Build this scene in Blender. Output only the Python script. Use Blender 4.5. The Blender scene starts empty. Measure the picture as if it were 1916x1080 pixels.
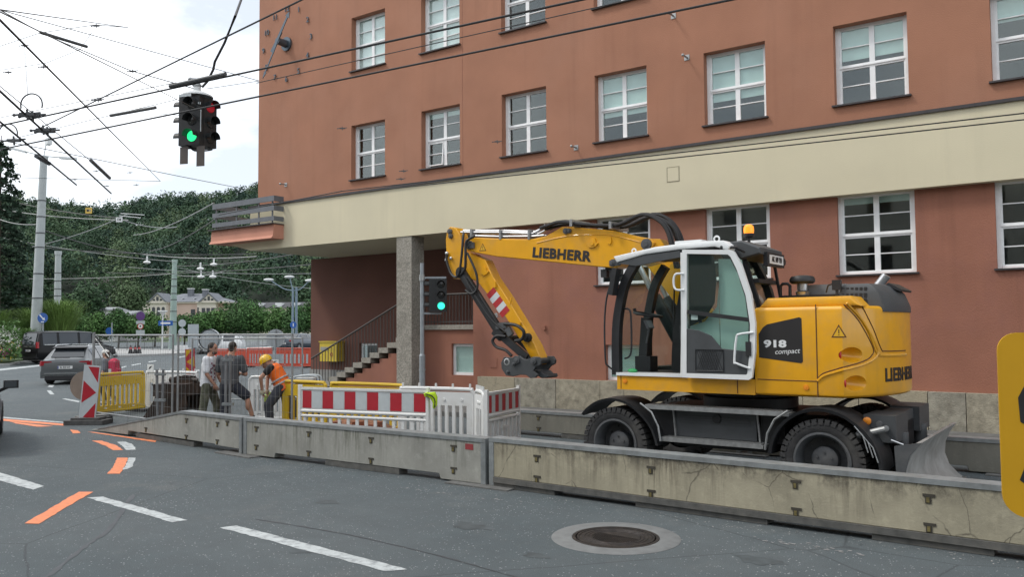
import bpy, bmesh, math, random
import numpy as np
from mathutils import Vector, Matrix
random.seed(7); RNG = np.random.default_rng(7)
sc = bpy.context.scene
C = bpy.data.collections.new('place'); sc.collection.children.link(C)
rad = math.radians

# ------------------------------------------------------------------ camera
CAMZ, FPX = 2.0, 1553.0
YAW, PITCH, ROLL = rad(-39.3), rad(2.81), rad(-0.42)
_F = Vector((math.sin(YAW)*math.cos(PITCH), math.cos(YAW)*math.cos(PITCH), math.sin(PITCH)))
_R0 = Vector((math.cos(YAW), -math.sin(YAW), 0)); _U0 = _R0.cross(_F)
_R = _R0*math.cos(ROLL)+_U0*math.sin(ROLL); _U = -_R0*math.sin(ROLL)+_U0*math.cos(ROLL)
cam = bpy.data.objects.new('camera', bpy.data.cameras.new('camera')); C.objects.link(cam)
cam.matrix_world = Matrix(((_R.x,_U.x,-_F.x,0),(_R.y,_U.y,-_F.y,0),(_R.z,_U.z,-_F.z,CAMZ),(0,0,0,1)))
cam.data.sensor_width = 36; cam.data.lens = FPX/1916*36; cam.data.clip_start = .05; cam.data.clip_end = 3000
sc.camera = cam

# ------------------------------------------------------------------ sky, sun, exposure
SUN_AZ, SUN_EL = rad(225), rad(58)          # sun seen from the left, in front of the facade
w = bpy.data.worlds.new('World'); sc.world = w; w.use_nodes = True
nt = w.node_tree; nt.nodes.clear()
def N(t, **k):
    n = nt.nodes.new(t)
    for a, v in k.items(): setattr(n, a, v)
    return n
sky = N('ShaderNodeTexSky', sky_type='NISHITA'); sky.sun_disc = False
sky.sun_elevation = SUN_EL; sky.sun_rotation = SUN_AZ; sky.air_density = 1.0; sky.dust_density = 2.0
tc = N('ShaderNodeTexCoord'); mp = N('ShaderNodeMapping'); mp.inputs['Scale'].default_value = (1, 1, 2.2)
nz = N('ShaderNodeTexNoise'); nz.inputs['Scale'].default_value = 2.3; nz.inputs['Detail'].default_value = 7; nz.inputs['Roughness'].default_value = .55
cr = N('ShaderNodeValToRGB'); cr.color_ramp.elements[0].position = .40; cr.color_ramp.elements[1].position = .58
cr.color_ramp.elements[0].color = (.40,.40,.40,1); cr.color_ramp.elements[1].color = (1,1,1,1)
mx = N('ShaderNodeMix', data_type='RGBA'); mx.inputs[7].default_value = (14.6, 15.1, 15.7, 1)
bg = N('ShaderNodeBackground'); bg.inputs[1].default_value = .10
out = N('ShaderNodeOutputWorld')
L = nt.links.new
L(tc.outputs['Generated'], mp.inputs[0]); L(mp.outputs[0], nz.inputs['Vector']); L(nz.outputs[0], cr.inputs[0])
L(cr.outputs[0], mx.inputs[0]); L(sky.outputs[0], mx.inputs[6]); L(mx.outputs[2], bg.inputs[0]); L(bg.outputs[0], out.inputs[0])
sl = bpy.data.lights.new('sun', 'SUN'); sl.energy = 1.5; sl.angle = rad(11); sl.color = (1, .95, .87)
so = bpy.data.objects.new('sun', sl); C.objects.link(so)
so.rotation_euler = (Vector((math.cos(rad(205))*math.cos(SUN_EL), math.sin(rad(235))*math.cos(SUN_EL), math.sin(SUN_EL)))).to_track_quat('Z', 'Y').to_euler()
sc.view_settings.view_transform = 'Standard'; sc.view_settings.look = 'None'
sc.view_settings.gamma = 1; sc.view_settings.exposure = 0.24; sc.view_settings.use_curve_mapping = False

# ------------------------------------------------------------------ placing helpers (metres)
def ray(x, y): return _R*((x-958)/FPX)+_U*((540-y)/FPX)+_F
def at(x, y, d): return Vector((0,0,CAMZ))+ray(x, y)*d
def gz(P):
    d = P[0]*math.sin(YAW)+P[1]*math.cos(YAW)
    return max(0.0, .008*(d-30)) if d < 220 else .008*190
def gat(x, d):                       # a point of the ground
    p = at(x, 620, d); return Vector((p.x, p.y, gz(p)))
def atz(x, y, z):                    # a point at a known height
    r = ray(x, y); return Vector((0,0,CAMZ))+r*((z-CAMZ)/r.z)
CR = -YAW                            # rotation that turns local x to the viewer's right

# ------------------------------------------------------------------ materials
MATS = {}
def mat(name, col, rough=.6, metal=0., var=.12, scale=6., bump=0., bscale=60., coat=0., dirt=None, dirtamt=.5, dscale=1.5, emit=None, es=1., spec=.5, island=0., streak=0., sscale=(2.2,2.2,.10)):
    if name in MATS: return MATS[name]
    m = bpy.data.materials.new(name); m.use_nodes = True; t = m.node_tree; n = t.nodes; p = n['Principled BSDF']; l = t.links.new
    p.inputs['Roughness'].default_value = rough; p.inputs['Metallic'].default_value = metal; p.inputs['Specular IOR Level'].default_value = spec
    if coat: p.inputs['Coat Weight'].default_value = coat; p.inputs['Coat Roughness'].default_value = .08
    co = n.new('ShaderNodeTexCoord')
    c = (*col, 1)
    last = None
    if var:
        a = n.new('ShaderNodeTexNoise'); a.inputs['Scale'].default_value = scale; a.inputs['Detail'].default_value = 6
        l(co.outputs['Object'], a.inputs['Vector'])
        r = n.new('ShaderNodeMapRange'); r.inputs[1].default_value = .3; r.inputs[2].default_value = .7
        r.inputs[3].default_value = 1-var; r.inputs[4].default_value = 1+var; l(a.outputs[0], r.inputs[0])
        mlt = n.new('ShaderNodeMix'); mlt.data_type = 'RGBA'; mlt.blend_type = 'MULTIPLY'; mlt.inputs[0].default_value = 1
        mlt.inputs[6].default_value = c; l(r.outputs[0], mlt.inputs[7]); last = mlt.outputs[2]
    if island:
        g = n.new('ShaderNodeNewGeometry'); r = n.new('ShaderNodeMapRange'); r.inputs[3].default_value = 1-island; r.inputs[4].default_value = 1+island
        l(g.outputs['Random Per Island'], r.inputs[0])
        mlt = n.new('ShaderNodeMix'); mlt.data_type = 'RGBA'; mlt.blend_type = 'MULTIPLY'; mlt.inputs[0].default_value = 1
        if last: l(last, mlt.inputs[6])
        else: mlt.inputs[6].default_value = c
        l(r.outputs[0], mlt.inputs[7]); last = mlt.outputs[2]
    if streak:                       # rain streaks running down
        mp_ = n.new('ShaderNodeMapping'); mp_.inputs['Scale'].default_value = sscale; l(co.outputs['Object'], mp_.inputs[0])
        a = n.new('ShaderNodeTexNoise'); a.inputs['Scale'].default_value = 1.6; a.inputs['Detail'].default_value = 7; a.inputs['Roughness'].default_value = .6; l(mp_.outputs[0], a.inputs['Vector'])
        a2 = n.new('ShaderNodeTexNoise'); a2.inputs['Scale'].default_value = .35; a2.inputs['Detail'].default_value = 4; l(co.outputs['Object'], a2.inputs['Vector'])
        r = n.new('ShaderNodeMapRange'); r.inputs[1].default_value = .52; r.inputs[2].default_value = .72; r.inputs[4].default_value = streak; l(a.outputs[0], r.inputs[0])
        r2 = n.new('ShaderNodeMapRange'); r2.inputs[1].default_value = .42; r2.inputs[2].default_value = .62; l(a2.outputs[0], r2.inputs[0])
        mm = n.new('ShaderNodeMath'); mm.operation = 'MULTIPLY'; l(r.outputs[0], mm.inputs[0]); l(r2.outputs[0], mm.inputs[1])
        d = n.new('ShaderNodeMix'); d.data_type = 'RGBA'; l(mm.outputs[0], d.inputs[0])
        if last: l(last, d.inputs[6])
        else: d.inputs[6].default_value = c
        d.inputs[7].default_value = (*[v*.45 for v in col], 1); last = d.outputs[2]
    if dirt:
        a = n.new('ShaderNodeTexNoise'); a.inputs['Scale'].default_value = dscale; a.inputs['Detail'].default_value = 8; a.inputs['Roughness'].default_value = .65
        l(co.outputs['Object'], a.inputs['Vector'])
        r = n.new('ShaderNodeMapRange'); r.inputs[1].default_value = .48; r.inputs[2].default_value = .72; r.inputs[4].default_value = dirtamt; l(a.outputs[0], r.inputs[0])
        d = n.new('ShaderNodeMix'); d.data_type = 'RGBA'; l(r.outputs[0], d.inputs[0])
        if last: l(last, d.inputs[6])
        else: d.inputs[6].default_value = c
        d.inputs[7].default_value = (*dirt, 1); last = d.outputs[2]
    if last: l(last, p.inputs['Base Color'])
    else: p.inputs['Base Color'].default_value = c
    if bump:
        a = n.new('ShaderNodeTexNoise'); a.inputs['Scale'].default_value = bscale; a.inputs['Detail'].default_value = 4
        l(co.outputs['Object'], a.inputs['Vector'])
        b = n.new('ShaderNodeBump'); b.inputs['Strength'].default_value = bump; b.inputs['Distance'].default_value = .02
        l(a.outputs[0], b.inputs['Height']); l(b.outputs[0], p.inputs['Normal'])
    if emit:
        p.inputs['Emission Color'].default_value = (*emit, 1); p.inputs['Emission Strength'].default_value = es
    MATS[name] = m; return m
def glass(name, tint=(.75,.88,.84), refl=1.0):
    if name in MATS: return MATS[name]
    m = bpy.data.materials.new(name); m.use_nodes = True; t = m.node_tree; n = t.nodes; n.remove(n['Principled BSDF']); l = t.links.new
    tr = n.new('ShaderNodeBsdfTransparent'); tr.inputs[0].default_value = (*tint, 1)
    gl = n.new('ShaderNodeBsdfGlossy'); gl.inputs['Roughness'].default_value = .03; gl.inputs['Color'].default_value = (.95, 1, 1, 1)
    fr = n.new('ShaderNodeFresnel'); ge = n.new('ShaderNodeNewGeometry'); io = n.new('ShaderNodeMapRange'); io.inputs[3].default_value = 1.55; io.inputs[4].default_value = 1/1.55; l(ge.outputs['Backfacing'], io.inputs[0]); l(io.outputs[0], fr.inputs[0])
    mu = n.new('ShaderNodeMath'); mu.operation = 'MULTIPLY'; mu.inputs[1].default_value = refl; mu.use_clamp = True
    ms = n.new('ShaderNodeMixShader'); l(fr.outputs[0], mu.inputs[0]); l(mu.outputs[0], ms.inputs[0]); l(tr.outputs[0], ms.inputs[1]); l(gl.outputs[0], ms.inputs[2])
    l(ms.outputs[0], n['Material Output'].inputs[0]); MATS[name] = m; return m

# ------------------------------------------------------------------ mesh builder
class B:
    def __init__(s): s.bm = bmesh.new()
    def _bev(s, vs, bev, seg=1):
        if bev:
            vs = set(vs); es = [e for e in s.bm.edges if e.verts[0] in vs and e.verts[1] in vs and e.calc_face_angle(0) > .3]
            bmesh.ops.bevel(s.bm, geom=es, offset=bev, segments=seg, affect='EDGES', profile=.5)
    def hexa(s, p, bev=0, seg=1):
        v = [s.bm.verts.new(q) for q in p]
        for f in ((3,2,1,0),(4,5,6,7),(0,1,5,4),(1,2,6,5),(2,3,7,6),(3,0,4,7)): s.bm.faces.new([v[i] for i in f])
        s._bev(v, bev, seg); return s
    def box(s, x0, x1, y0, y1, z0, z1, bev=0, seg=1):
        return s.hexa([(x0,y0,z0),(x1,y0,z0),(x1,y1,z0),(x0,y1,z0),(x0,y0,z1),(x1,y0,z1),(x1,y1,z1),(x0,y1,z1)], bev, seg)
    def obox(s, c, size, M=None, bev=0, seg=1):
        M = M or Matrix.Identity(3); c = Vector(c); a, b, d = [q/2 for q in size]
        return s.hexa([c+M@Vector(q) for q in ((-a,-b,-d),(a,-b,-d),(a,b,-d),(-a,b,-d),(-a,-b,d),(a,-b,d),(a,b,d),(-a,b,d))], bev, seg)
    def bar(s, p0, p1, w, h, bev=0):       # box between two points, w sideways, h upwards
        p0, p1 = Vector(p0), Vector(p1); d = p1-p0; L_ = d.length; d.normalize()
        up = Vector((0,0,1)) if abs(d.z) < .95 else Vector((0,1,0)); sd = d.cross(up).normalized(); up = sd.cross(d)
        M = Matrix((d, sd, up)).transposed(); return s.obox((p0+p1)/2, (L_, w, h), M, bev)
    def prism(s, pts, axis, a, b, bev=0, seg=1):
        f = {'y': lambda p, t: (p[0], t, p[1]), 'x': lambda p, t: (t, p[0], p[1]), 'z': lambda p, t: (p[0], p[1], t)}[axis]
        va = [s.bm.verts.new(f(p, a)) for p in pts]; vb = [s.bm.verts.new(f(p, b)) for p in pts]; n = len(pts)
        fs = [s.bm.faces.new(va), s.bm.faces.new(vb[::-1])]
        for i in range(n): fs.append(s.bm.faces.new((va[i], vb[i], vb[(i+1)%n], va[(i+1)%n])))
        bmesh.ops.recalc_face_normals(s.bm, faces=fs)
        if bev:
            es = [e for e in s.bm.edges if (e.verts[0] in va and e.verts[1] in va) or (e.verts[0] in vb and e.verts[1] in vb)]
            bmesh.ops.bevel(s.bm, geom=es, offset=bev, segments=seg, affect='EDGES', profile=.5)
        return s
    def poly(s, pts): s.bm.faces.new([s.bm.verts.new(p) for p in pts]); return s
    def cone(s, p0, p1, r0, r1=None, n=12, cap=True):
        r1 = r0 if r1 is None else r1
        return s.tube([p0, p1], [r0, r1], n, cap)
    def tube(s, pts, r, n=8, cap=True, closed=False):
        P = [Vector(p) for p in pts]; m = len(P); rr = r if isinstance(r, (list, tuple)) else [r]*m
        T = [((P[(i+1)%m] if closed else P[min(i+1, m-1)])-(P[i-1] if closed else P[max(i-1, 0)])).normalized() for i in range(m)]
        u = T[0].orthogonal().normalized(); rings = []
        for i in range(m):
            u = (u-T[i]*u.dot(T[i])); u = u.normalized() if u.length > 1e-6 else T[i].orthogonal().normalized(); v = T[i].cross(u)
            rings.append([s.bm.verts.new(P[i]+(u*math.cos(2*math.pi*k/n)+v*math.sin(2*math.pi*k/n))*rr[i]) for k in range(n)])
        for i in range(m if closed else m-1):
            a, b = rings[i], rings[(i+1)%m]
            for k in range(n): s.bm.faces.new((a[k], a[(k+1)%n], b[(k+1)%n], b[k]))
        if cap and not closed: s.bm.faces.new(rings[0][::-1]); s.bm.faces.new(rings[-1])
        return s
    def lathe(s, prof, c=(0,0,0), axis='z', n=24, a0=0, a1=360):   # prof: (radius, along)
        c = Vector(c); ax = {'x': (Vector((0,1,0)), Vector((0,0,1)), Vector((1,0,0))), 'y': (Vector((0,0,1)), Vector((1,0,0)), Vector((0,1,0))), 'z': (Vector((1,0,0)), Vector((0,1,0)), Vector((0,0,1)))}[axis]
        full = abs(a1-a0) > 359.9; k_ = n if full else n+1; rings = []
        for r_, h in prof:
            rings.append([s.bm.verts.new(c+ax[2]*h+(ax[0]*math.cos(rad(a0+(a1-a0)*k/n))+ax[1]*math.sin(rad(a0+(a1-a0)*k/n)))*max(r_, 1e-4)) for k in range(k_)])
        for i in range(len(prof)-1):
            for k in range(n if full else n): s.bm.faces.new((rings[i][k], rings[i][(k+1)%k_], rings[i+1][(k+1)%k_], rings[i+1][k]))
        return s
    def ball(s, c, r, u=14, v=9, M=None):
        r = r if isinstance(r, (tuple, list)) else (r,)*3
        res = bmesh.ops.create_uvsphere(s.bm, u_segments=u, v_segments=v, radius=1)
        for q in res['verts']:
            p = Vector((q.co.x*r[0], q.co.y*r[1], q.co.z*r[2])); q.co = (M@p if M else p)+Vector(c)
        return s
    def holes(s, u0, u1, z0, z1, hs, y0, y1, back=True):     # slab in the xz plane with rectangular openings
        us = sorted({u0, u1, *[h[0] for h in hs], *[h[1] for h in hs]}); zs = sorted({z0, z1, *[h[2] for h in hs], *[h[3] for h in hs]})
        us = [u for u in us if u0 <= u <= u1]; zs = [z for z in zs if z0 <= z <= z1]; nu, nz_ = len(us)-1, len(zs)-1
        solid = [[not any(h[0]-1e-6 <= us[i] and us[i+1] <= h[1]+1e-6 and h[2]-1e-6 <= zs[j] and zs[j+1] <= h[3]+1e-6 for h in hs) for j in range(nz_)] for i in range(nu)]
        V = {}
        def v(i, j, k):
            if (i,j,k) not in V: V[i,j,k] = s.bm.verts.new((us[i], (y0, y1)[k], zs[j]))
            return V[i,j,k]
        S = lambda i, j: 0 <= i < nu and 0 <= j < nz_ and solid[i][j]
        for i in range(nu):
            for j in range(nz_):
                if not solid[i][j]: continue
                s.bm.faces.new((v(i,j,0), v(i+1,j,0), v(i+1,j+1,0), v(i,j+1,0)))
                if back: s.bm.faces.new((v(i,j,1), v(i,j+1,1), v(i+1,j+1,1), v(i+1,j,1)))
                if not S(i-1,j): s.bm.faces.new((v(i,j,0), v(i,j+1,0), v(i,j+1,1), v(i,j,1)))
                if not S(i+1,j): s.bm.faces.new((v(i+1,j,0), v(i+1,j,1), v(i+1,j+1,1), v(i+1,j+1,0)))
                if not S(i,j-1): s.bm.faces.new((v(i,j,0), v(i,j,1), v(i+1,j,1), v(i+1,j,0)))
                if not S(i,j+1): s.bm.faces.new((v(i,j+1,0), v(i+1,j+1,0), v(i+1,j+1,1), v(i,j+1,1)))
        return s
    def xf(s, M):
        s.bm.transform(M); return s
    def mesh(s, name='m', smooth=35):
        me = bpy.data.meshes.new(name); s.bm.to_mesh(me); s.bm.free()
        if smooth:
            me.polygons.foreach_set('use_smooth', [True]*len(me.polygons)); me.set_sharp_from_angle(angle=rad(smooth))
        return me
def ob(name, data, parent=None, loc=None, rot=None):
    o = bpy.data.objects.new(name, data); C.objects.link(o)
    if parent: o.parent = parent
    if loc is not None: o.location = loc
    if rot is not None: o.rotation_euler = rot if isinstance(rot, (tuple, list)) else (0, 0, rot)
    return o
def part(name, b, m, parent=None, smooth=35, loc=None, rot=None):
    me = b.mesh(name, smooth) if isinstance(b, B) else b
    if m is not None:
        me.materials.clear(); me.materials.append(m)
    return ob(name, me, parent, loc, rot)
def tag(o, label, cat, group=None):
    o['label'] = label; o['category'] = cat
    if group: o['group'] = group
    return o
def thing(name, label, cat, loc=(0,0,0), rotz=0, group=None):
    return tag(ob(name, None, None, loc, rotz), label, cat, group)
def struct(o): o['kind'] = 'structure'; return o
def stuff(o): o['kind'] = 'stuff'; return o
def copy_tree(o, parent=None):
    c = o.copy(); C.objects.link(c); c.parent = parent
    for ch in list(o.children): copy_tree(ch, c)
    return c
def smooth_pts(pts, k=5):
    P = [Vector(p) for p in pts]; out = []
    for i in range(len(P)-1):
        a, b, c, d = P[max(i-1,0)], P[i], P[i+1], P[min(i+2,len(P)-1)]
        for j in range(k):
            t = j/k; out.append(.5*((2*b)+(c-a)*t+(2*a-5*b+4*c-d)*t*t+(3*b-a-3*c+d)*t**3))
    return out+[P[-1]]
def text_mesh(s, size, ex=.002, bold=0., align='CENTER', shear=0., space=1.):
    cu = bpy.data.curves.new('lettering', 'FONT'); cu.body = s; cu.size = size; cu.extrude = ex; cu.offset = bold; cu.shear = shear; cu.space_character = space
    cu.align_x = align; cu.align_y = 'CENTER'; cu.resolution_u = 3
    o = bpy.data.objects.new('lettering', cu); C.objects.link(o)
    bpy.context.view_layer.update(); dg = bpy.context.evaluated_depsgraph_get()
    me = bpy.data.meshes.new_from_object(o.evaluated_get(dg)); bpy.data.objects.remove(o); bpy.data.curves.remove(cu)
    return me
TXT = Matrix.Rotation(rad(90), 4, 'X')       # lettering that stands upright and faces -y
def lettering(s, size, m, parent, loc, rz=0, bold=0., sx=1., shear=0., name='lettering', tilt=0.):
    me = text_mesh(s, size, .002, bold, 'CENTER', shear); me.transform(Matrix.Diagonal((sx,1,1,1)))
    me.transform(Matrix.Rotation(tilt, 4, 'Z')); me.transform(TXT)
    me.materials.clear(); me.materials.append(m); return ob(name, me, parent, loc, rz)
def quads_mesh(name, V):                      # V: (n,4,3) array -> one mesh of loose quads
    n = len(V); me = bpy.data.meshes.new(name)
    me.vertices.add(n*4); me.vertices.foreach_set('co', V.reshape(-1).astype(np.float32))
    me.loops.add(n*4); me.loops.foreach_set('vertex_index', np.arange(n*4, dtype=np.int32))
    me.polygons.add(n); me.polygons.foreach_set('loop_start', np.arange(0, n*4, 4, dtype=np.int32)); me.polygons.foreach_set('loop_total', np.full(n, 4, dtype=np.int32))
    me.update(); me.validate(); return me
def leaves(cent, size, jit=.35, flat=0.):     # (n,3) centres -> leaf quads at random tilts
    n = len(cent); a = RNG.normal(size=(n,3)); a[:,2] *= (1-flat); a /= np.linalg.norm(a, axis=1, keepdims=True)
    b = np.cross(a, RNG.normal(size=(n,3))); b /= np.linalg.norm(b, axis=1, keepdims=True)
    s_ = size*(1+jit*RNG.normal(size=(n,1))).clip(.4, 1.8); a *= s_; b *= s_*.6
    return np.stack([cent-a*.5, cent+b*.5, cent+a*.5, cent-b*.5], 1)
def shell_crown(n, c, r, lobes=9, hollow=.72):   # leaf centres on the skins of overlapping lobes, so that light models the crown
    k = RNG.normal(size=(lobes,3)); k /= np.linalg.norm(k, axis=1, keepdims=True); k *= RNG.uniform(.30,.62,(lobes,1)); k[:,2] = np.abs(k[:,2])*.9-.25
    rr = RNG.uniform(.34,.52,(lobes,1)); i = RNG.integers(0, lobes, n); g = RNG.normal(size=(n,3)); g[:,2] += .25; g /= np.linalg.norm(g, axis=1, keepdims=True)
    p = k[i]+g*rr[i]*RNG.uniform(hollow,1.04,(n,1)); return np.array(c)+p*np.array(r), g
def oriented_leaves(cent, nrm, size, jit=.3, tilt=.5):
    n = len(cent); nn = nrm+RNG.normal(size=(n,3))*tilt; nn /= np.linalg.norm(nn, axis=1, keepdims=True)
    a = np.cross(nn, RNG.normal(size=(n,3))); a /= np.linalg.norm(a, axis=1, keepdims=True); b = np.cross(nn, a)
    s_ = size*(1+jit*RNG.normal(size=(n,1))).clip(.4,1.8); a *= s_; b *= s_*.7
    return np.stack([cent-a*.5, cent+b*.5, cent+a*.5, cent-b*.5], 1)
def crown_pts(n, c, r, clumps=14, spread=.33):  # leaf centres in clumps spread through an ellipsoid
    k = RNG.normal(size=(clumps,3)); k /= np.linalg.norm(k, axis=1, keepdims=True); k *= RNG.uniform(.35, .85, (clumps,1))
    w_ = k[RNG.integers(0, clumps, n)]; g = RNG.normal(size=(n,3)); g /= np.linalg.norm(g, axis=1, keepdims=True)
    p = w_+g*spread*RNG.uniform(.5, 1.15, (n,1)); return np.array(c)+p*np.array(r)
# ================================================================== ground and road
def asphalt():
    m = bpy.data.materials.new('asphalt'); m.use_nodes = True; t = m.node_tree; n = t.nodes; p = n['Principled BSDF']; l = t.links.new
    co = n.new('ShaderNodeTexCoord')
    def noise(s, det=6, ro=.6):
        a = n.new('ShaderNodeTexNoise'); a.inputs['Scale'].default_value = s; a.inputs['Detail'].default_value = det; a.inputs['Roughness'].default_value = ro
        l(co.outputs['Object'], a.inputs['Vector']); return a.outputs[0]
    def rng(src, a, b, c, d):
        r = n.new('ShaderNodeMapRange'); r.inputs[1].default_value = a; r.inputs[2].default_value = b; r.inputs[3].default_value = c; r.inputs[4].default_value = d; l(src, r.inputs[0]); return r.outputs[0]
    def mixc(f, a, b, mode='MIX'):
        x = n.new('ShaderNodeMix'); x.data_type = 'RGBA'; x.blend_type = mode
        for s_, v in ((0, f), (6, a), (7, b)):
            if isinstance(v, (tuple, float, int)): x.inputs[s_].default_value = v if s_ else v
            else: l(v, x.inputs[s_])
        return x.outputs[2]
    big = mixc(rng(noise(.35), .35, .65, 0, 1), (.076,.095,.102,1), (.101,.118,.123,1))
    mid0 = mixc(rng(noise(3.0, 8, .7), .3, .75, 0, .5), big, (.060,.066,.070,1))
    mid = mixc(rng(noise(.8, 9, .75), .54, .72, 0, .65), mid0, (.135,.140,.135,1))
    fine = rng(noise(120, 4, .75), .28, .72, .45, 1.6)
    c1 = mixc(1.0, mid, fine, 'MULTIPLY')
    vo = n.new('ShaderNodeTexVoronoi'); vo.inputs['Scale'].default_value = 46; l(co.outputs['Object'], vo.inputs['Vector'])
    cs = n.new('ShaderNodeSeparateColor'); l(vo.outputs['Color'], cs.inputs[0])
    gt = n.new('ShaderNodeMath'); gt.operation = 'GREATER_THAN'; gt.inputs[1].default_value = .90; l(cs.outputs[0], gt.inputs[0])
    lt = n.new('ShaderNodeMath'); lt.operation = 'LESS_THAN'; lt.inputs[1].default_value = .32; l(vo.outputs['Distance'], lt.inputs[0])
    sp = n.new('ShaderNodeMath'); sp.operation = 'MULTIPLY'; l(gt.outputs[0], sp.inputs[0]); l(lt.outputs[0], sp.inputs[1])
    sp2 = n.new('ShaderNodeMath'); sp2.operation = 'MULTIPLY'; l(sp.outputs[0], sp2.inputs[0]); l(rng(noise(.9), .4, .65, .25, .95), sp2.inputs[1])
    c2 = mixc(sp2.outputs[0], c1, (.42,.44,.44,1))
    wv = n.new('ShaderNodeTexVoronoi'); wv.feature = 'DISTANCE_TO_EDGE'; wv.inputs['Scale'].default_value = .22
    wob = n.new('ShaderNodeMix'); wob.data_type = 'RGBA'; wob.inputs[0].default_value = .09; l(co.outputs['Object'], wob.inputs[6])
    nn = n.new('ShaderNodeTexNoise'); nn.inputs['Scale'].default_value = 1.3; nn.inputs['Detail'].default_value = 8; l(co.outputs['Object'], nn.inputs['Vector']); l(nn.outputs['Color'], wob.inputs[7])
    l(wob.outputs[2], wv.inputs['Vector'])
    crk = rng(wv.outputs['Distance'], .0, .0035, .55, 0)
    c3 = mixc(crk, c2, (.03,.033,.036,1))
    l(c3, p.inputs['Base Color']); p.inputs['Roughness'].default_value = .82; p.inputs['Specular IOR Level'].default_value = .35
    b = n.new('ShaderNodeBump'); b.inputs['Strength'].default_value = .8; b.inputs['Distance'].default_value = .012; l(noise(120, 4, .7), b.inputs['Height']); l(b.outputs[0], p.inputs['Normal'])
    return m
MASPH = asphalt()
def sheet(name, l0, l1, d0, d1, dz, m, step=4.):
    b = B(); nl, nd = int((l1-l0)/step), int((d1-d0)/step); g = {}
    rx, fx = Vector((math.cos(YAW), -math.sin(YAW), 0)), Vector((math.sin(YAW), math.cos(YAW), 0))
    for i in range(nl+1):
        for j in range(nd+1):
            p = rx*(l0+(l1-l0)*i/nl)+fx*(d0+(d1-d0)*j/nd); g[i,j] = b.bm.verts.new((p.x, p.y, gz(p)+dz))
    for i in range(nl):
        for j in range(nd): b.bm.faces.new((g[i,j], g[i+1,j], g[i+1,j+1], g[i,j+1]))
    return struct(part(name, b, m))
sheet('road', -90, 34, -24, 110, 0, MASPH, 2.)
MGRASS = mat('grass_ground', (.05,.085,.025), .9, var=.35, scale=.8)
sheet('ground', -700, 700, -300, 900, -.06, MGRASS, 10.)
WHITE_PAINT = mat('white_paint', (.43,.46,.46), .7, var=.15, scale=9, dirt=(.12,.13,.14), dirtamt=1., dscale=11)
ORANGE_PAINT = mat('orange_paint', (.70,.215,.085), .7, var=.1, scale=12, dirt=(.2,.12,.1), dirtamt=.35, dscale=16)
def gpix(x, y, dz=0.):
    p = atz(x, y, 0)
    for _ in range(4): p = atz(x, y, gz(p)+dz)
    return p
def marking(name, pts, m, dz=.004, rough=True):
    P = [gpix(x, y, dz) for x, y in pts]; b = B()
    Q = []
    for i, p in enumerate(P):                          # frayed edges
        q = P[(i+1)%len(P)]; k = max(1, int((q-p).length/.09)) if rough else 1
        for j in range(k):
            v = p.lerp(q, j/k); e = (.010 if j else .004) if (q-p).length < 6 else .0
            Q.append((v.x+random.uniform(-e, e), v.y+random.uniform(-e, e), v.z))
    b.poly(Q); o = part(name, b, m, smooth=0); return struct(o)
for nm, mm, pts in [
  ('lane_marking', WHITE_PAINT, [(-60,866),(82,910),(62,917),(-60,884)]),
  ('lane_marking', WHITE_PAINT, [(163,932),(192,930),(350,974),(322,978)]),
  ('lane_marking', WHITE_PAINT, [(411,988),(442,984),(762,1066),(722,1070)]),
  ('temporary_lane_marking', ORANGE_PAINT, [(46,980),(72,981),(174,921),(147,921)]),
  ('temporary_lane_marking', ORANGE_PAINT, [(201,887),(225,887),(234,871),(239,857),(219,857),(213,872)]),
  ('lane_marking', WHITE_PAINT, [(229,880),(236,870),(240.5,857),(254,857),(248,874),(238,878)]),
  ('temporary_lane_marking', ORANGE_PAINT, [(172,825),(190,825),(218,834),(231,842.5),(212,843),(196,834)]),
  ('lane_marking', WHITE_PAINT, [(219,827),(235,827),(248,832),(255,842),(235,842.5),(229,835)]),
  ('temporary_lane_marking', ORANGE_PAINT, [(-30,781),(120,793.5),(120,797),(-30,785)]),
  ('temporary_lane_marking', ORANGE_PAINT, [(18,789),(100,798),(70,799),(30,793)]),
  ('lane_marking', WHITE_PAINT, [(-30,777.5),(130,791),(130,793),(-30,780)]),
  ('temporary_lane_marking', ORANGE_PAINT, [(131,804),(146,806),(151,811),(136,811.5)]),
  ('temporary_lane_marking', ORANGE_PAINT, [(163,808.5),(176,809),(292,825),(290,828)]),
  ('lane_marking', WHITE_PAINT, [(92,721),(102,721),(98,725.5),(89,724.5)]),
  ('lane_marking', WHITE_PAINT, [(87,731),(95,731),(102,738.5),(94,738.5)]),
  ('lane_marking', WHITE_PAINT, [(116,747),(122,746),(150,751),(147,753.5)]),
  ('lane_marking', WHITE_PAINT, [(-60,697),(85,682),(85,684.5),(-60,700.5)]),
  ('lane_marking', WHITE_PAINT, [(-40,684),(10,683),(10,684.7),(-40,686.2)]),
  ('lane_marking', WHITE_PAINT, [(221,689),(236,685),(237,686.5),(222,691)]),
  ('lane_marking', WHITE_PAINT, [(246,683),(263,680),(264,681.5),(247,684.7)]),
  ('lane_marking', WHITE_PAINT, [(277,677),(292,675),(293,676.4),(278,678.6)]),
  ('lane_marking', WHITE_PAINT, [(333,668.5),(347,666.3),(347.5,667.5),(334,670)]),
  ('lane_marking', WHITE_PAINT, [(230,664.5),(400,648),(400,649.2),(230,666.4)]),
  ('lane_marking', WHITE_PAINT, [(336,697),(372,692),(374,694),(340,700)]),
  ]: marking(nm, pts, mm)
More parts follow.
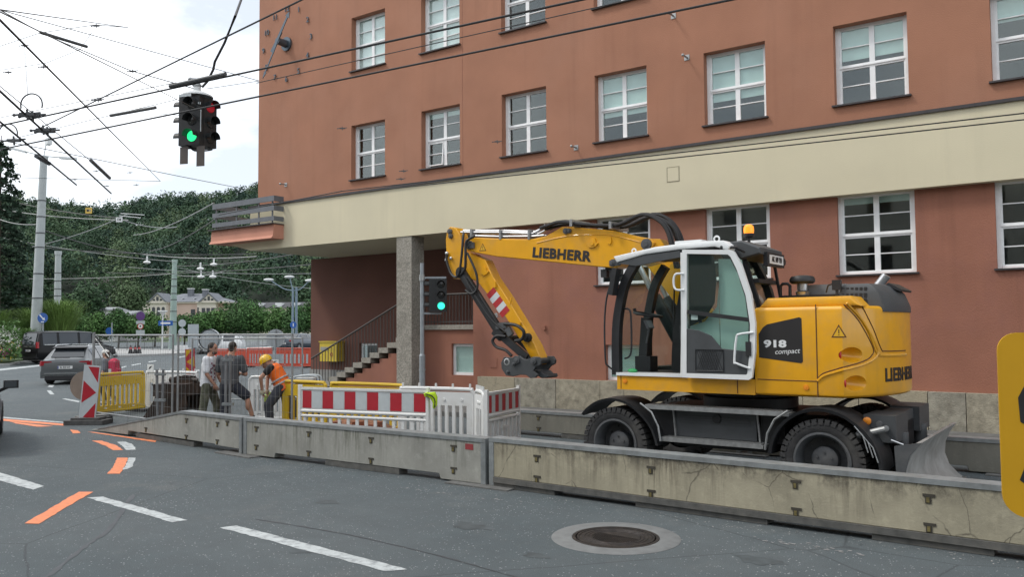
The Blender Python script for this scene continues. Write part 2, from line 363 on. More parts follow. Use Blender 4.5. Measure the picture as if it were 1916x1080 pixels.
# tar-filled joint and crack that cross the lane
MTAR = mat('tar_seam', (.045,.05,.055), .6, var=.2)
for pts, wd in [([(250,925),(232,950),(205,990),(150,1030),(95,1075),(60,1100)], .03), ([(480,972),(560,985),(660,1003),(800,1035),(900,1062),(1000,1090)], .016)]:
    P = smooth_pts([gpix(x, y, .003) for x, y in pts], 8); b = B(); vs = []
    for i, p in enumerate(P):
        d = (P[min(i+1,len(P)-1)]-P[max(i-1,0)]).normalized(); s_ = Vector((-d.y, d.x, 0)); e = wd*random.uniform(.4, 1.1)
        vs.append((b.bm.verts.new(p+s_*e+s_*random.uniform(-.012,.012)), b.bm.verts.new(p-s_*e)))
    for a, c in zip(vs, vs[1:]): b.bm.faces.new((a[0], a[1], c[1], c[0]))
    struct(part('tar_seam', b, MTAR, smooth=0))
# manhole
mc = atz(1152, 1007, 0); mh = thing('manhole', 'round cast iron manhole cover in a pale concrete collar on the road', 'manhole', (mc.x, mc.y, 0))
part('collar', B().lathe([(.615,.002),(.605,.008),(.42,.009),(.415,.003)], n=64), mat('collar_concrete', (.155,.16,.158), .85, var=.15, scale=8, bump=.3, bscale=90), mh)
IRON = mat('cast_iron', (.036,.031,.029), .55, metal=.5, var=.35, scale=14, bump=.25, bscale=60, dirt=(.08,.062,.05), dirtamt=.6, dscale=9)
part('frame', B().lathe([(.415,.003),(.413,.010),(.385,.011),(.383,.0),(.372,.0),(.370,.010),(.352,.010),(.350,.001)], n=56), IRON, mh)
b = B().lathe([(.350,.0015),(.345,.006),(.0,.006)], n=48)
for r_ in (.31,.275,.24): b.lathe([(r_,.006),(r_-.003,.011),(r_-.011,.011),(r_-.014,.006)], n=48)
for i in range(-9, 10):
    for j in range(-9, 10):
        x, y = i*.023, j*.023
        if x*x+y*y < .215**2 and not (y > .05): b.box(x-.007, x+.007, y-.007, y+.007, .0055, .011)
part('cover', b, IRON, mh)

# ================================================================== the red building
FA = rad(4.3); FD = 17.0
bld = thing('corner_building', 'red plastered corner building with cream band, white windows and wall clock', 'building', (-math.sin(FA)*FD, math.cos(FA)*FD, 0), FA)
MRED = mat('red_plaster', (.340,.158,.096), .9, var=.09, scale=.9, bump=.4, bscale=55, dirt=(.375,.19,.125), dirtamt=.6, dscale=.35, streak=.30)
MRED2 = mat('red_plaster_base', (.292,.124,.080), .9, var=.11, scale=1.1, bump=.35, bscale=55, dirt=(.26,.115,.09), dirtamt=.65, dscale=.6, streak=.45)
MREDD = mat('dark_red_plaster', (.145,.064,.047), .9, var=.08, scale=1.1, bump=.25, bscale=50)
MCREAM = mat('cream_render', (.62,.565,.405), .9, var=.035, scale=.7, bump=.15, bscale=60, dirt=(.55,.50,.37), dirtamt=.4, dscale=.5, streak=.14)
MWHITE = mat('white_window_paint', (.80,.81,.81), .45, var=.05, scale=8)
MSILL = mat('dark_sheet_metal', (.055,.05,.052), .5, metal=.3, var=.15)
MCONC = mat('aggregate_concrete', (.30,.28,.24), .95, var=.35, scale=26, bump=.6, bscale=70, dirt=(.15,.14,.12), dirtamt=.6, dscale=3)
MSTEP = mat('step_concrete', (.30,.28,.24), .9, var=.2, scale=18, bump=.35, bscale=60, dirt=(.2,.18,.15), dirtamt=.5, dscale=4)
MROOM = mat('dim_room', (.10,.105,.107), .9, var=.1)
MBLIND = mat('pale_blind', (.66,.76,.73), .8, var=.05)
MGLASS = glass('window_glass', (.87,.92,.91), 1.25)
PIT, WU, W0 = 2.708, 1.345, -17.6
colsU = [W0+PIT*i for i in range(11)]
rowA, rowB, rowC = (9.59, 11.19), (6.38, 7.98), (3.02, 4.60)
hA = [(u, u+WU, *rowA) for u in colsU]; hB = [(u, u+WU, *rowB) for u in colsU]; hA3 = [(u, u+WU, 12.8, 14.4) for u in colsU]
part('upper_wall', B().holes(-21.82, 12.5, 5.9, 15.6, hA+hB+hA3, 0, .28, back=False), MRED, bld, smooth=0)
cC = [-9.54, -6.83, -4.09, -1.38, 1.33, 4.04, 6.75]
hC = [(u, u+1.40, *rowC) for u in cC]; hD = [(-9.32, -8.40, .80, 1.62)]
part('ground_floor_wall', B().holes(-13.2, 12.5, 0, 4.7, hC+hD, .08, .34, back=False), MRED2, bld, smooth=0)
part('side_wall', B().box(-21.819, -21.6, .002, 14, 5.9, 15.6), MRED, bld, smooth=0)
part('shell', B().box(-13.0, 12.5, 3.2, 3.4, 0, 4.55).box(-21.6, 12.5, 3.6, 3.8, 5, 15.6).box(-21.6, 12.5, .3, 3.6, 8.6, 8.75).box(-21.6, 12.5, .3, 3.6, 11.9, 12.05).box(-21.6, 12.5, .3, 3.6, 5.2, 5.35).box(-13.0, 12.5, .36, 3.2, .2, .3), MROOM, bld, smooth=0)
part('roof', B().box(-22.4, 12.9, -.6, 14, 15.6, 15.85), MSILL, bld, smooth=0)
part('cream_band', B().box(-22.05, 12.5, -.12, 3.4, 4.57, 5.94, .01), MCREAM, bld, smooth=0)
part('band_flashing', B().box(-22.1, 12.5, -.17, .003, 5.94, 6.0), MSILL, bld, smooth=0)
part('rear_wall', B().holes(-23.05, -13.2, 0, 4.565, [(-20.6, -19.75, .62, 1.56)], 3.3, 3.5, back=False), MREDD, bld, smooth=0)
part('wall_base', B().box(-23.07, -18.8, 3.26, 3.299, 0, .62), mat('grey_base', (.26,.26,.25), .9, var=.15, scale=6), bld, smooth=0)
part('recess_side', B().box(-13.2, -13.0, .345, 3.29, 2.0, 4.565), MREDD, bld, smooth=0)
part('terrace_wall', B().holes(-15.6, -13.203, 0, 2.0, [(-14.2, -13.27, .78, 1.62)], .42, .62, back=False), MRED2, bld, smooth=0)
part('terrace_floor', B().box(-16.0, -13.203, .44, 3.28, 1.90, 1.99), MSTEP, bld, smooth=0)
part('coping', B().box(-15.6, -13.203, .36, .68, 2.0, 2.13, .01), MSTEP, bld, smooth=0)
pl = part('pillar', B().box(-15.72, -15.17, -.10, .418, 0, 4.566, .012), MCONC, bld, smooth=0)
part('flank_wall', B().prism([(-19.6,0)]+[p for i in range(12) for p in ((-19.6+.342*i, .148*i), (-19.6+.342*(i+1), .148*i))]+[(-15.5,1.62),(-15.5,0)], 'y', .42, 1.9), MRED2, bld, smooth=0)
for i in range(13):
    x = -19.94+.342*i; z = .165+.148*i
    part('step', B().box(x, x+.372, .36, 1.9, z-.150, z-.004*(i%2), .012), MSTEP, bld, smooth=0)
def window(u0, u1, z0, z1, y, blind=None, panes=True, sill=True, bm=None):
    f = B(); ps = []
    um, zm = (u0+u1)/2, z0+(z1-z0)*.485
    if panes:
        o_, c_, g_ = .070, .050, .010
        for (a, c) in ((u0+o_+.035, um-c_), (um+c_, u1-o_-.035)):
            for (d, e) in ((z0+o_, zm-c_), (zm+c_, z1-o_)):
                h_ = (d+e)/2; ps += [(a, c, d, h_-g_), (a, c, h_+g_, e)]
    else: ps = [(u0+.075, u1-.075, z0+.075, z1-.075)]
    f.holes(u0, u1, z0, z1, ps, y, y+.055)
    if panes:
        f.box(u0, u0+.07, y-.03, y-.001, z0, z1); f.box(u1-.07, u1, y-.03, y-.001, z0, z1)
        f.box(u0+.072, u1-.072, y-.022, y-.001, zm-.012, zm+.012); f.box(u0+.072, u1-.072, y-.03, y-.001, z0, z0+.05)
    w_ = part('window', f, MWHITE, bld, smooth=0)
    for (a, c, d, e) in ps:
        key = (round(c-a, 3), round(e-d, 3))
        if key not in PANES:
            me = B().box(0, c-a+.01, 0, .006, 0, e-d+.01).mesh('pane', 0); me.materials.append(MGLASS); PANES[key] = me
        ob('pane', PANES[key], w_, (a-.005, y+.024, d-.005))
    if sill: part('sill', B().box(u0-.045, u1+.045, (-.055 if y < .3 else y-.2)+(.09 if z0 < 5 and y < .3 else 0)-.02, y-.003, z0-.036, z0-.004), MSILL, w_, smooth=0)
    if blind is not None: part('blind', B().box(u0+.05, u1-.05, y+.062, y+.068, z1-(z1-z0)*blind, z1-.02), bm or MBLIND, w_, smooth=0)
    return w_
PANES = {}; MBL2 = mat('white_blind', (.82,.84,.84), .8, var=.04)
blA = [1, 1, .25, .6, .5, .3, .7, .5, .2, .8, .4]; blB = [.0, .12, .0, .62, .66, .42, .3, .2, .5, .6, .4]
for i, u in enumerate(colsU):
    window(u, u+WU, *rowA, .21, blA[i], bm=MBL2 if i < 2 else None); window(u, u+WU, *rowB, .21, blB[i] or None); window(u, u+WU, 12.8, 14.4, .21, .5)
for i, u in enumerate(cC): window(u, u+1.40, *rowC, .20, (None, None, .12, None, .3, None, .2)[i])
window(-9.32, -8.40, .80, 1.62, .2, .9, False, False); window(-14.2, -13.27, .78, 1.62, .5, .95, False, False); window(-20.6, -19.75, .62, 1.56, 3.38, None, False, False)
part('stair_room', B().box(-20.8, -19.5, 3.9, 3.95, .4, 1.7).box(-14.4, -13.22, 1.1, 1.15, .4, 1.8), MROOM, bld, smooth=0)
# the same window standing ajar: a tilted sash in the second column
part('tilted_sash', B().holes(-14.80, -14.28, 6.47, 7.10, [(-14.775,-14.305,6.495,6.78),(-14.775,-14.305,6.797,7.08)], 0, .03).xf(Matrix.Translation((0,.15,6.47))@Matrix.Rotation(rad(-5), 4, 'X')@Matrix.Translation((0,0,-6.47))), MWHITE, bld, smooth=0)
# plinth of pale stone slabs, each its own piece
MTRAV = [mat('plinth_stone_%s' % k, c, .92, var=.22, scale=7, bump=.55, bscale=34, dirt=(.13,.115,.085), dirtamt=.7, dscale=d) for k, c, d in (('a', (.345,.305,.22), 7.), ('b', (.32,.29,.22), 6.), ('c', (.28,.262,.21), 8.))]
u = -12.94; k = 0
while u < 12.4:
    wd = random.choice((.62, .95, 1.05, 1.15, 1.2)); wd = min(wd, 12.5-u)
    part('plinth_slab', B().box(u+.006, u+wd-.006, -.09+random.uniform(-.006,.006), .079, 0, .795+random.uniform(-.008,.004), .008), MTRAV[(k*2+k//3) % 3], bld, smooth=0); u += wd; k += 1
# balcony on the corner
part('balcony_parapet', B().prism([(-.50,5.27),(-.53,4.93),(-.60,4.83),(.12-.24,4.83),(-.121,5.27)], 'x', -23.52, -20.42).prism([(-23.52,4.95),(-23.5,5.268),(-23.2,5.268),(-23.2,4.84),(-23.58,4.84)], 'y', -.121, 4), mat('coral_render', (.50,.235,.165), .9, var=.06, scale=2), bld, smooth=0)
part('parapet_cap', B().box(-23.58, -20.38, -.62, -.14, 5.272, 5.30).box(-23.58, -23.12, -.139, 4, 5.272, 5.30), MSILL, bld, smooth=0)
part('balcony_underside', B().prism([(-23.2,4.839),(-22.05,4.58),(-22.05,4.839)], 'y', -.10, 4), MCREAM, bld, smooth=0)
MSLAT = mat('grey_slat', (.125,.135,.15), .6, var=.12, scale=5)
for z0, z1 in ((5.38,5.52),(5.69,5.84),(5.98,6.15)):
    part('railing_slat', B().box(-23.5, -20.42, -.50, -.47, z0, z1).box(-23.5, -23.47, -.468, 3.8, z0, z1).box(-20.45, -20.42, -.468, -.125, z0, z1), MSLAT, bld, smooth=0)
for x in (-23.35, -22.3, -21.2, -20.55): part('railing_post', B().box(x-.02, x+.02, -.465, -.43, 5.30, 6.13), MSLAT, bld, smooth=0)
# stair and terrace railing
MRAIL = mat('iron_rail', (.085,.078,.072), .6, metal=.4, var=.1)
part('handrail', B().tube([(-19.72,.40,1.14),(-16.0,.40,2.78),(-15.6,.46,2.96),(-13.25,.46,2.96)], .028, 8), MRAIL, bld)
for i in range(31):
    x = -19.62+.128*i; zt = 1.18+(x+19.62)*.439
    part('baluster', B().box(x-.008, x+.008, .392, .408, .16+.433*max(0, x+19.6)*.98, zt), MRAIL, bld, smooth=0)
for i in range(21): x = -15.5+.11*i; part('baluster', B().box(x-.008, x+.008, .452, .468, 2.10, 2.95), MRAIL, bld, smooth=0)
part('bottom_rail', B().box(-15.55, -13.22, .450, .470, 2.2, 2.23), MRAIL, bld, smooth=0)
# small hatch in the cream band, wall box, movement joint, wire brackets
part('hatch', B().box(-7.60, -7.34, -.128, -.119, 5.23, 5.53, .004), MCREAM, bld, smooth=0)
part('hatch_frame', B().holes(-7.62, -7.32, 5.21, 5.55, [(-7.604,-7.336,5.226,5.534)], -.124, -.118), mat('hatch_gap', (.30,.27,.19), .9), bld, smooth=0)
part('wall_hatch', B().box(-12.63, -12.44, .068, .081, 1.02, 1.27, .004), MRED2, bld, smooth=0)
part('alarm_box', B().box(-11.02, -10.95, .02, .081, 1.98, 2.08), MRED2, bld, smooth=0)
MSTEEL = mat('galvanised_steel', (.36,.37,.37), .45, metal=.7, var=.15, scale=12)
for u_, z_ in ((-7.15,7.96),(-7.45,8.96),(-10.0,6.33),(-20.47,6.55)):
    part('wire_bracket', B().cone((u_, 0, z_), (u_, -.22, z_), .02).box(u_-.06, u_+.06, -.012, -.001, z_-.06, z_+.06).ball((u_, -.22, z_), .035, 8, 6), MSTEEL, bld)
# wall clock
CU, CZ = -20.45, 11.0
MCLK = mat('clock_steel', (.09,.115,.14), .4, metal=.6, var=.15)
clk = part('clock_hub', B().cone((CU,.0,CZ), (CU,-.40,CZ), .13, .10, 20).lathe([(.22,-.005),(.22,-.06),(.0,-.065)], (CU,0,CZ), 'y', 24), MCLK, bld)
def hand(name, ang, L_, wd, tail, y):
    a = rad(ang); d = Vector((math.sin(a), 0, math.cos(a))); n_ = Vector((d.z, 0, -d.x)); c = Vector((CU, y, CZ))
    pts = [c-d*tail-n_*wd*1.7, c-d*tail+n_*wd*1.7, c+n_*wd, c+d*L_*.82+n_*wd*.7, c+d*L_*.82+n_*wd*2.0, c+d*L_, c+d*L_*.82-n_*wd*2.0, c+d*L_*.82-n_*wd*.7, c-n_*wd]
    part(name, B().prism([(p.x, p.z) for p in pts], 'y', y, y-.02), MCLK, clk, smooth=0)
hand('minute_hand', 214, 1.28, .030, .30, -.36); hand('hour_hand', 36, .98, .052, .40, -.39)
for i in range(12):
    a = rad(30*(i+1)); me = text_mesh(str(i+1), .25, .012, .0); me.transform(TXT); me.materials.clear(); me.materials.append(MCLK)
    ob('numeral', me, bld, (CU+1.12*math.sin(a), -.03, CZ+1.12*math.cos(a)))
part('movement_joint', B().box(-13.46, -13.445, -.003, .0, 6.0, 15.6), mat('joint_red', (.26,.115,.075), .95), bld, smooth=0)
# letter box on the rear wall
mb = ob('mail_box', None); mb.location = bld.matrix_basis@Vector((-21.75, 3.1, .96)) if False else (0,0,0)
mb.parent = bld; mb.location = (-21.75, 3.1, .93)
MYEL = mat('post_yellow', (.62,.46,.03), .45, var=.08)
part('cabinet', B().box(-.42, .42, -.17, .19, 0, .66, .02), MYEL, mb); part('flap', B().box(-.36, .0, -.19, -.171, .38, .50, .005), mat('flap_grey', (.3,.3,.28), .5), mb)
part('hood', B().box(-.44, .44, -.20, .19, .662, .70, .01), MYEL, mb); part('emblem', B().lathe([(.07,-.174),(.07,-.18),(.045,-.18),(.045,-.174)], (.18,0,.24), 'y', 16), mat('horn_red', (.4,.05,.03), .5), mb)

# ================================================================== house row across the street (unseen, added behind the viewer for the panes to reflect)
opp = thing('facing_house', 'unseen pale rendered house row added across the street for the panes to reflect', 'building', (-6, -13.5, 0), 0)
ho = [(x, x+1.2, z, z+1.7) for x in np.arange(-34, 33, 2.6) for z in (1.2, 4.6, 8.0)]
part('wall', B().holes(-36, 36, 0, 10.6, ho, 0, -.3), mat('pale_render', (.55,.52,.46), .9, var=.08), opp, smooth=0)
part('panes', B().box(-36, 36, -.25, -.22, .5, 10), mat('dark_pane', (.03,.035,.04), .1, var=0), opp, smooth=0)
part('roof', B().prism([(.5,10.6),(-5,14.2),(-10,10.6)], 'x', -36.4, 36.4), mat('roof_tile', (.16,.08,.06), .9), opp, smooth=0)
# ================================================================== wheeled excavator
EXA = rad(3.0)
exc = thing('wheeled_excavator', 'yellow wheeled excavator with raised boom and open white cab door', 'excavator', (-4.66, 10.76, 0), EXA)
XY = mat('machine_yellow', (.76,.365,.007), .34, var=.06, scale=3, coat=.35, dirt=(.52,.29,.08), dirtamt=.55, dscale=2.6, streak=.25, sscale=(5,5,.4))
XW = mat('cab_white', (.74,.76,.76), .35, var=.04, scale=4, coat=.3)
XK = mat('machine_black', (.018,.019,.021), .5, var=.2, scale=8)
XG = mat('machine_grey', (.075,.08,.085), .5, var=.15, scale=6, dirt=(.14,.13,.12), dirtamt=.4, dscale=3)
XG2 = mat('panel_grey', (.055,.06,.064), .55, var=.12, scale=6)
XS = mat('bright_steel', (.55,.56,.57), .3, metal=.9, var=.1)
XGAL = mat('tread_steel', (.30,.31,.31), .5, metal=.6, var=.2, scale=15)
XR = mat('tyre_rubber', (.035,.035,.036), .85, var=.25, scale=9, bump=.2, bscale=40, dirt=(.10,.095,.085), dirtamt=.6, dscale=2.5)
XH = mat('hose_rubber', (.016,.016,.017), .55, var=.2, scale=20)
XGL = glass('cab_glass', (.86,.93,.91), .8)
XAMB = mat('amber_lens', (.75,.25,.02), .2, var=.05)
XRED = mat('red_lens', (.45,.02,.015), .25, var=.05)
XDK = mat('letter_black', (.02,.018,.018), .5, var=.1)
XLT = mat('letter_white', (.72,.73,.73), .5, var=.04)
# ---- undercarriage
R_ = .475
def wheel(x, y, s):
    w_ = ob('wheel', None, exc, (x, y, R_))
    pr = [(.30,-.21),(.37,-.245),(.43,-.24),(.452,-.20),(.456,0),(.452,.20),(.43,.24),(.37,.245),(.30,.21)]
    t = B().lathe(pr, axis='y', n=48)
    for k in range(38):
        for sd in (-1, 1):
            a = 2*math.pi*(k+(.5 if sd > 0 else 0))/38; M = Matrix.Rotation(-a, 3, 'Y')
            t.obox(M@Vector((0, sd*.125, .462)), (.058, .245, .024), M, .006)
            t.obox(M@Vector((0, sd*.243, .435)), (.050, .014, .05), M)
    part('tyre', t, XR, w_)
    part('rim', B().lathe([(.305,s*.215),(.325,s*.235),(.30,s*.238),(.272,s*.20),(.262,s*.02),(.0,s*.0)], axis='y', n=36), XG, w_)
    h = B().lathe([(.155,s*.01),(.150,s*.12),(.13,s*.135),(.0,s*.14)], axis='y', n=24)
    for k in range(5):
        a = 2*math.pi*k/5+.3; h.cone((.085*math.cos(a), s*.13, .085*math.sin(a)), (.085*math.cos(a), s*.152, .085*math.sin(a)), .014, n=8)
    for k in range(10):
        a = 2*math.pi*k/10; h.cone((.21*math.cos(a), s*.01, .21*math.sin(a)), (.21*math.cos(a), s*.04, .21*math.sin(a)), .016, n=6)
    part('hub', h, XG, w_)
for x in (-1.40, 1.28):
    for y, s in ((-1.0, -1), (1.0, 1)): wheel(x, y, s)
    part('axle', B().cone((x, -.75, R_), (x, .75, R_), .10, n=14).ball((x, 0, R_), (.24,.26,.22)).box(x-.12, x+.12, -.5, .5, R_+.05, .78, .02), XG, exc)
part('chassis', B().box(-1.15, 1.15, -.62, .62, .50, .93, .04).box(-1.75, 1.95, -.36, .36, .56, .86, .04).box(-.65, .65, -1.0, 1.0, .48, .80, .03), XK, exc)
part('slew_ring', B().lathe([(.56,.93),(.62,.95),(.62,1.08),(.56,1.10),(.56,1.20)], n=36), XK, exc)
def fender(x, y0, y1, a0, a1, r_, tail=0):
    b = B(); n_ = 22; prev = None
    for k in range(n_+1):
        a = rad(a0+(a1-a0)*k/n_); rr = r_+(.06*max(0, (k/n_-.7)/.3) if tail > 0 else (.06*max(0, (.3-k/n_)/.3) if tail < 0 else 0))
        pts = [(rr-.035, y0), (rr, y0-.012), (rr+.012, (y0+y1)/2), (rr, y1+.012), (rr-.03, y1), (rr-.012, (y0+y1)/2)]
        ring = [b.bm.verts.new((x-math.cos(a)*q[0], q[1], R_+math.sin(a)*q[0])) for q in pts]
        if prev:
            for i in range(6): b.bm.faces.new((prev[i], prev[(i+1)%6], ring[(i+1)%6], ring[i]))
        prev = ring
    part('fender', b, XK, exc, smooth=50)
for y0, y1 in ((-1.29,-.74),(.74,1.29)):
    fender(-1.40, y0, y1, 38, 178, .60, 1); fender(1.28, y0, y1, 4, 186, .60, 1)
for x, sg in ((-.98, 1), (.93, -1)):     # bright edge strips of the fenders beside the steps
    part('fender_edge', B().tube([(x+sg*.0, -1.30, 1.03), (x+sg*.16, -1.30, .92), (x+sg*.25, -1.30, .75), (x+sg*.28, -1.30, .56)], .013, 6), XGAL, exc)
def treadbar(x0, x1, z, y0=-1.27, y1=-1.02):
    b = B().box(x0, x1, y0, y1, z-.045, z-.012).box(x0, x1, y0-.008, y0-.0005, z-.05, z-.0)
    n_ = int((x1-x0)/.036)
    for k in range(n_): b.box(x0+k*.036+.004, x0+k*.036+.026, y0, y1, z-.012, z+.004)
    part('step_bar', b, XGAL, exc, smooth=0)
treadbar(-.93, .93, 1.01); treadbar(-.70, .62, .61)
bx_ = part('tool_box', B().box(-.58, .48, -1.10, -.70, .62, .965, .02), XG2, exc)
part('rib', B().box(-.50, .40, -1.112, -1.099, .86, .875).box(-.50, .40, -1.112, -1.099, .83, .845).box(-.50, .40, -1.112, -1.099, .80, .815), XG2, bx_, smooth=0)
part('lock', B().lathe([(.06,-1.099),(.055,-1.125),(.0,-1.125)], (-.02,0,.865), 'y', 16), XK, bx_)
for q in (-.60,.50): part('ladder_post', B().bar((q,-1.12,.965), (q+.03,-1.12,.62), .02, .03), XGAL, exc, smooth=0)
for q in (-.92,.52): part('side_plate', B().box(q, q+.29, -1.06, -.72, .60, .96, .02), XK, exc)
# ---- blade and its support at the right end
part('blade_frame', B().box(1.68, 2.02, -.98, -.35, .70, 1.0, .03).box(1.68, 2.02, .35, .98, .70, 1.0, .03).box(1.7, 1.95, -.349, .349, .72, .98, .02), XG2, exc)
part('marker_lamp', B().lathe([(.045,-.979),(.045,-1.0),(.03,-1.01),(.0,-1.012)], (1.72,0,.93), 'y', 16), XAMB, exc)
part('frame_bolt', B().lathe([(.04,-.979),(.035,-1.0),(.0,-1.0)], (1.85,0,.90), 'y', 12).lathe([(.03,-.979),(.025,-1.0),(.0,-1.0)], (1.80,0,.82), 'y', 12), XG, exc)
part('lock_pin', B().tube([(1.92,-1.0,.86),(1.92,-1.08,.86),(1.66,-1.12,.78)], .035, 10).ball((1.66,-1.12,.78), .045, 10, 7), XGAL, exc)
for y in (-.55, .55):
    part('blade_cylinder', B().cone((1.98,y,.78), (1.98,y,.42), .085, n=18).cone((1.98,y,.42), (2.0,y,.22), .045, n=12).lathe([(.10,.40),(.10,.44)], (1.98,y,0), 'z', 18), XG, exc)
for q in (-.45,.35): part('blade_arm', B().prism([(1.5,.52),(1.6,.30),(2.08,.20),(2.09,.34),(1.9,.5)], 'y', q, q+.1), XK, exc)
prof = [(2.30,.74),(2.22,.62),(2.165,.48),(2.155,.34),(2.20,.20),(2.30,.09),(2.38,.03)]
XB = mat('worn_blade', (.36,.365,.355), .5, metal=.25, var=.25, scale=3, dirt=(.20,.19,.17), dirtamt=.6, dscale=5)
bl = part('dozer_blade', B().prism(prof+[(p[0]-.045, p[1]) for p in prof[::-1]], 'y', -1.22, 1.22, .004), XB, exc, smooth=40)
part('end_plate', B().prism([(2.33,.76),(2.05,.70),(2.08,.10),(2.38,.02),(2.20,.2),(2.15,.4),(2.2,.6)], 'y', -1.245, -1.222), XG, bl, smooth=0)
part('cutting_edge', B().box(2.33, 2.40, -1.22, 1.22, .012, .05), XS, bl, smooth=0)
part('blade_stop', B().tube([(1.98,-1.05,.74),(2.1,-1.05,.70),(2.1,-1.0,.60)], .012, 6), XS, exc)
for k in range(3): part('fender_strap', B().tube([(1.66+.05*k,-1.31,.90-.06*k),(1.75+.05*k,-1.32,.80-.06*k),(1.80+.05*k,-1.32,.62-.05*k)], .007, 6), XGAL, exc)
# ---- upper carriage
CXT, RT = .08, 1.90
def ynear(x, off=0): return -(1.22+off) if x <= CXT+math.sqrt(RT*RT-1.22**2) else -math.sqrt(max(0.01, (RT+off)**2-(x-CXT)**2))
def plan(off=0, x0=.52):
    p = [(x0, -1.22-off)]; xe = CXT+math.sqrt(RT*RT-1.22**2); a0 = math.asin(1.22/RT)
    for k in range(25): a = -a0+2*a0*k/24; p.append((CXT+(RT+off)*math.cos(a), (RT+off)*math.sin(a)))
    return p+[(x0, 1.22+off)]
hd = B().prism(plan(), 'z', 1.19, 2.24, .05, 3)
hood = part('counterweight_hood', hd, XY, exc, smooth=30)
# scoops that hold the red side markers
cut = B().ball((1.68,-1.15,1.68), (.22,.15,.095), 24, 14).ball((1.74,-1.12,1.36), (.24,.16,.10), 24, 14)
co_ = part('cut', cut, XY, exc); md = hood.modifiers.new('scoop', 'BOOLEAN'); md.object = co_; md.operation = 'DIFFERENCE'; md.solver = 'EXACT'
bpy.context.view_layer.update(); dg = bpy.context.evaluated_depsgraph_get()
me = bpy.data.meshes.new_from_object(hood.evaluated_get(dg)); hood.modifiers.clear(); hood.data = me; bpy.data.objects.remove(co_)
me.polygons.foreach_set('use_smooth', [True]*len(me.polygons)); me.set_sharp_from_angle(angle=rad(30))
for x, z in ((1.50,1.68),(1.545,1.36)): part('side_marker', B().ball((x, -1.195, z), (.016,.022,.05), 12, 8), XRED, hood)
part('hood_top', B().prism([(.55,2.235),(.66,2.35),(1.62,2.35),(1.72,2.235)], 'y', -1.15, 1.15, .03, 2), XY, exc)
def surfline(name, pts, wd, m, parent, off=.002):
    P = smooth_pts([(x, 0, z) for x, z in pts], 6); P = [Vector((p.x, ynear(p.x, off), p.z)) for p in P]
    b = B().tube(P, wd, 6); part(name, b, m, parent)
XSEAM = mat('panel_gap', (.10,.035,.012), .7, var=0)
surfline('panel_gap', [(1.25,2.26),(1.25,1.8),(1.25,1.20)], .007, XSEAM, hood, 0)
surfline('panel_gap', [(1.24,1.375),(.9,1.377),(.55,1.38)], .006, XSEAM, hood, 0)
surfline('panel_gap', [(1.58,2.27),(1.70,2.07),(1.80,1.78),(1.80,1.66),(1.70,1.57),(1.46,1.49),(1.32,1.44),(1.25,1.38)], .016, XY, hood, .004)
surfline('panel_gap', [(1.555,2.25),(1.67,2.07),(1.77,1.78),(1.765,1.67),(1.68,1.595),(1.46,1.52),(1.31,1.465),(1.25,1.40)], .007, XSEAM, hood, .0)
surfline('panel_gap', [(1.70,2.24),(1.78,1.98),(1.835,1.74),(1.86,1.715),(1.95,1.71),(1.975,1.71)], .007, XSEAM, hood, .0)
surfline('panel_ridge', [(1.64,2.20),(1.74,1.95),(1.80,1.70),(1.85,1.665),(1.95,1.66),(1.975,1.66)], .02, XY, hood, -.004)
part('lower_skirt', B().box(-1.36, .515, -1.22, 1.22, 1.19, 1.375, .03, 2), XY, exc)
part('panel_gap', B().box(.295, .305, -1.224, -1.215, 1.20, 1.372).box(-1.305, -1.297, -1.224, -1.215, 1.20, 1.372), XSEAM, exc, smooth=0)
for x in (-1.24, 1.12): part('amber_reflector', B().lathe([(.032,-1.219),(.030,-1.232),(.0,-1.236)], (x,0,1.30), 'y', 16), XAMB, exc)
part('deck', B().box(-1.3, .6, -.2, 1.2, 1.376, 1.46), XK, exc)
part('far_housing', B().box(-.9, .53, .42, 1.2, 1.46, 2.1, .06, 2), XY, exc)
part('badge_panel', B().prism([(.575,1.64),(.575,1.92),(.63,2.0),(.68,2.035),(1.06,2.115),(1.085,2.10),(1.09,1.60),(1.07,1.58)], 'y', -1.2235, -1.215), XDK, exc, smooth=0)
lettering('918', .115, XLT, exc, (.77,-1.227,1.80), bold=.005, sx=1.55, name='badge_number')
lettering('compact', .085, XLT, exc, (.91,-1.227,1.715), shear=.25, tilt=.06, name='badge_word')
def warn(x, z, s, y, parent):
    part('warning_triangle', B().prism([(x-s,z-s*.85),(x+s,z-s*.85),(x,z+s*.9)], 'y', y-.0015, y), XSEAM, parent, smooth=0)
    part('warning_face', B().prism([(x-s*.74,z-s*.70),(x+s*.74,z-s*.70),(x,z+s*.60)], 'y', y-.003, y-.0016), mat('decal_yellow', (.70,.40,.02), .5, var=0), parent, smooth=0)
    part('warning_mark', B().box(x-s*.06, x+s*.06, y-.0045, y-.0031, z-s*.3, z+s*.25).box(x-s*.06, x+s*.06, y-.0045, y-.0031, z-s*.55, z-s*.42), XSEAM, parent, smooth=0)
warn(1.50, 1.95, .085, -1.2205, exc)
me = text_mesh('LIEBHERR', .21, .003, .0075, 'LEFT', space=1.1); me.transform(Matrix.Diagonal((.95,1,1,1)))    # wraps round the tail
for v in me.vertices:
    a = -.365+v.co.x/RT; v.co = Vector((CXT+(RT+.004+v.co.z)*math.cos(a), (RT+.004+v.co.z)*math.sin(a), 1.43+v.co.y))
me.materials.clear(); me.materials.append(XDK); ob('tail_lettering', me, exc)
me = text_mesh('STAGE V', .06, .002, .003, 'LEFT')
for v in me.vertices:
    a = -.17+v.co.x/RT; v.co = Vector((CXT+(RT+.004+v.co.z)*math.cos(a), (RT+.004+v.co.z)*math.sin(a), 1.98+v.co.y))
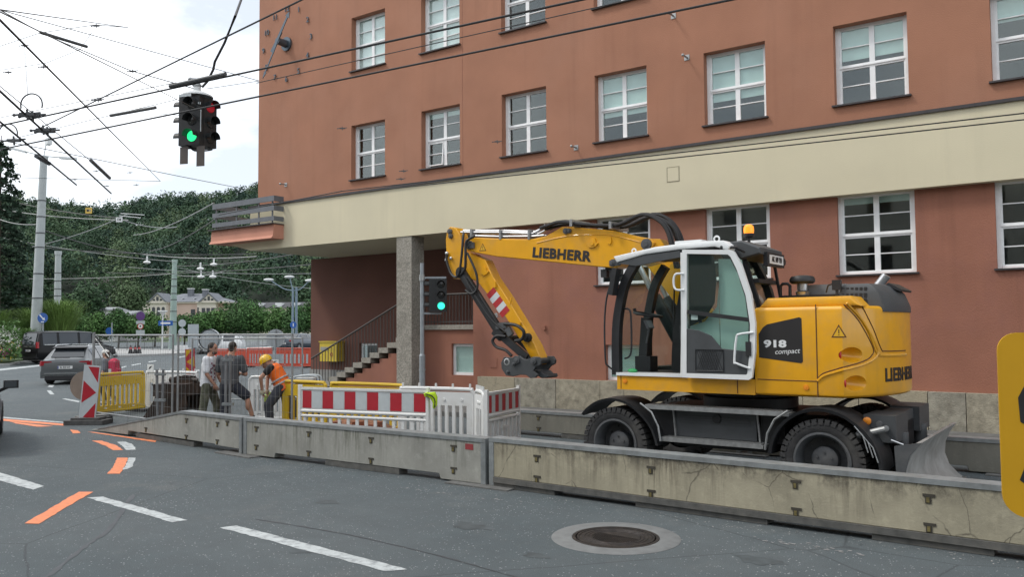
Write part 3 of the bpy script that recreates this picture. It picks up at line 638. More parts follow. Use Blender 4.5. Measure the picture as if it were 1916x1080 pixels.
# engine cover, air filter, rail, exhaust on the deck
rc = B(); pl_ = [(1.40,2.24),(1.45,2.50),(1.72,2.50),(1.90,2.40),(1.96,2.24)]
def cowl_ring(r_, x0, z): return [(x0,-.70*r_/RT+.0,z)]+[(CXT+r_*math.cos(rad(-21+42*k/12)), r_*math.sin(rad(-21+42*k/12)), z) for k in range(13)]+[(x0,.70*r_/RT,z)]
rings = [cowl_ring(RT+.012,1.36,2.17), cowl_ring(RT+.012,1.36,2.24), cowl_ring(RT-.05,1.37,2.40), cowl_ring(RT-.13,1.40,2.485), cowl_ring(RT-.19,1.44,2.51)]
VV = [[rc.bm.verts.new(p) for p in q] for q in rings]
for a, c in zip(VV, VV[1:]):
    for k in range(len(a)): rc.bm.faces.new((a[k], a[(k+1)%len(a)], c[(k+1)%len(a)], c[k]))
rc.bm.faces.new(VV[-1]); part('rear_cowl', rc, XG2, exc, smooth=40)
for i in range(6):
    for j in range(3): part('cowl_slot', B().box(1.40+.05*i, 1.43+.05*i, -.702+.02*j, -.64, 2.27+.07*j, 2.325+.07*j, .006), XK, exc, smooth=0)
part('exhaust', B().cone((1.62,.1,2.48), (1.74,.1,2.64), .06, .055, 14), XS, exc)
part('spoiler', B().prism([(1.78,2.50),(1.95,2.42),(1.97,2.44),(1.82,2.53)], 'y', -.2, .4), XK, exc, smooth=0)
part('deck_rail', B().box(.60, 1.38, -.50, -.44, 2.352, 2.40).tube([(.60,-.47,2.36),(.60,-.47,2.52),(.63,-.47,2.55),(.69,-.47,2.55),(.72,-.47,2.52),(.72,-.47,2.40)], .02, 8), XK, exc)
part('engine_cover', B().box(.90, 1.36, -.35, .45, 2.352, 2.53, .02), mat('cover_grey', (.17,.18,.19), .5, var=.1), exc)
part('air_filter', B().lathe([(.08,2.352),(.08,2.42),(.09,2.44),(.065,2.46),(.065,2.55)], (.86,-.42,0), 'z', 20), XS, exc)
part('filter_cap', B().lathe([(.0,2.545),(.13,2.545),(.155,2.57),(.155,2.60),(.135,2.635),(.06,2.65),(.0,2.652)], (.86,-.42,0), 'z', 28), XK, exc)
part('work_lamp', B().box(1.30, 1.40, -.72, -.66, 2.44, 2.56, .015).cone((1.35,-.69,2.36), (1.35,-.69,2.45), .018).tube([(1.31,-.69,2.52),(1.24,-.66,2.50),(1.20,-.6,2.42)], .01, 6), XK, exc)
# ---- cab
cabp = [(-1.44,1.38),(-1.43,1.98),(-1.37,2.36),(-1.28,2.65),(-1.12,2.90)]
roofp = [(-1.38,2.965),(-1.33,2.88),(-.9,2.965),(-.38,3.0),(.05,3.005),(.22,2.94),(.25,3.0),(.16,3.075),(-.15,3.085),(-.75,3.055)]
cab = ob('cab', None, exc)
part('roof', B().prism(roofp, 'y', -1.25, -.24, .02, 2), XW, cab)
part('roof_window_frame', B().box(-.62, -.25, -.95, -.45, 3.05, 3.14, .03, 2), XW, cab)
def pillar_(pts, wd, y0, y1, m, name='pillar'):
    P = smooth_pts([(p[0], 0, p[1]) for p in pts], 4); o_ = []; i_ = []
    for k, p in enumerate(P):
        d = (P[min(k+1,len(P)-1)]-P[max(k-1,0)]).normalized(); n_ = Vector((d.z, 0, -d.x)); o_.append((p.x, p.z)); i_.append((p.x+n_.x*wd, p.z+n_.z*wd))
    part(name, B().prism(o_+i_[::-1], 'y', y0, y1), m, cab, smooth=50)
pillar_(cabp, .11, -1.22, -1.12, XK); pillar_(cabp, .11, -.34, -.24, XK)
pillar_([(-.98,1.38),(-.97,1.7),(-.92,2.1),(-.84,2.5),(-.70,2.93)], .15, -.36, -.24, XK)
pillar_([(-.44,1.38),(-.42,2.0),(-.41,2.96)], .07, -1.24, -1.12, XW, 'door_post')
pillar_([(.50,1.38),(.50,2.0),(.42,2.5),(.20,2.95)], -.09, -1.215, -1.14, XK); pillar_([(.50,1.38),(.50,2.0),(.42,2.5),(.20,2.95)], -.09, -.34, -.24, XK)
part('sill', B().box(-1.36, -.38, -1.245, -1.0, 1.376, 1.415, .008), XW, cab)
part('floor', B().box(-1.42, .5, -1.2, -.25, 1.376, 1.41).box(-.15, .5, -1.12, -.3, 1.41, 1.75, .03).box(.40, .5, -1.15, -.3, 1.41, 2.0), XK, cab)
part('head_lining', B().box(-1.25, .2, -1.2, -.28, 2.93, 2.962).prism([(-1.34,2.875),(-.9,2.955),(-.42,2.985),(-.42,2.90),(-.6,2.88),(-1.05,2.82)], 'y', -1.235, -1.20), XG2, cab)
part('front_glass', B().prism([(p[0]+.02, p[1]) for p in cabp]+[(p[0]+.026, p[1]) for p in cabp[::-1]], 'y', -1.118, -.342), XGL, cab)
part('far_glass', B().prism([(-1.30,1.45),(-1.29,1.98),(-1.22,2.36),(-1.13,2.65),(-.99,2.90),(.15,2.93),(.38,2.5),(.45,2.0),(.45,1.45)], 'y', -.30, -.295), XGL, cab)
part('rear_glass', B().prism([(.44,2.0),(.37,2.5),(.17,2.92),(.176,2.92),(.376,2.5),(.446,2.0)], 'y', -1.13, -.345), XGL, cab)
# the door, swung right back against the side
dor = ob('cab_door', None, exc)
dpl = [(-.375,1.38),(-.36,2.2),(-.345,2.985),(.28,2.945),(.33,2.92),(.42,2.75),(.53,2.40),(.575,2.05),(.565,1.71),(.52,1.40),(.48,1.375)]
dpi = [(-.315,1.435),(-.30,2.2),(-.285,2.93),(.25,2.89),(.285,2.86),(.36,2.70),(.465,2.38),(.51,2.04),(.50,1.71),(.465,1.45),(.45,1.435)]
b = B(); n_ = len(dpl)
va = [[b.bm.verts.new((p[0], y, p[1])) for p in q] for q, y in ((dpl,-1.33),(dpi,-1.33),(dpi,-1.28),(dpl,-1.28))]
for i in range(n_):
    for k in range(4): b.bm.faces.new((va[k][i], va[k][(i+1)%n_], va[(k+1)%4][(i+1)%n_], va[(k+1)%4][i]))
part('door_frame', b, XW, dor, smooth=30)
part('door_glass', B().prism(dpi, 'y', -1.308, -1.302), XGL, dor, smooth=0)
part('lower_panel', B().prism([(-.31,1.99),(-.15,1.97),(.02,1.90),(.15,1.745),(.50,1.71),(.465,1.45),(.45,1.435),(-.315,1.435)], 'y', -1.325, -1.309, .004), XG2, dor, smooth=0)
b = B()
for k in range(9):
    b.tube([(-.18+.03*k,-1.331,1.47),(-.18+.03*k+.1,-1.331,1.73)], .0025, 4); b.tube([(-.08+.03*k,-1.331,1.47),(-.18+.03*k,-1.331,1.73)], .0025, 4)
part('door_net', b.tube([(-.19,-1.332,1.47),(.17,-1.332,1.47),(.17,-1.332,1.73),(-.19,-1.332,1.73)], .006, 5, closed=True), XK, dor)
part('pane_reflection_sheet', B().prism([(.10,1.50),(.09,2.85),(.24,2.84),(.33,2.66),(.42,2.36),(.455,2.04),(.44,1.72),(.40,1.50)], 'y', -1.228, -1.222), mat('painted_pane_reflection', (.45,.57,.53), .25, var=.05), cab, smooth=0)  # opaque sheets; the side window's pale reflection is put into their colour
part('pane_reflection_sheet', B().prism([(-.30,2.02),(-.1,2.08),(.06,2.26),(.088,2.5),(.089,1.5),(-.30,1.5)], 'y', -1.228, -1.222), MATS['painted_pane_reflection'], cab, smooth=0)
part('slide_rail', B().bar((-.29,-1.318,2.20), (.50,-1.318,2.09), .02, .05), XK, dor, smooth=0)
part('door_dark_sheet', B().prism([(-.28,2.01),(-.27,2.92),(.06,2.89),(.09,2.6),(.06,2.3),(-.06,2.12)], 'y', -1.300, -1.297), mat('dark_sheet_face', (.018,.022,.022), .15, var=0), dor, smooth=0)  # dark opaque sheet behind the left part of the door glass
part('handle', B().tube(smooth_pts([(-.33,-1.33,2.68),(-.41,-1.37,2.68),(-.445,-1.37,2.63),(-.445,-1.37,2.53),(-.41,-1.37,2.48),(-.33,-1.33,2.475)], 4), .014, 8), XW, dor)
part('handle', B().tube(smooth_pts([(.55,-1.33,1.94),(.40,-1.37,1.92),(.355,-1.37,1.87),(.325,-1.37,1.60),(.35,-1.37,1.57),(.50,-1.33,1.51)], 4), .014, 8), XW, dor)
part('latch', B().box(.455, .52, -1.345, -1.331, 1.66, 1.83, .01), XK, dor)
part('sticker', B().box(-.25, -.16, -1.3095, -1.3085, 2.10, 2.20), mat('sticker', (.35,.45,.43), .6), dor, smooth=0)
# seat, column, console
part('seat', B().box(-.38, .12, -1.0, -.52, 1.72, 1.88, .05, 2).obox((.14,-.76,2.2), (.16,.46,.72), Matrix.Rotation(rad(10), 3, 'Y'), .05, 2).obox((.22,-.76,2.62), (.10,.28,.2), Matrix.Rotation(rad(8), 3, 'Y'), .03, 2), XG2, cab)
part('arm_console', B().box(-.52, .1, -1.06, -.95, 1.85, 2.03, .03, 2).box(-.52, .1, -.56, -.46, 1.85, 2.03, .03, 2).cone((-.47,-1.0,2.02), (-.5,-1.0,2.24), .022, .03).cone((-.47,-.51,2.02), (-.5,-.51,2.24), .022, .03).box(-.60,-.42,-.7,-.45,1.45,1.98,.03), XG2, cab)
part('steering_column', B().bar((-1.20,-.75,1.42), (-1.14,-.75,2.14), .12, .14, .02).box(-1.28, -1.05, -.86, -.64, 1.41, 1.62, .03), XK, cab)
part('steering_wheel', B().tube([(-1.13+.19*math.cos(a)*.98, -.75+.19*math.sin(a), 2.185-.035*math.cos(a)) for a in np.linspace(0, 2*math.pi, 24, endpoint=False)], .017, 8, closed=True).bar((-1.3,-.75,2.19), (-.96,-.75,2.16), .05, .02).cone((-1.29,-.80,2.20), (-1.31,-.80,2.27), .018, .026), XK, cab)
part('display', B().obox((-1.0,-.98,2.05), (.03,.17,.12), Matrix.Rotation(rad(-25), 3, 'Y'), .01).cone((-1.0,-.98,2.0), (-1.08,-.9,1.8), .015), XG, cab)
part('display_screen', B().obox((-.982,-.98,2.056), (.004,.15,.10), Matrix.Rotation(rad(-25), 3, 'Y')), mat('screen_grey', (.16,.19,.2), .3), cab, smooth=0)
part('floor_mat_bag', B().ball((-1.18,-1.12,1.435), (.07,.05,.03), 10, 6), mat('green_bag', (.03,.32,.10), .6), cab)
part('grab_rail', B().tube(smooth_pts([(-1.28,-1.16,2.26),(-1.18,-1.20,2.25),(-1.15,-1.20,2.15),(-1.15,-1.20,1.75),(-1.18,-1.20,1.63),(-1.27,-1.16,1.60)], 4), .013, 7), XK, cab)
part('mirror_arm', B().tube(smooth_pts([(-1.24,-1.24,2.72),(-1.41,-1.30,2.55),(-1.49,-1.30,2.17),(-1.49,-1.30,1.6),(-1.46,-1.28,1.5),(-1.39,-1.24,1.44)], 4), .012, 7), XK, cab)
part('mirror', B().obox((-1.33,-1.31,2.62), (.07,.13,.36), Matrix.Rotation(rad(12), 3, 'Y'), .025, 2), XK, cab)
part('wiper', B().tube([(-.97,-.33,1.5),(-.93,-.33,2.6)], .012, 6), XK, cab)
part('roof_eye', B().tube([(-.02+.035*math.cos(a), -1.0, 3.125+.035*math.sin(a)) for a in np.linspace(0, 2*math.pi, 14, endpoint=False)], .012, 6, closed=True), XW, cab)
part('roof_eye', B().tube([(-1.25+.03*math.cos(a), -.9, 3.055+.03*math.sin(a)) for a in np.linspace(0, 2*math.pi, 12, endpoint=False)], .011, 6, closed=True), XW, cab)
part('rear_visor', B().prism([(.05,3.07),(.32,3.08),(.55,2.98),(.56,2.90),(.30,2.84),(.22,2.94),(.18,3.05)], 'y', -1.05, -.22, .02), XG2, cab)
part('visor_arm', B().tube([(.14,-1.22,2.99),(.30,-1.2,2.985),(.38,-1.1,2.93)], .018, 8).ball((.14,-1.235,2.99), .026, 10, 7), XK, cab)
part('rear_frame', B().bar((.30,-.95,2.9), (.56,-.95,2.02), .05, .05).bar((.46,-.3,2.88), (.60,-.3,2.02), .03, .04).box(.38, .50, -.95, -.3, 2.55, 2.60), XK, cab, smooth=0)
part('plate_holder', B().box(.545, .60, -.92, -.30, 2.76, 2.93, .01).cone((.60,-.28,2.84), (.53,-.28,2.84), .045, n=14), XK, cab)
part('number_plate', B().box(.602, .608, -.86, -.36, 2.79, 2.90), mat('plate_white', (.72,.73,.72), .5, var=.03), cab, smooth=0)
lettering('AK 109 YN', .095, XDK, cab, (.611,-.61,2.845), rad(90), bold=.002, sx=.82, name='plate_lettering')
bcn = part('beacon_base', B().cone((.28,-.68,3.07), (.28,-.68,3.15), .02).lathe([(.055,3.15),(.065,3.17),(.065,3.20),(.0,3.205)], (.28,-.68,0), 'z', 18), XK, cab)
part('beacon_lens', B().lathe([(.062,3.201),(.066,3.25),(.060,3.29),(.035,3.315),(.0,3.32)], (.28,-.68,0), 'z', 20), mat('beacon_amber', (.8,.25,.02), .15, var=0, emit=(1,.30,.02), es=.9), bcn)
# ---- boom, stick, coupler
boomp = [(-4.94,3.43),(-4.91,3.53),(-4.82,3.57),(-4.04,3.49),(-3.54,3.45),(-3.27,3.48),(-2.97,3.6),(-2.8,3.59),(-2.38,3.53),(-2.02,3.47),(-1.58,3.34),(-1.46,3.32),(-1.37,3.25),(-1.41,3.16),(-1.72,3.08),(-1.90,2.99),(-1.95,2.93),(-2.03,2.905),(-2.39,2.95),(-3.18,3.06),(-4.27,3.21),(-4.7,3.3),(-4.89,3.35)]
boom = part('boom', B().prism(boomp, 'y', -.05, .27, .012), XY, exc, smooth=30)
part('lower_boom', B().prism([(-1.55,3.32),(-1.30,3.30),(-.55,2.2),(-.30,1.55),(-.62,1.50),(-1.0,2.25),(-1.62,3.05)], 'y', .0, .22, .01), XY, exc, smooth=30)
part('boom_weld', B().tube(smooth_pts([(-3.45,-.052,3.38),(-3.0,-.052,3.44),(-2.6,-.052,3.45),(-2.1,-.052,3.41),(-1.6,-.052,3.27)], 4), .008, 5), XY, boom)
def boss(x, z, r_, y, m=XG, parent=boom, d=.03): part('pin_boss', B().lathe([(r_,y),(r_*.95,y-d),(r_*.5,y-d*1.1),(r_*.45,y-d*1.5),(0,y-d*1.5)], (x,0,z), 'y', 20), m, parent)
boss(-4.83,3.44,.075,-.05); boss(-1.49,3.23,.085,-.05); boss(-2.06,2.98,.05,-.05); boss(-1.95,2.99,.05,-.05); boss(-2.88,3.53,.05,-.05); boss(-2.82,3.53,.04,-.05)
part('pin_lock', B().box(-4.83,-4.72,-.085,-.051,3.38,3.48,.01), XG, boom, smooth=30)
part('pin_lock', B().prism([(-2.11,2.94),(-2.11,3.02),(-2.06,3.04),(-1.93,3.04),(-1.89,2.99),(-1.94,2.94)], 'y', -.07, -.051), XG, boom, smooth=30)
part('boom_bracket', B().prism([(-2.48,3.26),(-2.50,3.31),(-2.44,3.33),(-2.44,3.38),(-2.36,3.38),(-2.34,3.32),(-2.30,3.30),(-2.34,3.26),(-2.38,3.24),(-2.44,3.24)], 'y', -.075, -.051).lathe([(.03,-.074),(.03,-.09),(.0,-.09)], (-2.40,0,3.30), 'y', 12).prism([(-2.14,3.28),(-2.10,3.34),(-2.08,3.38),(-2.07,3.33),(-2.08,3.29),(-2.09,3.27)], 'y', -.07, -.051), XY, boom, smooth=30)
warn(-4.55, 3.385, .075, -.051, boom)
me = text_mesh('LIEBHERR', .215, .003, .0095, 'CENTER', space=1.1); me.transform(Matrix.Diagonal((1.0,1,1,1)))
x0_, x1_ = min(v.co.x for v in me.vertices), max(v.co.x for v in me.vertices); me.transform(Matrix.Diagonal((1.10/(x1_-x0_),1,1,1))); me.transform(Matrix.Rotation(rad(-7.0), 4, 'Z')); me.transform(TXT)
me.materials.clear(); me.materials.append(XDK); ob('boom_lettering', me, boom, (-2.99,-.054,3.165))
stickp = [(-5.32,3.8),(-5.39,3.74),(-5.42,3.58),(-5.40,3.22),(-5.32,3.03),(-5.24,2.88),(-5.02,2.93),(-4.71,2.81),(-4.45,2.54),(-4.12,2.2),(-3.9,1.91),(-3.72,1.68),(-3.61,1.52),(-3.45,1.43),(-3.40,1.48),(-3.53,1.74),(-3.72,2.01),(-4.12,2.56),(-4.38,2.88),(-4.54,3.17),(-4.92,3.33),(-5.05,3.45),(-5.09,3.64),(-5.19,3.77)]
stick = part('stick', B().prism(stickp, 'y', 0, .22, .010), XY, exc, smooth=30)
boss(-5.31,3.71,.05,0,XG,stick); boss(-5.29,3.63,.045,0,XG,stick); boss(-3.66,1.86,.075,0,XK,stick,.06)
part('stick_bracket', B().prism([(-4.62,2.93),(-4.66,2.98),(-4.60,3.0),(-4.59,3.05),(-4.52,3.05),(-4.49,2.99),(-4.45,2.97),(-4.50,2.93),(-4.55,2.91)], 'y', -.025, -.001).box(-4.35,-4.30,-.03,-.001,2.70,2.80).bar((-4.02,-.012,2.42),(-3.98,-.012,2.52),.02,.02).bar((-3.85,-.012,2.02),(-3.80,-.012,2.12),.02,.02), XY, stick, smooth=30)
for k in range(5):      # red and white warning strip on the stick
    a, b_ = Vector((-4.44,2.645)), Vector((-4.105,2.25)); p0 = a.lerp(b_, k/5); p1 = a.lerp(b_, (k+1)/5-.004); n2 = Vector((.075,.062)); sk = Vector((.02,-.03))
    part('warning_stripe', B().prism([tuple(p0-n2), tuple(p1-n2), tuple(p1+n2), tuple(p0+n2)], 'y', -.004, -.0005), mat('stripe_red', (.45,.03,.035), .5, var=.04) if k % 2 == 0 else mat('stripe_white', (.62,.65,.66), .5, var=.04), stick, smooth=0)
part('bucket_cylinder', B().cone((-5.02,-.02,2.97), (-4.20,-.02,1.92), .085, n=18).lathe([(.0,0),(.1,0),(.1,.09),(.0,.09)], (-5.04,-.065,2.98), 'y', 18).obox((-4.2,-.02,1.93), (.16,.2,.2), Matrix.Rotation(rad(-52), 3, 'Y'), .02), XK, exc)
part('cylinder_rod', B().cone((-4.20,-.02,1.92), (-3.78,-.02,1.58), .045, n=14), XS, exc)
part('linkage', B().bar((-4.08,-.10,1.86), (-3.62,-.10,1.54), .05, .12, .02).bar((-4.08,.25,1.86), (-3.62,.25,1.54), .05, .12, .02).cone((-4.06,-.12,1.84), (-4.06,.27,1.84), .06), XK, exc)
part('valve_block', B().obox((-4.12,-.08,2.06), (.22,.10,.10), Matrix.Rotation(rad(-5), 3, 'Y'), .015).obox((-3.95,-.12,1.96), (.10,.06,.14), Matrix.Rotation(rad(-30), 3, 'Y'), .01), XG, exc)
cplp = [(-4.01,1.55),(-4.07,1.46),(-4.06,1.36),(-3.97,1.25),(-3.83,1.24),(-3.7,1.27),(-3.57,1.27),(-3.49,1.22),(-3.4,1.23),(-3.35,1.28),(-3.43,1.34),(-3.38,1.4),(-3.29,1.44),(-3.28,1.5),(-3.33,1.56),(-3.44,1.56),(-3.52,1.52),(-3.62,1.52),(-3.7,1.57),(-3.79,1.57),(-3.84,1.54)]
cp = part('quick_coupler', B().prism(cplp, 'y', -.20, -.15, .006).prism(cplp, 'y', .20, .25, .006).box(-3.92, -3.45, -.149, .199, 1.29, 1.34).cone((-3.42,-.22,1.49), (-3.42,.27,1.49), .05), XG2, exc, smooth=30)
for x, z, r_ in ((-3.74,1.50,.055),(-3.415,1.49,.055),(-3.92,1.31,.025),(-3.80,1.44,.03)): boss(x, z, r_, -.20, XG, cp)
part('coupler_hook', B().prism([(-3.45,1.35),(-3.36,1.33),(-3.30,1.28),(-3.24,1.29),(-3.22,1.25),(-3.25,1.225),(-3.34,1.22),(-3.45,1.27)], 'y', -.1, .2, .008), XG2, cp, smooth=30)
part('coupler_pocket', B().lathe([(.06,-.201),(.05,-.205),(.035,-.205)], (-3.95,0,1.47), 'y', 16), XS, cp)
# pipes and hoses
for dy, dz in ((-.02,.0),(.05,.035),(.12,0)): part('steel_pipe', B().tube([(-5.05,dy,3.68+dz),(-4.17,dy,3.61+dz),(-3.54,dy,3.545+dz),(-3.42,dy,3.58+dz),(-3.34,dy,3.64+dz)], .02, 8), XS, boom)
for dy in (-.02,.06): part('steel_pipe', B().tube([(-4.80,dy,3.60),(-4.17,dy,3.54),(-3.54,dy,3.50),(-3.32,dy,3.50)], .018, 8), XS, boom)
for q, z_ in ((-4.2,3.49),(-3.62,3.45),(-4.82,3.55)): part('pipe_clamp', B().box(q,q+.04,-.06,.16,z_,z_+.16), XGAL, boom, smooth=0)
random.seed(3)
for k in range(7):
    y = -.12+.075*k; h = random.uniform(-.03,.03); e = random.uniform(-.06,.05)
    P = [(-3.36,y*.6,3.62+h*.3),(-3.2,y*.7,3.66+h),(-2.95,y,3.69+h),(-2.6,y,3.62+h*.4),(-2.17,y,3.56+h*.3),(-1.89,y,3.57+h),(-1.54+e,y,3.68+h),(-1.30+e,y,3.60+h),(-1.14+e,y,3.42),(-1.06+e*.6,y,3.15),(-1.0+e*.4,y,2.85)]
    part('hydraulic_hose', B().tube(smooth_pts(P, 4), .027, 7), XH, exc)
for P, r_ in (([(-4.68,-.10,3.58),(-4.85,-.12,3.49),(-4.86,-.13,3.25),(-4.88,-.12,3.04),(-5.0,-.10,2.93)], .024), ([(-5.0,.0,3.68),(-4.95,-.08,3.6),(-4.95,-.12,3.3),(-5.0,-.12,3.0),(-5.1,-.1,2.9),(-5.25,-.06,2.98),(-5.36,-.04,3.2),(-5.36,-.03,3.3)], .022),
    ([(-4.83,-.12,3.3),(-4.66,-.14,3.03),(-4.60,-.14,2.85),(-4.61,-.14,2.67),(-4.73,-.14,2.6),(-4.87,-.12,2.67)], .02), ([(-4.05,-.13,2.09),(-3.78,-.16,2.06),(-3.63,-.17,1.96),(-3.68,-.15,1.84),(-3.83,-.13,1.81)], .028),
    ([(-4.02,-.13,1.88),(-4.18,-.16,1.89),(-4.26,-.17,1.81),(-4.18,-.17,1.71),(-3.99,-.18,1.66),(-3.87,-.18,1.57)], .026), ([(-4.9,-.12,2.9),(-4.6,-.13,2.5),(-4.3,-.13,2.15),(-4.0,-.14,1.95)], .018), ([(-4.85,-.10,2.9),(-4.5,-.11,2.48),(-4.2,-.12,2.1)], .018)):
    part('hydraulic_hose', B().tube(smooth_pts(P, 5), r_, 8), XH, exc)
part('hose_fitting', B().ball((-5.36,-.03,3.33), .035, 8, 6).ball((-5.27,-.03,3.24), .03, 8, 6).cone((-5.36,-.03,3.3), (-5.38,-.05,3.2), .014).bar((-4.22,-.14,2.26),(-4.17,-.14,2.2),.03,.03), XS, stick)
for q, z_ in ((-2.74,3.58),(-2.05,3.49)): part('hose_clip', B().box(q,q+.045,-.18,.36,z_,z_+.11), XS, boom, smooth=0)
part('boom_lamp', B().box(-2.30,-2.20,.0,.1,2.78,2.90,.015).box(-2.15,-2.05,.0,.1,2.77,2.89,.015).box(-2.24,-2.10,.03,.07,2.88,2.95), XK, boom)
part('boom_ram', B().cone((-.95,.32,1.75), (-1.35,.32,2.45), .09, n=16).cone((-.95,-.1,1.75), (-1.35,-.1,2.45), .09, n=16), XK, exc)
part('ram_rod', B().cone((-1.30,.32,2.36), (-1.62,.32,2.98), .045, n=12).cone((-1.30,-.1,2.36), (-1.62,-.1,2.98), .045, n=12), XS, exc)
# ================================================================== concrete barriers
def stained(name, base, dark, streak=.6, crack=0., topz=.58):
    m = bpy.data.materials.new(name); m.use_nodes = True; t = m.node_tree; n = t.nodes; p = n['Principled BSDF']; l = t.links.new
    co = n.new('ShaderNodeTexCoord')
    def noise(sc_, s, det=7, ro=.6):
        mp_ = n.new('ShaderNodeMapping'); mp_.inputs['Scale'].default_value = sc_; l(co.outputs['Object'], mp_.inputs[0])
        a = n.new('ShaderNodeTexNoise'); a.inputs['Scale'].default_value = s; a.inputs['Detail'].default_value = det; a.inputs['Roughness'].default_value = ro; l(mp_.outputs[0], a.inputs['Vector']); return a.outputs[0]
    def rng(src, a, b, c, d):
        r = n.new('ShaderNodeMapRange'); r.inputs[1].default_value = a; r.inputs[2].default_value = b; r.inputs[3].default_value = c; r.inputs[4].default_value = d; l(src, r.inputs[0]); return r.outputs[0]
    def mul(a, b):
        x = n.new('ShaderNodeMath'); x.operation = 'MULTIPLY'; l(a, x.inputs[0]); l(b, x.inputs[1]); return x.outputs[0]
    def mixc(f, a, b):
        x = n.new('ShaderNodeMix'); x.data_type = 'RGBA'; l(f, x.inputs[0])
        for s_, v in ((6, a), (7, b)):
            if isinstance(v, tuple): x.inputs[s_].default_value = (*v, 1)
            else: l(v, x.inputs[s_])
        return x.outputs[2]
    c = mixc(rng(noise((1,1,1), 2.2), .35, .7, 0, 1), base, tuple(v*.72 for v in base))
    c = mixc(rng(noise((1,1,1), 9, 8, .7), .52, .75, 0, .5), c, tuple(min(1, v*1.35) for v in base))
    sep = n.new('ShaderNodeSeparateXYZ'); l(co.outputs['Object'], sep.inputs[0])
    drip = mul(rng(noise((9,1,.55), 1.6, 6, .7), .46, .64, 0, 1), rng(sep.outputs[2], .10, topz, .12, 1.25))
    patch = rng(noise((.9,1,.9), 1.5, 4), .42, .62, .1, 1)
    dd = mul(drip, patch); sc_ = n.new('ShaderNodeMath'); sc_.operation = 'MULTIPLY'; sc_.inputs[1].default_value = streak; l(dd, sc_.inputs[0])
    c = mixc(sc_.outputs[0], c, dark)
    if crack:
        top = mul(rng(noise((1.6,1,1.2), 2.4, 8, .75), .44, .60, 0, .85), rng(sep.outputs[2], topz-.20, topz-.03, 0, 1)); c = mixc(top, c, (.055,.048,.038))
        wob = n.new('ShaderNodeMix'); wob.data_type = 'RGBA'; wob.inputs[0].default_value = .16; l(co.outputs['Object'], wob.inputs[6])
        nn = n.new('ShaderNodeTexNoise'); nn.inputs['Scale'].default_value = 3.; nn.inputs['Detail'].default_value = 8; l(co.outputs['Object'], nn.inputs['Vector']); l(nn.outputs['Color'], wob.inputs[7])
        v = n.new('ShaderNodeTexVoronoi'); v.feature = 'DISTANCE_TO_EDGE'; v.inputs['Scale'].default_value = 2.3
        mp_ = n.new('ShaderNodeMapping'); mp_.inputs['Scale'].default_value = (1.2,0,.8); l(wob.outputs[2], mp_.inputs[0]); l(mp_.outputs[0], v.inputs['Vector'])
        cr_ = mul(rng(v.outputs['Distance'], .0, .013, crack, 0), rng(noise((1,1,1), 2.2, 3), .46, .54, 0, 1)); c = mixc(cr_, c, (.045,.037,.028))
    l(c, p.inputs['Base Color']); p.inputs['Roughness'].default_value = .88
    b = n.new('ShaderNodeBump'); b.inputs['Strength'].default_value = .35; b.inputs['Distance'].default_value = .01; l(noise((1,1,1), 40, 5), b.inputs['Height']); l(b.outputs[0], p.inputs['Normal'])
    return m
BC1 = stained('barrier_concrete', (.315,.315,.285), (.075,.078,.052), 1.)
BC2 = stained('stained_barrier_concrete', (.365,.335,.245), (.085,.07,.048), 1., .7)
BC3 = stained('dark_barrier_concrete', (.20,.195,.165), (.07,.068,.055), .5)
GALV = mat('barrier_steel', (.27,.29,.295), .5, metal=.45, var=.18, scale=9, dirt=(.15,.15,.14), dirtamt=.5, dscale=3)
FOOTC = mat('barrier_flange', (.085,.085,.08), .8, var=.3, scale=9, dirt=(.16,.15,.13), dirtamt=.6, dscale=4)
PADM = mat('rubber_pad', (.12,.12,.115), .9, var=.3, scale=8)
POCK = mat('pocket_yellow', (.13,.105,.035), .7, var=.4, scale=30); HOLE = mat('pocket_dark', (.05,.045,.035), .9, var=.2)
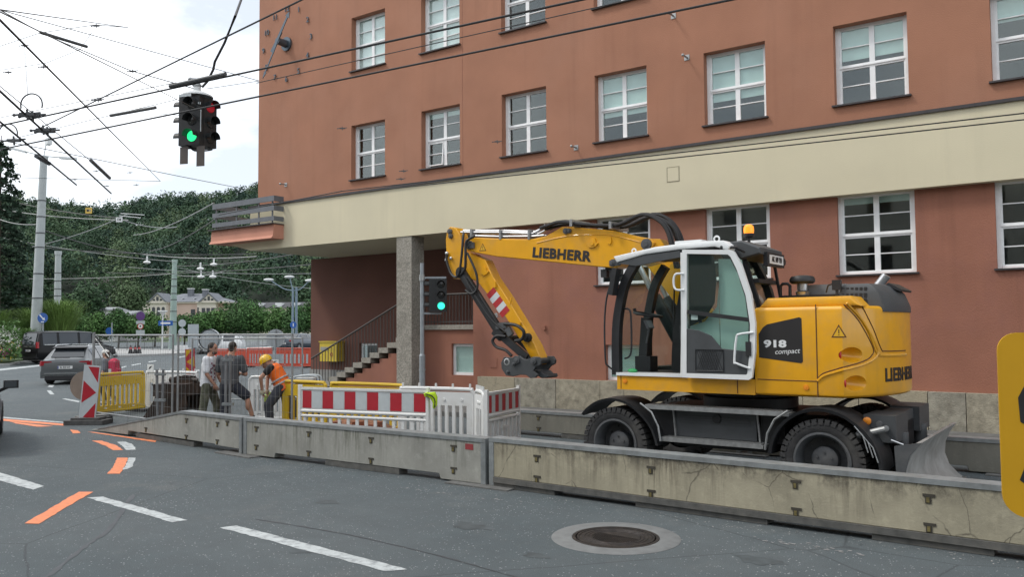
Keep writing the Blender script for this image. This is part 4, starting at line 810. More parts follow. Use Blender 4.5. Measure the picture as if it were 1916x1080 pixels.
def barrier(p0, p1, label, mb, h=.60, ramp=0., pockets=(), frame=False, sticker=False):
    p0, p1 = Vector((*p0, 0)), Vector((*p1, 0)); d = p1-p0; L_ = d.length
    t = thing('concrete_barrier', label, 'barrier', p0, math.atan2(d.y, d.x), 'concrete barriers round the work site')
    zb = .09
    if ramp: body = [(0,.012),(ramp,h-.05),(L_-.05,h-.05),(L_-.05,zb),(L_-.8,zb),(L_-.82,zb+.02),(1.6,zb+.02),(1.58,.03),(.1,.004)]
    else: body = [(.05,h-.05),(L_-.05,h-.05),(L_-.05,.02),(L_-.75,.02),(L_-.78,zb),(.78,zb),(.75,.02),(.05,.02)]
    if frame: body = [(.05,h-.05),(L_-.05,h-.05),(L_-.05,.13),(.05,.13)]
    bd = part('concrete_body', B().prism(body, 'y', -.10, .10, .006), mb, t, smooth=0)
    if ramp: part('top_rail', B().hexa([(.3,-.11,.0+.045),(ramp,-.11,h-.049),(ramp,.11,h-.049),(.3,.11,.045),(.3,-.11,.06),(ramp,-.11,h),(ramp,.11,h),(.3,.11,.06)]).box(ramp+.002, L_, -.112, .112, h-.05, h, .008), GALV, t, smooth=0)
    else: part('top_rail', B().box(0, L_, -.112, .112, h-.05, h, .008), GALV, t, smooth=0)
    if not ramp: part('end_post', B().box(0, .075, -.108, .108, .02, h-.051, .006), GALV, t, smooth=0)
    part('end_post', B().box(L_-.075, L_, -.108, .108, .02, h-.051, .006), GALV, t, smooth=0)
    if frame:
        part('flange', B().box(.076, L_-.076, -.125, .105, .065, .129, .006), FOOTC, t, smooth=0)
        for a, c in ((.076,1.0),(2.1,3.6),(4.6,5.6)):
            if c < L_-.08: part('foot_block', B().box(a, c, -.10, .10, .004, .064), FOOTC, t, smooth=0)
    else: part('foot_block', B().box(1.9, L_-1.5, -.095, .08, .004, zb-.006), FOOTC, t, smooth=0)
    part('base_pad', B().box(L_-.55, L_+.45, -.26, .2, .001, .018, .004), PADM, t, smooth=0)
    for x, z in pockets:
        part('lifting_pocket', B().box(x-.052, x+.052, -.108, -.1005, z-.003, z+.022).box(x-.032, x+.02, -.1068, -.1005, z-.065, z-.004), HOLE, t, smooth=0)
        part('pocket_plug', B().box(x-.022, x+.004, -.111, -.1069, z-.055, z-.008), POCK, t, smooth=0)
    if sticker: part('sticker', B().box(L_-.33, L_-.20, -.1035, -.1004, h-.16, h-.085), mat('red_sticker', (.26,.035,.04), .6, var=.15, scale=60), t, smooth=0)
    return t
barrier((-17.44,7.83), (-11.96,7.79), 'grey concrete barrier with a ramped nose pointing at the lane', BC1, ramp=3.55, pockets=((2.3,.20),(3.75,.46),(3.75,.17),(4.75,.46),(4.75,.17),(5.05,.50)))
barrier((-11.92,7.79), (-7.06,8.16), 'plain grey concrete barrier with red sticker between ramped and stained ones', BC1, pockets=((.32,.46),(.32,.17),(1.55,.46),(1.55,.17),(2.85,.46),(2.85,.17),(4.35,.46),(4.35,.17)), sticker=True)
barrier((-7.0,8.165), (-.55,8.40), 'cracked yellowish stained concrete barrier in front of the excavator', BC2, h=.62, pockets=((.75,.44),(.75,.19),(2.3,.45),(2.3,.19),(3.9,.46),(3.9,.19),(5.1,.46),(5.1,.20)), frame=True)
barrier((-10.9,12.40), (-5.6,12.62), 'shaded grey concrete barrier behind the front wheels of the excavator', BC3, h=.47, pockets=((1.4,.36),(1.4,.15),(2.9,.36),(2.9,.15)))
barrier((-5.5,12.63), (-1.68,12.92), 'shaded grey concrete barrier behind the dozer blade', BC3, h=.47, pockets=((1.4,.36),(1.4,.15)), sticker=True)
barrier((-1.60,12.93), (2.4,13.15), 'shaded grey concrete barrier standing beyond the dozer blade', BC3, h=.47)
# the pavement and kerb along the wall
struct(part('pavement', B().prism([(-19,13.5),(14,16.0),(14,17.9),(-19,15.4)], 'z', .0, .11), mat('pavement_asphalt', (.11,.11,.105), .9, var=.2, scale=5), smooth=0))

# ================================================================== plastic barricades
PW = mat('white_plastic', (.70,.71,.70), .45, var=.05, scale=5, dirt=(.45,.43,.38), dirtamt=.45, dscale=5)
PYL = mat('yellow_plastic', (.62,.41,.018), .5, var=.08, scale=4, dirt=(.36,.26,.06), dirtamt=.4, dscale=4)
PRD = mat('red_plastic', (.50,.065,.03), .5, var=.1, scale=4)
FR_ = mat('film_red', (.42,.022,.035), .45, var=.06, scale=9); FW_ = mat('film_white', (.50,.54,.55), .45, var=.05, scale=9)
RUB = mat('black_foot', (.03,.03,.03), .9, var=.2)
def line_up(name, label, p0, p1, cat='barricade', group=None):
    d = p1-p0; return thing(name, label, cat, p0, math.atan2(d.y, d.x), group), Vector((d.x, d.y)).length
def slot_fence(label, p0, p1, m, h=1.0, n=10, knobs=False, group=None, z0=.06):
    t, L_ = line_up('plastic_barricade', label, p0, p1, group=group); e = .13; pw = (L_-2*e)/n; hs = []
    for k in range(n): hs.append((e+k*pw+pw*.2, e+k*pw+pw*.8, h*.22, h*.70))
    for k in range(max(2, n//3)): x = e+(k+.5)*(L_-2*e)/max(2, n//3); hs.append((x-.05, x+.05, h*.14, h*.18))
    part('panel', B().holes(.05, L_-.05, z0+.05, h-.07, [q for q in hs], -.022, .022), m, t, smooth=0)
    part('rim', B().tube(smooth_pts([(.03,0,z0+.12),(.03,0,h-.14),(.07,0,h-.05),(.16,0,h-.02),(L_-.16,0,h-.02),(L_-.07,0,h-.05),(L_-.03,0,h-.14),(L_-.03,0,z0+.12),(L_-.10,0,z0+.03),(.10,0,z0+.03)], 3), .034, 8, closed=True), m, t)
    for k in range(4): x = .25+k*(L_-.5)/3; part('moulded_boss', B().lathe([(.03,-.0225),(.025,-.034),(.0,-.034)], (x,0,h*.80), 'y', 10), m, t)
    if knobs:
        for k in range(5): x = .1+k*(L_-.2)/4; part('peg', B().cone((x,0,h), (x,0,h+.075), .022, .018, 8), m, t)
    for x in (.25, L_-.25): part('foot', B().box(x-.06, x+.06, -.32, .32, .003, z0, .015), RUB, t)
    return t
def board_fence(label, p0, p1, n=11, h=1.0, group=None, handle=True, ribs=False):
    t, L_ = line_up('striped_barricade', label, p0, p1, group=group)
    f = B().box(.0, .05, -.03, .03, .06, h+.03, .008).box(L_-.05, L_, -.03, .03, .06, h+.03, .008)
    part('frame', f.box(.051, L_-.051, -.028, .028, h-.05, h-.012, .008), PW, t, smooth=0)
    part('upper_bar', B().tube([(.051,0,h*.61),(L_-.051,0,h*.61)], .03, 10), PW, t); part('lower_bar', B().tube([(.051,0,h*.53),(L_-.051,0,h*.53)], .026, 10), PW, t)
    part('bottom_bar', B().box(.051, L_-.051, -.02, .02, .12, .17), PW, t, smooth=0)
    part('board', B().box(.051, L_-.051, -.014, .014, h*.64, h-.052), PW, t, smooth=0)
    sw = (L_-.11)/n
    for k in range(n):
        a, c = .055+k*sw+.004, .055+(k+1)*sw-.004
        if k in (0,): a = .09
        part('red_stripe' if k % 2 == 0 else 'white_stripe', B().box(a, c, -.018, -.0145, h*.655, h-.068), FR_ if k % 2 == 0 else FW_, t, smooth=0)
    nr = max(5, int(L_/.17))
    for k in range(nr):
        x = .13+k*(L_-.26)/(nr-1)
        part('rod', B().box(x-.026, x+.026, -.013, .013, .171, h*.51, .006), PW, t, smooth=0)
    if ribs: part('back_sheet', B().box(.051, L_-.051, .014, .02, .17, h*.52), PW, t, smooth=0)
    if handle: x = L_*.55; part('handle', B().box(x-.12, x+.12, -.02, .02, .36, .41, .006), PW, t)
    for x in (.2, L_-.2): part('foot', B().box(x-.07, x+.07, -.36, .36, .003, .058, .015), RUB, t)
    return t
board_fence('long white barricade with red and grey striped board hung with a lime cap', gat(560,14.25), gat(803,13.25), h=1.05)
board_fence('short white barricade with striped board at the end of the pit', gat(908,13.3), gat(970,14.4), n=9, handle=True, ribs=True)
slot_fence('white slotted plastic barricade with pegs beside the traffic light pole', gat(745,14.7), gat(889,14.1), PW, n=9, knobs=True)
slot_fence('narrow white plastic barricade joining the short striped one', gat(889.5,14.0), gat(906,13.35), PW, n=3, knobs=True)
slot_fence('yellow plastic barricade in front of the stone pillar', gat(618,16.2), gat(757,15.3), PYL, n=9)
slot_fence('yellow plastic barricade below the yellow letter box', gat(530,16.9), gat(612,16.25), PYL, n=6)
slot_fence('yellow slotted barricade behind the red and white arrow board', gat(178,19.9), gat(272,21.2), PYL, n=9)
slot_fence('white slotted plastic barricade behind the digger bucket', gat(274,21.3), gat(372,20.6), PW, n=8, knobs=True)
slot_fence('white slotted plastic barricade between the grey shirted man and the bending helmet wearer', gat(466,18.6), gat(534,18.3), PW, n=6)
# lime cap on the barricade
cp0 = at(812, 738, 13.15); capt = thing('lime_cap', 'lime yellow peaked cap hung on the striped barricade', 'cap', (cp0.x, cp0.y, cp0.z-.11), CR)
LIME = mat('lime_cloth', (.50,.72,.02), .8, var=.08)
cpo = [(-.13,.13),(.02,.145),(.055,.06),(.05,-.06),(.01,-.12),(-.02,-.10),(-.015,-.03),(-.05,.04),(-.11,.08)]
part('crown', B().prism(cpo, 'y', -.07, .06, .03, 3), LIME, capt, smooth=50)
part('band', B().tube(smooth_pts([(-.13,-.072,.12),(-.03,-.075,.09),(.02,-.075,.02),(.015,-.074,-.09)], 4), .009, 6), mat('cap_band', (.04,.05,.03), .8), capt)
part('peak', B().prism([(-.16,.12),(-.09,.145),(-.08,.10),(-.14,.07)], 'y', -.06, .05, .008), LIME, capt)

# ================================================================== wire fence panels
FEN = mat('fence_tube', (.30,.31,.31), .5, metal=.5, var=.15, scale=9)
def wire_fence(label, p0, p1, h=1.95, group='wire fence panels round the pit', brace=False, dense=.10, plate=.72):
    t, L_ = line_up('wire_fence_panel', label, p0, p1, 'fence', group)
    part('post', B().cone((0,0,.08), (0,0,h), .021, n=10), FEN, t); part('post', B().cone((L_,0,.08), (L_,0,h), .021, n=10), FEN, t)
    part('top_tube', B().tube([(.0,0,h-.02),(L_,0,h-.02)], .019, 8), FEN, t); part('bottom_tube', B().tube([(.0,0,.2),(L_,0,.2)], .016, 8), FEN, t)
    b = B()
    for k in range(1, int(L_/dense)): b.tube([(k*dense,-.004,.2),(k*dense,-.004,h-.02)], .0022, 4, cap=False)
    for k in range(1, 6): z = .2+k*(h-.22)/6; b.tube([(0,.004,z),(L_,.004,z)], .0024, 4, cap=False)
    stuff(part('wire_mesh', b, FEN, t, smooth=0))
    if brace: part('corner_brace', B().tube([(.02,0,h-.04),(.8,0,h-.5)], .012, 6), FEN, t)
    for x in (0, L_): part('concrete_foot', B().box(x-.12, x+.12, -.32, .32, .003, .12, .03), mat('fence_foot', (.22,.22,.21), .9, var=.2), t)
    if plate: part('sign_plate', B().box(L_*plate, L_*plate+.26, -.018, -.012, h*.60, h*.60+.16), mat('plate_grey', (.62,.64,.62), .6, var=.05), t, smooth=0)
    if plate: part('plate_emblem', B().prism([(L_*plate+.05,h*.60+.05),(L_*plate+.12,h*.60+.07),(L_*plate+.21,h*.60+.13),(L_*plate+.10,h*.60+.11)], 'y', -.0205, -.0185), RUB, t, smooth=0)
    return t
wire_fence('wire fence panel reaching from the arrow board to the clamped fence posts', gat(175,18.9), gat(324,16.6), brace=True)
wire_fence('wire fence panel standing in front of the three workmen', gat(334,16.5), gat(547,15.4), dense=.10, plate=0)
wire_fence('wire fence panel behind the workmen ending beside the generator', gat(360,22.5), gat(566,21.5), h=1.82)
for i, (x, y0, y1, d) in enumerate(((299,692,778,16.4),(426,664,778,15.4))):
    lo, hi = at(x, y1, d), at(x, y0, d); t = thing('steel_upright', ('pair of short grey steel props beside the digger bucket', 'pair of grey clamped steel props before the grey shirted man')[i], 'prop', (lo.x, lo.y, 0), CR)
    H_ = hi.z
    for sx in (-.038, .038): part('tube', B().cone((sx,0,.0), (sx-.03*(1-i)*(1 if sx<0 else -.6),0,H_), .026, n=10), mat('prop_grey', (.20,.205,.21), .5, metal=.4, var=.2), t)
    part('clamp', B().box(-.10, .10, -.04, .04, H_-.12, H_-.08, .01), GALV, t); part('clamp', B().box(-.10, .10, -.04, .04, .62, .67, .01), GALV, t)

# ================================================================== digger bucket lying inside the fence
bk = gat(312, 18.4); bkt = thing('digger_bucket', 'rusty dark digger bucket set down inside the wire fence', 'bucket', bk, CR)
BKM = mat('bucket_steel', (.045,.034,.028), .55, metal=.4, var=.4, scale=4, dirt=(.12,.075,.05), dirtamt=.7, dscale=3)
cur = smooth_pts([(-.66,0,.02),(-.30,0,.06),(-.05,0,.20),(.05,0,.45),(-.02,0,.70),(-.18,0,.86)], 4)
part('shell', B().prism([(p.x, p.z) for p in cur]+[(p.x+.03, p.z+.0) for p in cur[::-1]], 'y', -.35, .75).box(-.14, .60, -.34, .74, .60, .86, .05), BKM, bkt)
for y in (-.38, .76): part('side_plate', B().prism([(-.70,.0),(-.36,.10),(-.10,.52),(-.02,.80),(.10,.88),(.55,.84),(.62,.40),(.5,.02),(.1,-.0)], 'y', y, y+.03), BKM, bkt, smooth=0)
part('hinge_lug', B().prism([(.05,.80),(.10,.98),(.25,1.02),(.5,1.0),(.58,.86)], 'y', .05, .10).prism([(.05,.80),(.10,.98),(.25,1.02),(.5,1.0),(.58,.86)], 'y', .35, .40).cone((.2,0,.94), (.2,.45,.94), .04), BKM, bkt)
for k in range(4): part('tooth', B().prism([(-.66,.0),(-.80,.012),(-.66,.05)], 'y', -.3+.28*k, -.2+.28*k), BKM, bkt, smooth=0)
part('pipe_on_top', B().cone((.0,.2,.93), (.62,.2,.90), .06, n=12), BKM, bkt)

# ================================================================== arrow boards and sign discs
def chevron(label, x, d, tiltd, wd, h, c1, c2, rev=False, z0=.12, group=None):
    p = gat(x, d); t = thing('arrow_board', label, 'arrow board', p, CR)
    M = Matrix.Translation((0,0,z0))@Matrix.Rotation(rad(tiltd), 4, 'Y')
    part('board', B().box(-wd/2, wd/2, -.012, .012, 0, h, .006).xf(M), c2, t, smooth=0)
    a, e = wd/2-.025, .03; s = -1 if rev else 1
    H3 = (h-.06)
    def P(u, v): return (u*a*s, .03+v*H3)
    for q in ([(-1,.30),(-1,.66),(1,.48)] if False else [(-1,.28),(.92,.50),(-1,.72)], [(-.55,1.0),(1,.70),(1,1.0)], [(1,.30),(1,0.0),(-.6,0.0)]):
        part('arrow_patch', B().prism([P(*k) for k in q], 'y', -.0155, -.0125).xf(M), c1, t, smooth=0)
    part('stem', B().cone((0,.03,.02), (0,.03,z0+.3), .03, n=8), RUB, t)
    part('foot_plate', B().box(-.42, .42, -.18, .30, .004, .10, .03).box(-.30, .30, -.12, .24, .1005, .15, .02), mat('recycled_foot', (.085,.083,.08), .9, var=.3, scale=8), t)
    return t
chevron('tall red and white arrow board at the ramped barrier nose', 166, 18.1, 5, .36, 1.16, FR_, FW_)
chevron('red and yellow arrow board beside the white shirted man', 358, 30, -3, .34, .92, mat('arrow_yellow', (.55,.33,.01), .5, var=.06), FR_, rev=True, z0=.45)
p = gat(160, 18.7); t = thing('round_sign', 'bare back of a round sign behind the tall arrow board', 'sign', p, CR)
part('disc', B().lathe([(.0,-.004),(.325,-.004),(.325,.004),(.0,.004)], (0,0,.80), 'y', 36), mat('disc_back', (.26,.215,.175), .6, metal=.1, var=.1), t); part('post', B().cone((.18,.03,0), (.18,.03,2.0), .03, n=10), FEN, t); part('foot', B().box(-.1,.5,-.2,.3,.003,.09,.02), RUB, t)
# red barricades further off
for i, (x0, x1, d) in enumerate(((392,461,42),(462,510,43.5),(514,583,43))):
    slot_fence(('red slotted barricade right behind the two standing men', 'red slotted barricade behind the yellow helmet', 'red slotted barricade behind the generator')[i], gat(x0, d), gat(x1, d-.5), PRD, n=8, h=1.0, group='red barricades across the far lane')
# generator in a tube frame
p = gat(572, 19.5); t = thing('generator', 'small generator in a white tube frame beside the rear wall', 'generator', p, CR)
for y in (-.18, .18): part('tube_frame', B().tube(smooth_pts([(-.3,y,.5),(-.34,y,.75),(-.25,y,.92),(.25,y,.95),(.34,y,.8),(.3,y,.48),(-.1,y,.44)], 4), .018, 7, closed=True), FW_, t)
part('engine', B().box(-.2,.2,-.14,.14,.42,.80,.04), XK, t); part('fuel_tank', B().box(-.2,.22,-.15,.15,.802,.9,.04), mat('tank_white', (.6,.6,.58), .5), t)
part('stand', B().box(-.3,.3,-.2,.2,.0,.4,.02), XG2, t); part('switch', B().box(-.06,.04,-.155,-.141,.55,.66), MYEL, t)
# excavated soil and pavers inside the barricades
bm_ = B(); cx = gat(665, 14.75)
SOIL = mat('soil', (.20,.095,.055), .95, var=.4, scale=9, bump=.8, bscale=14)
g = {}
for i in range(29):
    for j in range(13):
        x, y = -1.1+2.2*i/28, -.5+1.0*j/12; r2 = (x/1.1)**2+(y/.5)**2; g[i,j] = bm_.bm.verts.new((x, y, max(0.0, .42*(1-r2))+random.uniform(0,.05)*(r2 < 1)+.002))
for i in range(28):
    for j in range(12): bm_.bm.faces.new((g[i,j], g[i+1,j], g[i+1,j+1], g[i,j+1]))
stuff(part('soil_heap', bm_, SOIL, loc=cx, rot=CR)); bpy.data.objects['soil_heap']['label'] = 'heap of reddish soil behind the long striped barricade'; bpy.data.objects['soil_heap']['category'] = 'soil heap'
BRK = mat('paver_red', (.30,.11,.06), .9, var=.25, scale=10)
for k in range(9):
    q = gat(600+k*14, 14.35+random.uniform(0,.12)); tag(part('loose_paver', B().box(-.10,.10,-.05,.05,0,.34+.04*(k % 3),.008), BRK, loc=q, rot=CR+random.uniform(-.3,.3)), 'upright red brown paver leaning in the row behind the striped barricade', 'paver', 'pavers stacked in the pit')
# yellow hydrant between the workman's legs
p = gat(505, 17.35); t = thing('hydrant', 'small yellow and green standpipe between the legs of the helmet man', 'hydrant', p, CR)
part('body', B().lathe([(.09,0),(.09,.1),(.06,.15),(.06,.42),(.10,.46),(.10,.58),(.05,.64),(.0,.65)], n=16), MYEL, t); part('cap', B().lathe([(.11,.55),(.11,.66),(.06,.72),(.0,.73)], n=14), mat('hydrant_green', (.25,.36,.06), .6), t); part('collar', B().lathe([(.105,.47),(.11,.5),(.105,.53)], n=14), RUB, t)
# pale mortar crumbs and dust lying along the barrier feet
V = []
for k in range(330):
    s_ = RNG.uniform(0, 1); x = -12.2+11.2*s_; y = 7.50+.055*(x+12)-abs(RNG.normal())*.16+.12; r_ = RNG.uniform(.004,.016)
    a = RNG.uniform(0, 6.28); c_, s2 = math.cos(a)*r_, math.sin(a)*r_*.7
    V.append([(x-c_,y-s2,.006),(x+s2,y-c_*.6,.006),(x+c_,y+s2,.006+r_*.5),(x-s2,y+c_*.6,.006)])
for cxx, cyy, nn, sp_ in ((-3.05,7.62,16,.16),(-2.55,7.66,14,.12),(-6.2,7.5,12,.16),(-7.6,7.35,12,.16)):
    for k in range(nn):
        x, y = cxx+RNG.normal()*sp_, cyy+RNG.normal()*sp_*.25; r_ = RNG.uniform(.006,.028); V.append([(x-r_,y-r_*.4,.0055),(x+r_*.8,y-r_*.5,.0055),(x+r_,y+r_*.4,.0055),(x-r_*.7,y+r_*.5,.0055)])
tag(stuff(part('mortar_crumbs', quads_mesh('crumbs', np.array(V)), mat('mortar', (.25,.25,.245), .9, var=.2))), 'pale mortar crumbs scattered along the foot of the barriers', 'rubble')
# darker oil spots and a repaired patch on the lane
OIL = mat('oil_stain', (.055,.066,.070), .7, var=.3, scale=7)
for x, y, r_ in ((880,985,.16),(610,940,.12),(1420,1050,.14),(330,905,.10),(1000,1040,.09),(560,1030,.11)):
    p = gpix(x, y, .0022); pts = [(p.x+r_*(1+.35*math.sin(3*a+x))*random.uniform(.75,1.1)*math.cos(a)*1.5, p.y+r_*random.uniform(.7,1.1)*math.sin(a), p.z) for a in np.linspace(0, 2*math.pi, 22, endpoint=False)]
    struct(part('oil_stain', B().poly(pts), OIL, smooth=0))
# ================================================================== people
def fuse(b, vox=.013):
    me = b.mesh('fuse', 0); o = bpy.data.objects.new('fuse', me); C.objects.link(o)
    m = o.modifiers.new('r', 'REMESH'); m.mode = 'VOXEL'; m.voxel_size = vox; m.use_smooth_shade = True
    s_ = o.modifiers.new('s', 'SMOOTH'); s_.factor = .5; s_.iterations = 3
    bpy.context.view_layer.update(); r = bpy.data.meshes.new_from_object(o.evaluated_get(bpy.context.evaluated_depsgraph_get()))
    bpy.data.objects.remove(o); r.polygons.foreach_set('use_smooth', [True]*len(r.polygons)); return r
def loft(b, rings, n=18):        # rings: (centre, half axis a, half axis b)
    R = []
    for c, a, d in rings:
        c, a, d = Vector(c), Vector(a), Vector(d); R.append([b.bm.verts.new(c+a*math.cos(2*math.pi*k/n)+d*math.sin(2*math.pi*k/n)) for k in range(n)])
    for p, q in zip(R, R[1:]):
        for k in range(n): b.bm.faces.new((p[k], p[(k+1)%n], q[(k+1)%n], q[k]))
    b.bm.faces.new(R[0][::-1]); b.bm.faces.new(R[-1]); return b
def limb(b, pts, rs):
    P, Rr = [], []
    for (p, q), (r0, r1) in zip(zip(pts, pts[1:]), zip(rs, rs[1:])):
        for k in range(6): t = k/6; P.append(Vector(p).lerp(Vector(q), t)); Rr.append(r0+(r1-r0)*t)
    P.append(Vector(pts[-1])); Rr.append(rs[-1]); b.tube(P, Rr, 12)
    for p, r_ in zip(pts, rs): b.ball(p, r_, 12, 8)
    return b
def hand(b, wrist, dirv, palmn, s=1.):
    w_ = Vector(wrist); d = Vector(dirv).normalized(); n_ = Vector(palmn); n_ = (n_-d*n_.dot(d)).normalized(); sd = d.cross(n_)
    M = Matrix((sd, n_, d)).transposed(); b.ball(w_+d*.045*s, (.040*s,.017*s,.052*s), 10, 8, M)
    for k, (o_, L_) in enumerate(((-.030,.062),(-.010,.075),(.010,.072),(.029,.058))):
        p0 = w_+d*.085*s+sd*o_*s; p1 = p0+d*L_*.5*s+n_*.008*s; p2 = p1+d*L_*.4*s+n_*.028*s; b.tube([p0-d*.02*s, p0, p1, p2], [.0095*s,.0095*s,.0085*s,.007*s], 7)
    p0 = w_+d*.03*s-sd*.035*s; b.tube([p0, p0+d*.03*s-sd*.022*s+n_*.01*s, p0+d*.058*s-sd*.024*s+n_*.024*s], [.0115*s,.0105*s,.008*s], 7)
def head(b, c, f, up=(0,0,1), s=1.):
    f = Vector(f).normalized(); up = Vector(up); up = (up-f*up.dot(f)).normalized(); r_ = f.cross(up); M = Matrix((r_, f, up)).transposed(); c = Vector(c)
    b.ball(c+up*.02*s, (.076*s,.095*s,.098*s), 16, 12, M); b.ball(c+f*.022*s-up*.055*s, (.058*s,.066*s,.062*s), 14, 10, M)
    b.ball(c+f*.098*s-up*.012*s, (.012*s,.018*s,.024*s), 8, 6, M); b.ball(c+f*.09*s-up*.055*s, (.024*s,.012*s,.010*s), 8, 6, M)
    for e in (-1, 1): b.ball(c+r_*e*.078*s-up*.005*s-f*.01*s, (.010*s,.022*s,.032*s), 8, 6, M)
    return M
def eyes_(parent, c, M, s=1.):
    for e in (-1, 1):
        part('eye', B().ball(Vector(c)+M@Vector((e*.032*s,.084*s,.012*s)), (.012*s,.008*s,.008*s), 8, 6, M), mat('eye_dark', (.03,.025,.02), .3, var=0), parent)
        part('brow', B().ball(Vector(c)+M@Vector((e*.032*s,.089*s,.033*s)), (.020*s,.007*s,.006*s), 8, 5, M), mat('dark_hair', (.022,.017,.014), .7, var=.2, scale=60), parent)
SK = mat('skin_tan', (.40,.205,.135), .55, var=.08, scale=14); SK2 = mat('skin_fair', (.52,.30,.21), .55, var=.08, scale=14)
HAIR = mat('dark_hair', (.022,.017,.014), .7, var=.2, scale=60)
def shoes(b, ank, f, s=1.):
    f = Vector(f).normalized(); sd = Vector((f.y, -f.x, 0)); M = Matrix((f, sd, Vector((0,0,1)))).transposed(); a = Vector(ank)
    b.ball(Vector((a.x, a.y, a.z-.055))+f*.07, (.145*s,.05*s,.048*s), 14, 8, M); b.ball((a.x, a.y, a.z), (.058*s,.05*s,.06*s), 10, 7)
def cloth(name, col, rough=.9, var=.15, scale=9): return mat(name, col, rough, var=var, scale=scale, bump=.5, bscale=12)

def man_white():
    t = thing('person', 'dark haired person in white printed t-shirt and camouflage trousers looking right', 'person', gat(391, 17.0), CR)
    f = Vector((1,.05,0)); s = Vector((0,1,0)); hc = (.085,.0,1.645)
    b = B(); loft(b, [((0,0,.86),s*.15,f*.12),((0,0,1.0),s*.155,f*.12),((.0,0,1.15),s*.145,f*.12),((.01,0,1.32),s*.18,f*.125),((.02,0,1.44),s*.17,f*.10),((.035,0,1.50),s*.075,f*.07),((.06,0,1.58),s*.055,f*.06)])
    A1 = [(.02,-.19,1.43),(.05,-.23,1.14),(.19,-.20,.93)]; A2 = [(.02,.19,1.43),(.07,.23,1.15),(.20,.17,.95)]
    for a in (A1, A2): limb(b, a, (.055,.043,.03))
    L1 = [(0,-.095,.90),(-.05,-.12,.50),(-.12,-.12,.09)]; L2 = [(.0,.095,.90),(.13,.12,.50),(.17,.12,.09)]
    for l_ in (L1, L2): limb(b, l_, (.085,.06,.042))
    M = head(b, hc, (1,-.25,-.08)); me = fuse(b); bb = B(); bb.bm.from_mesh(me)
    hand(bb, A1[2], (.12,.02,-.2), (0,1,0)); hand(bb, A2[2], (.12,-.05,-.18), (0,-1,0)); part('body', bb, SK, t, 60); eyes_(t, hc, M)
    b = B().ball(Vector(hc)+Vector((-.018,.0,.045)), (.090,.090,.088), 16, 10).ball(Vector(hc)+Vector((-.07,0,-.02)), (.045,.075,.075), 12, 8); part('hair', fuse(b, .012), HAIR, t)
    part('beard', fuse(B().ball(Vector(hc)+M@Vector((0,.035,-.075)), (.060,.062,.050), 12, 8, M), .012), mat('stubble', (.11,.065,.05), .8, var=.2, scale=60), t)
    b = B(); loft(b, [((-.005,0,.88),s*.185,f*.155),((0,0,1.02),s*.18,f*.15),((0,0,1.15),s*.165,f*.142),((.01,0,1.32),s*.195,f*.142),((.02,0,1.44),s*.185,f*.112),((.03,0,1.49),s*.09,f*.085)])
    for a in (A1, A2): limb(b, [a[0], Vector(a[0]).lerp(Vector(a[1]), .75)], (.078,.072))
    tee = mat('white_tee', (.70,.72,.75), .9, var=.08, scale=6, bump=.5, bscale=12, dirt=(.30,.06,.11), dirtamt=0); part('t_shirt', fuse(b), tee, t)
    b = B()
    for k in range(16):
        z = random.uniform(.98,1.36); a = random.uniform(-.95,-.15); b.ball((.152*math.cos(a)+.006, .19*math.sin(a), z), (.014,.02,random.uniform(.012,.03)), 7, 5)
    stuff(part('shirt_print', b, mat('print_red', (.22,.05,.09), .9, var=.3), t))
    b = B(); loft(b, [((0,0,.80),s*.165,f*.13),((0,0,.90),s*.17,f*.14),((0,0,.98),s*.165,f*.135)])
    for l_ in (L1, L2): limb(b, [l_[0], l_[1], Vector(l_[1]).lerp(Vector(l_[2]), .8)], (.105,.082,.072))
    camo = mat('camouflage', (.085,.09,.06), .95, var=.5, scale=11, bump=.6, bscale=10, dirt=(.20,.19,.15), dirtamt=1., dscale=5); part('trousers', fuse(b), camo, t)
    b = B(); shoes(b, L1[2], f); shoes(b, L2[2], f); part('shoes', fuse(b), mat('work_shoe', (.05,.04,.035), .8), t)
man_white()

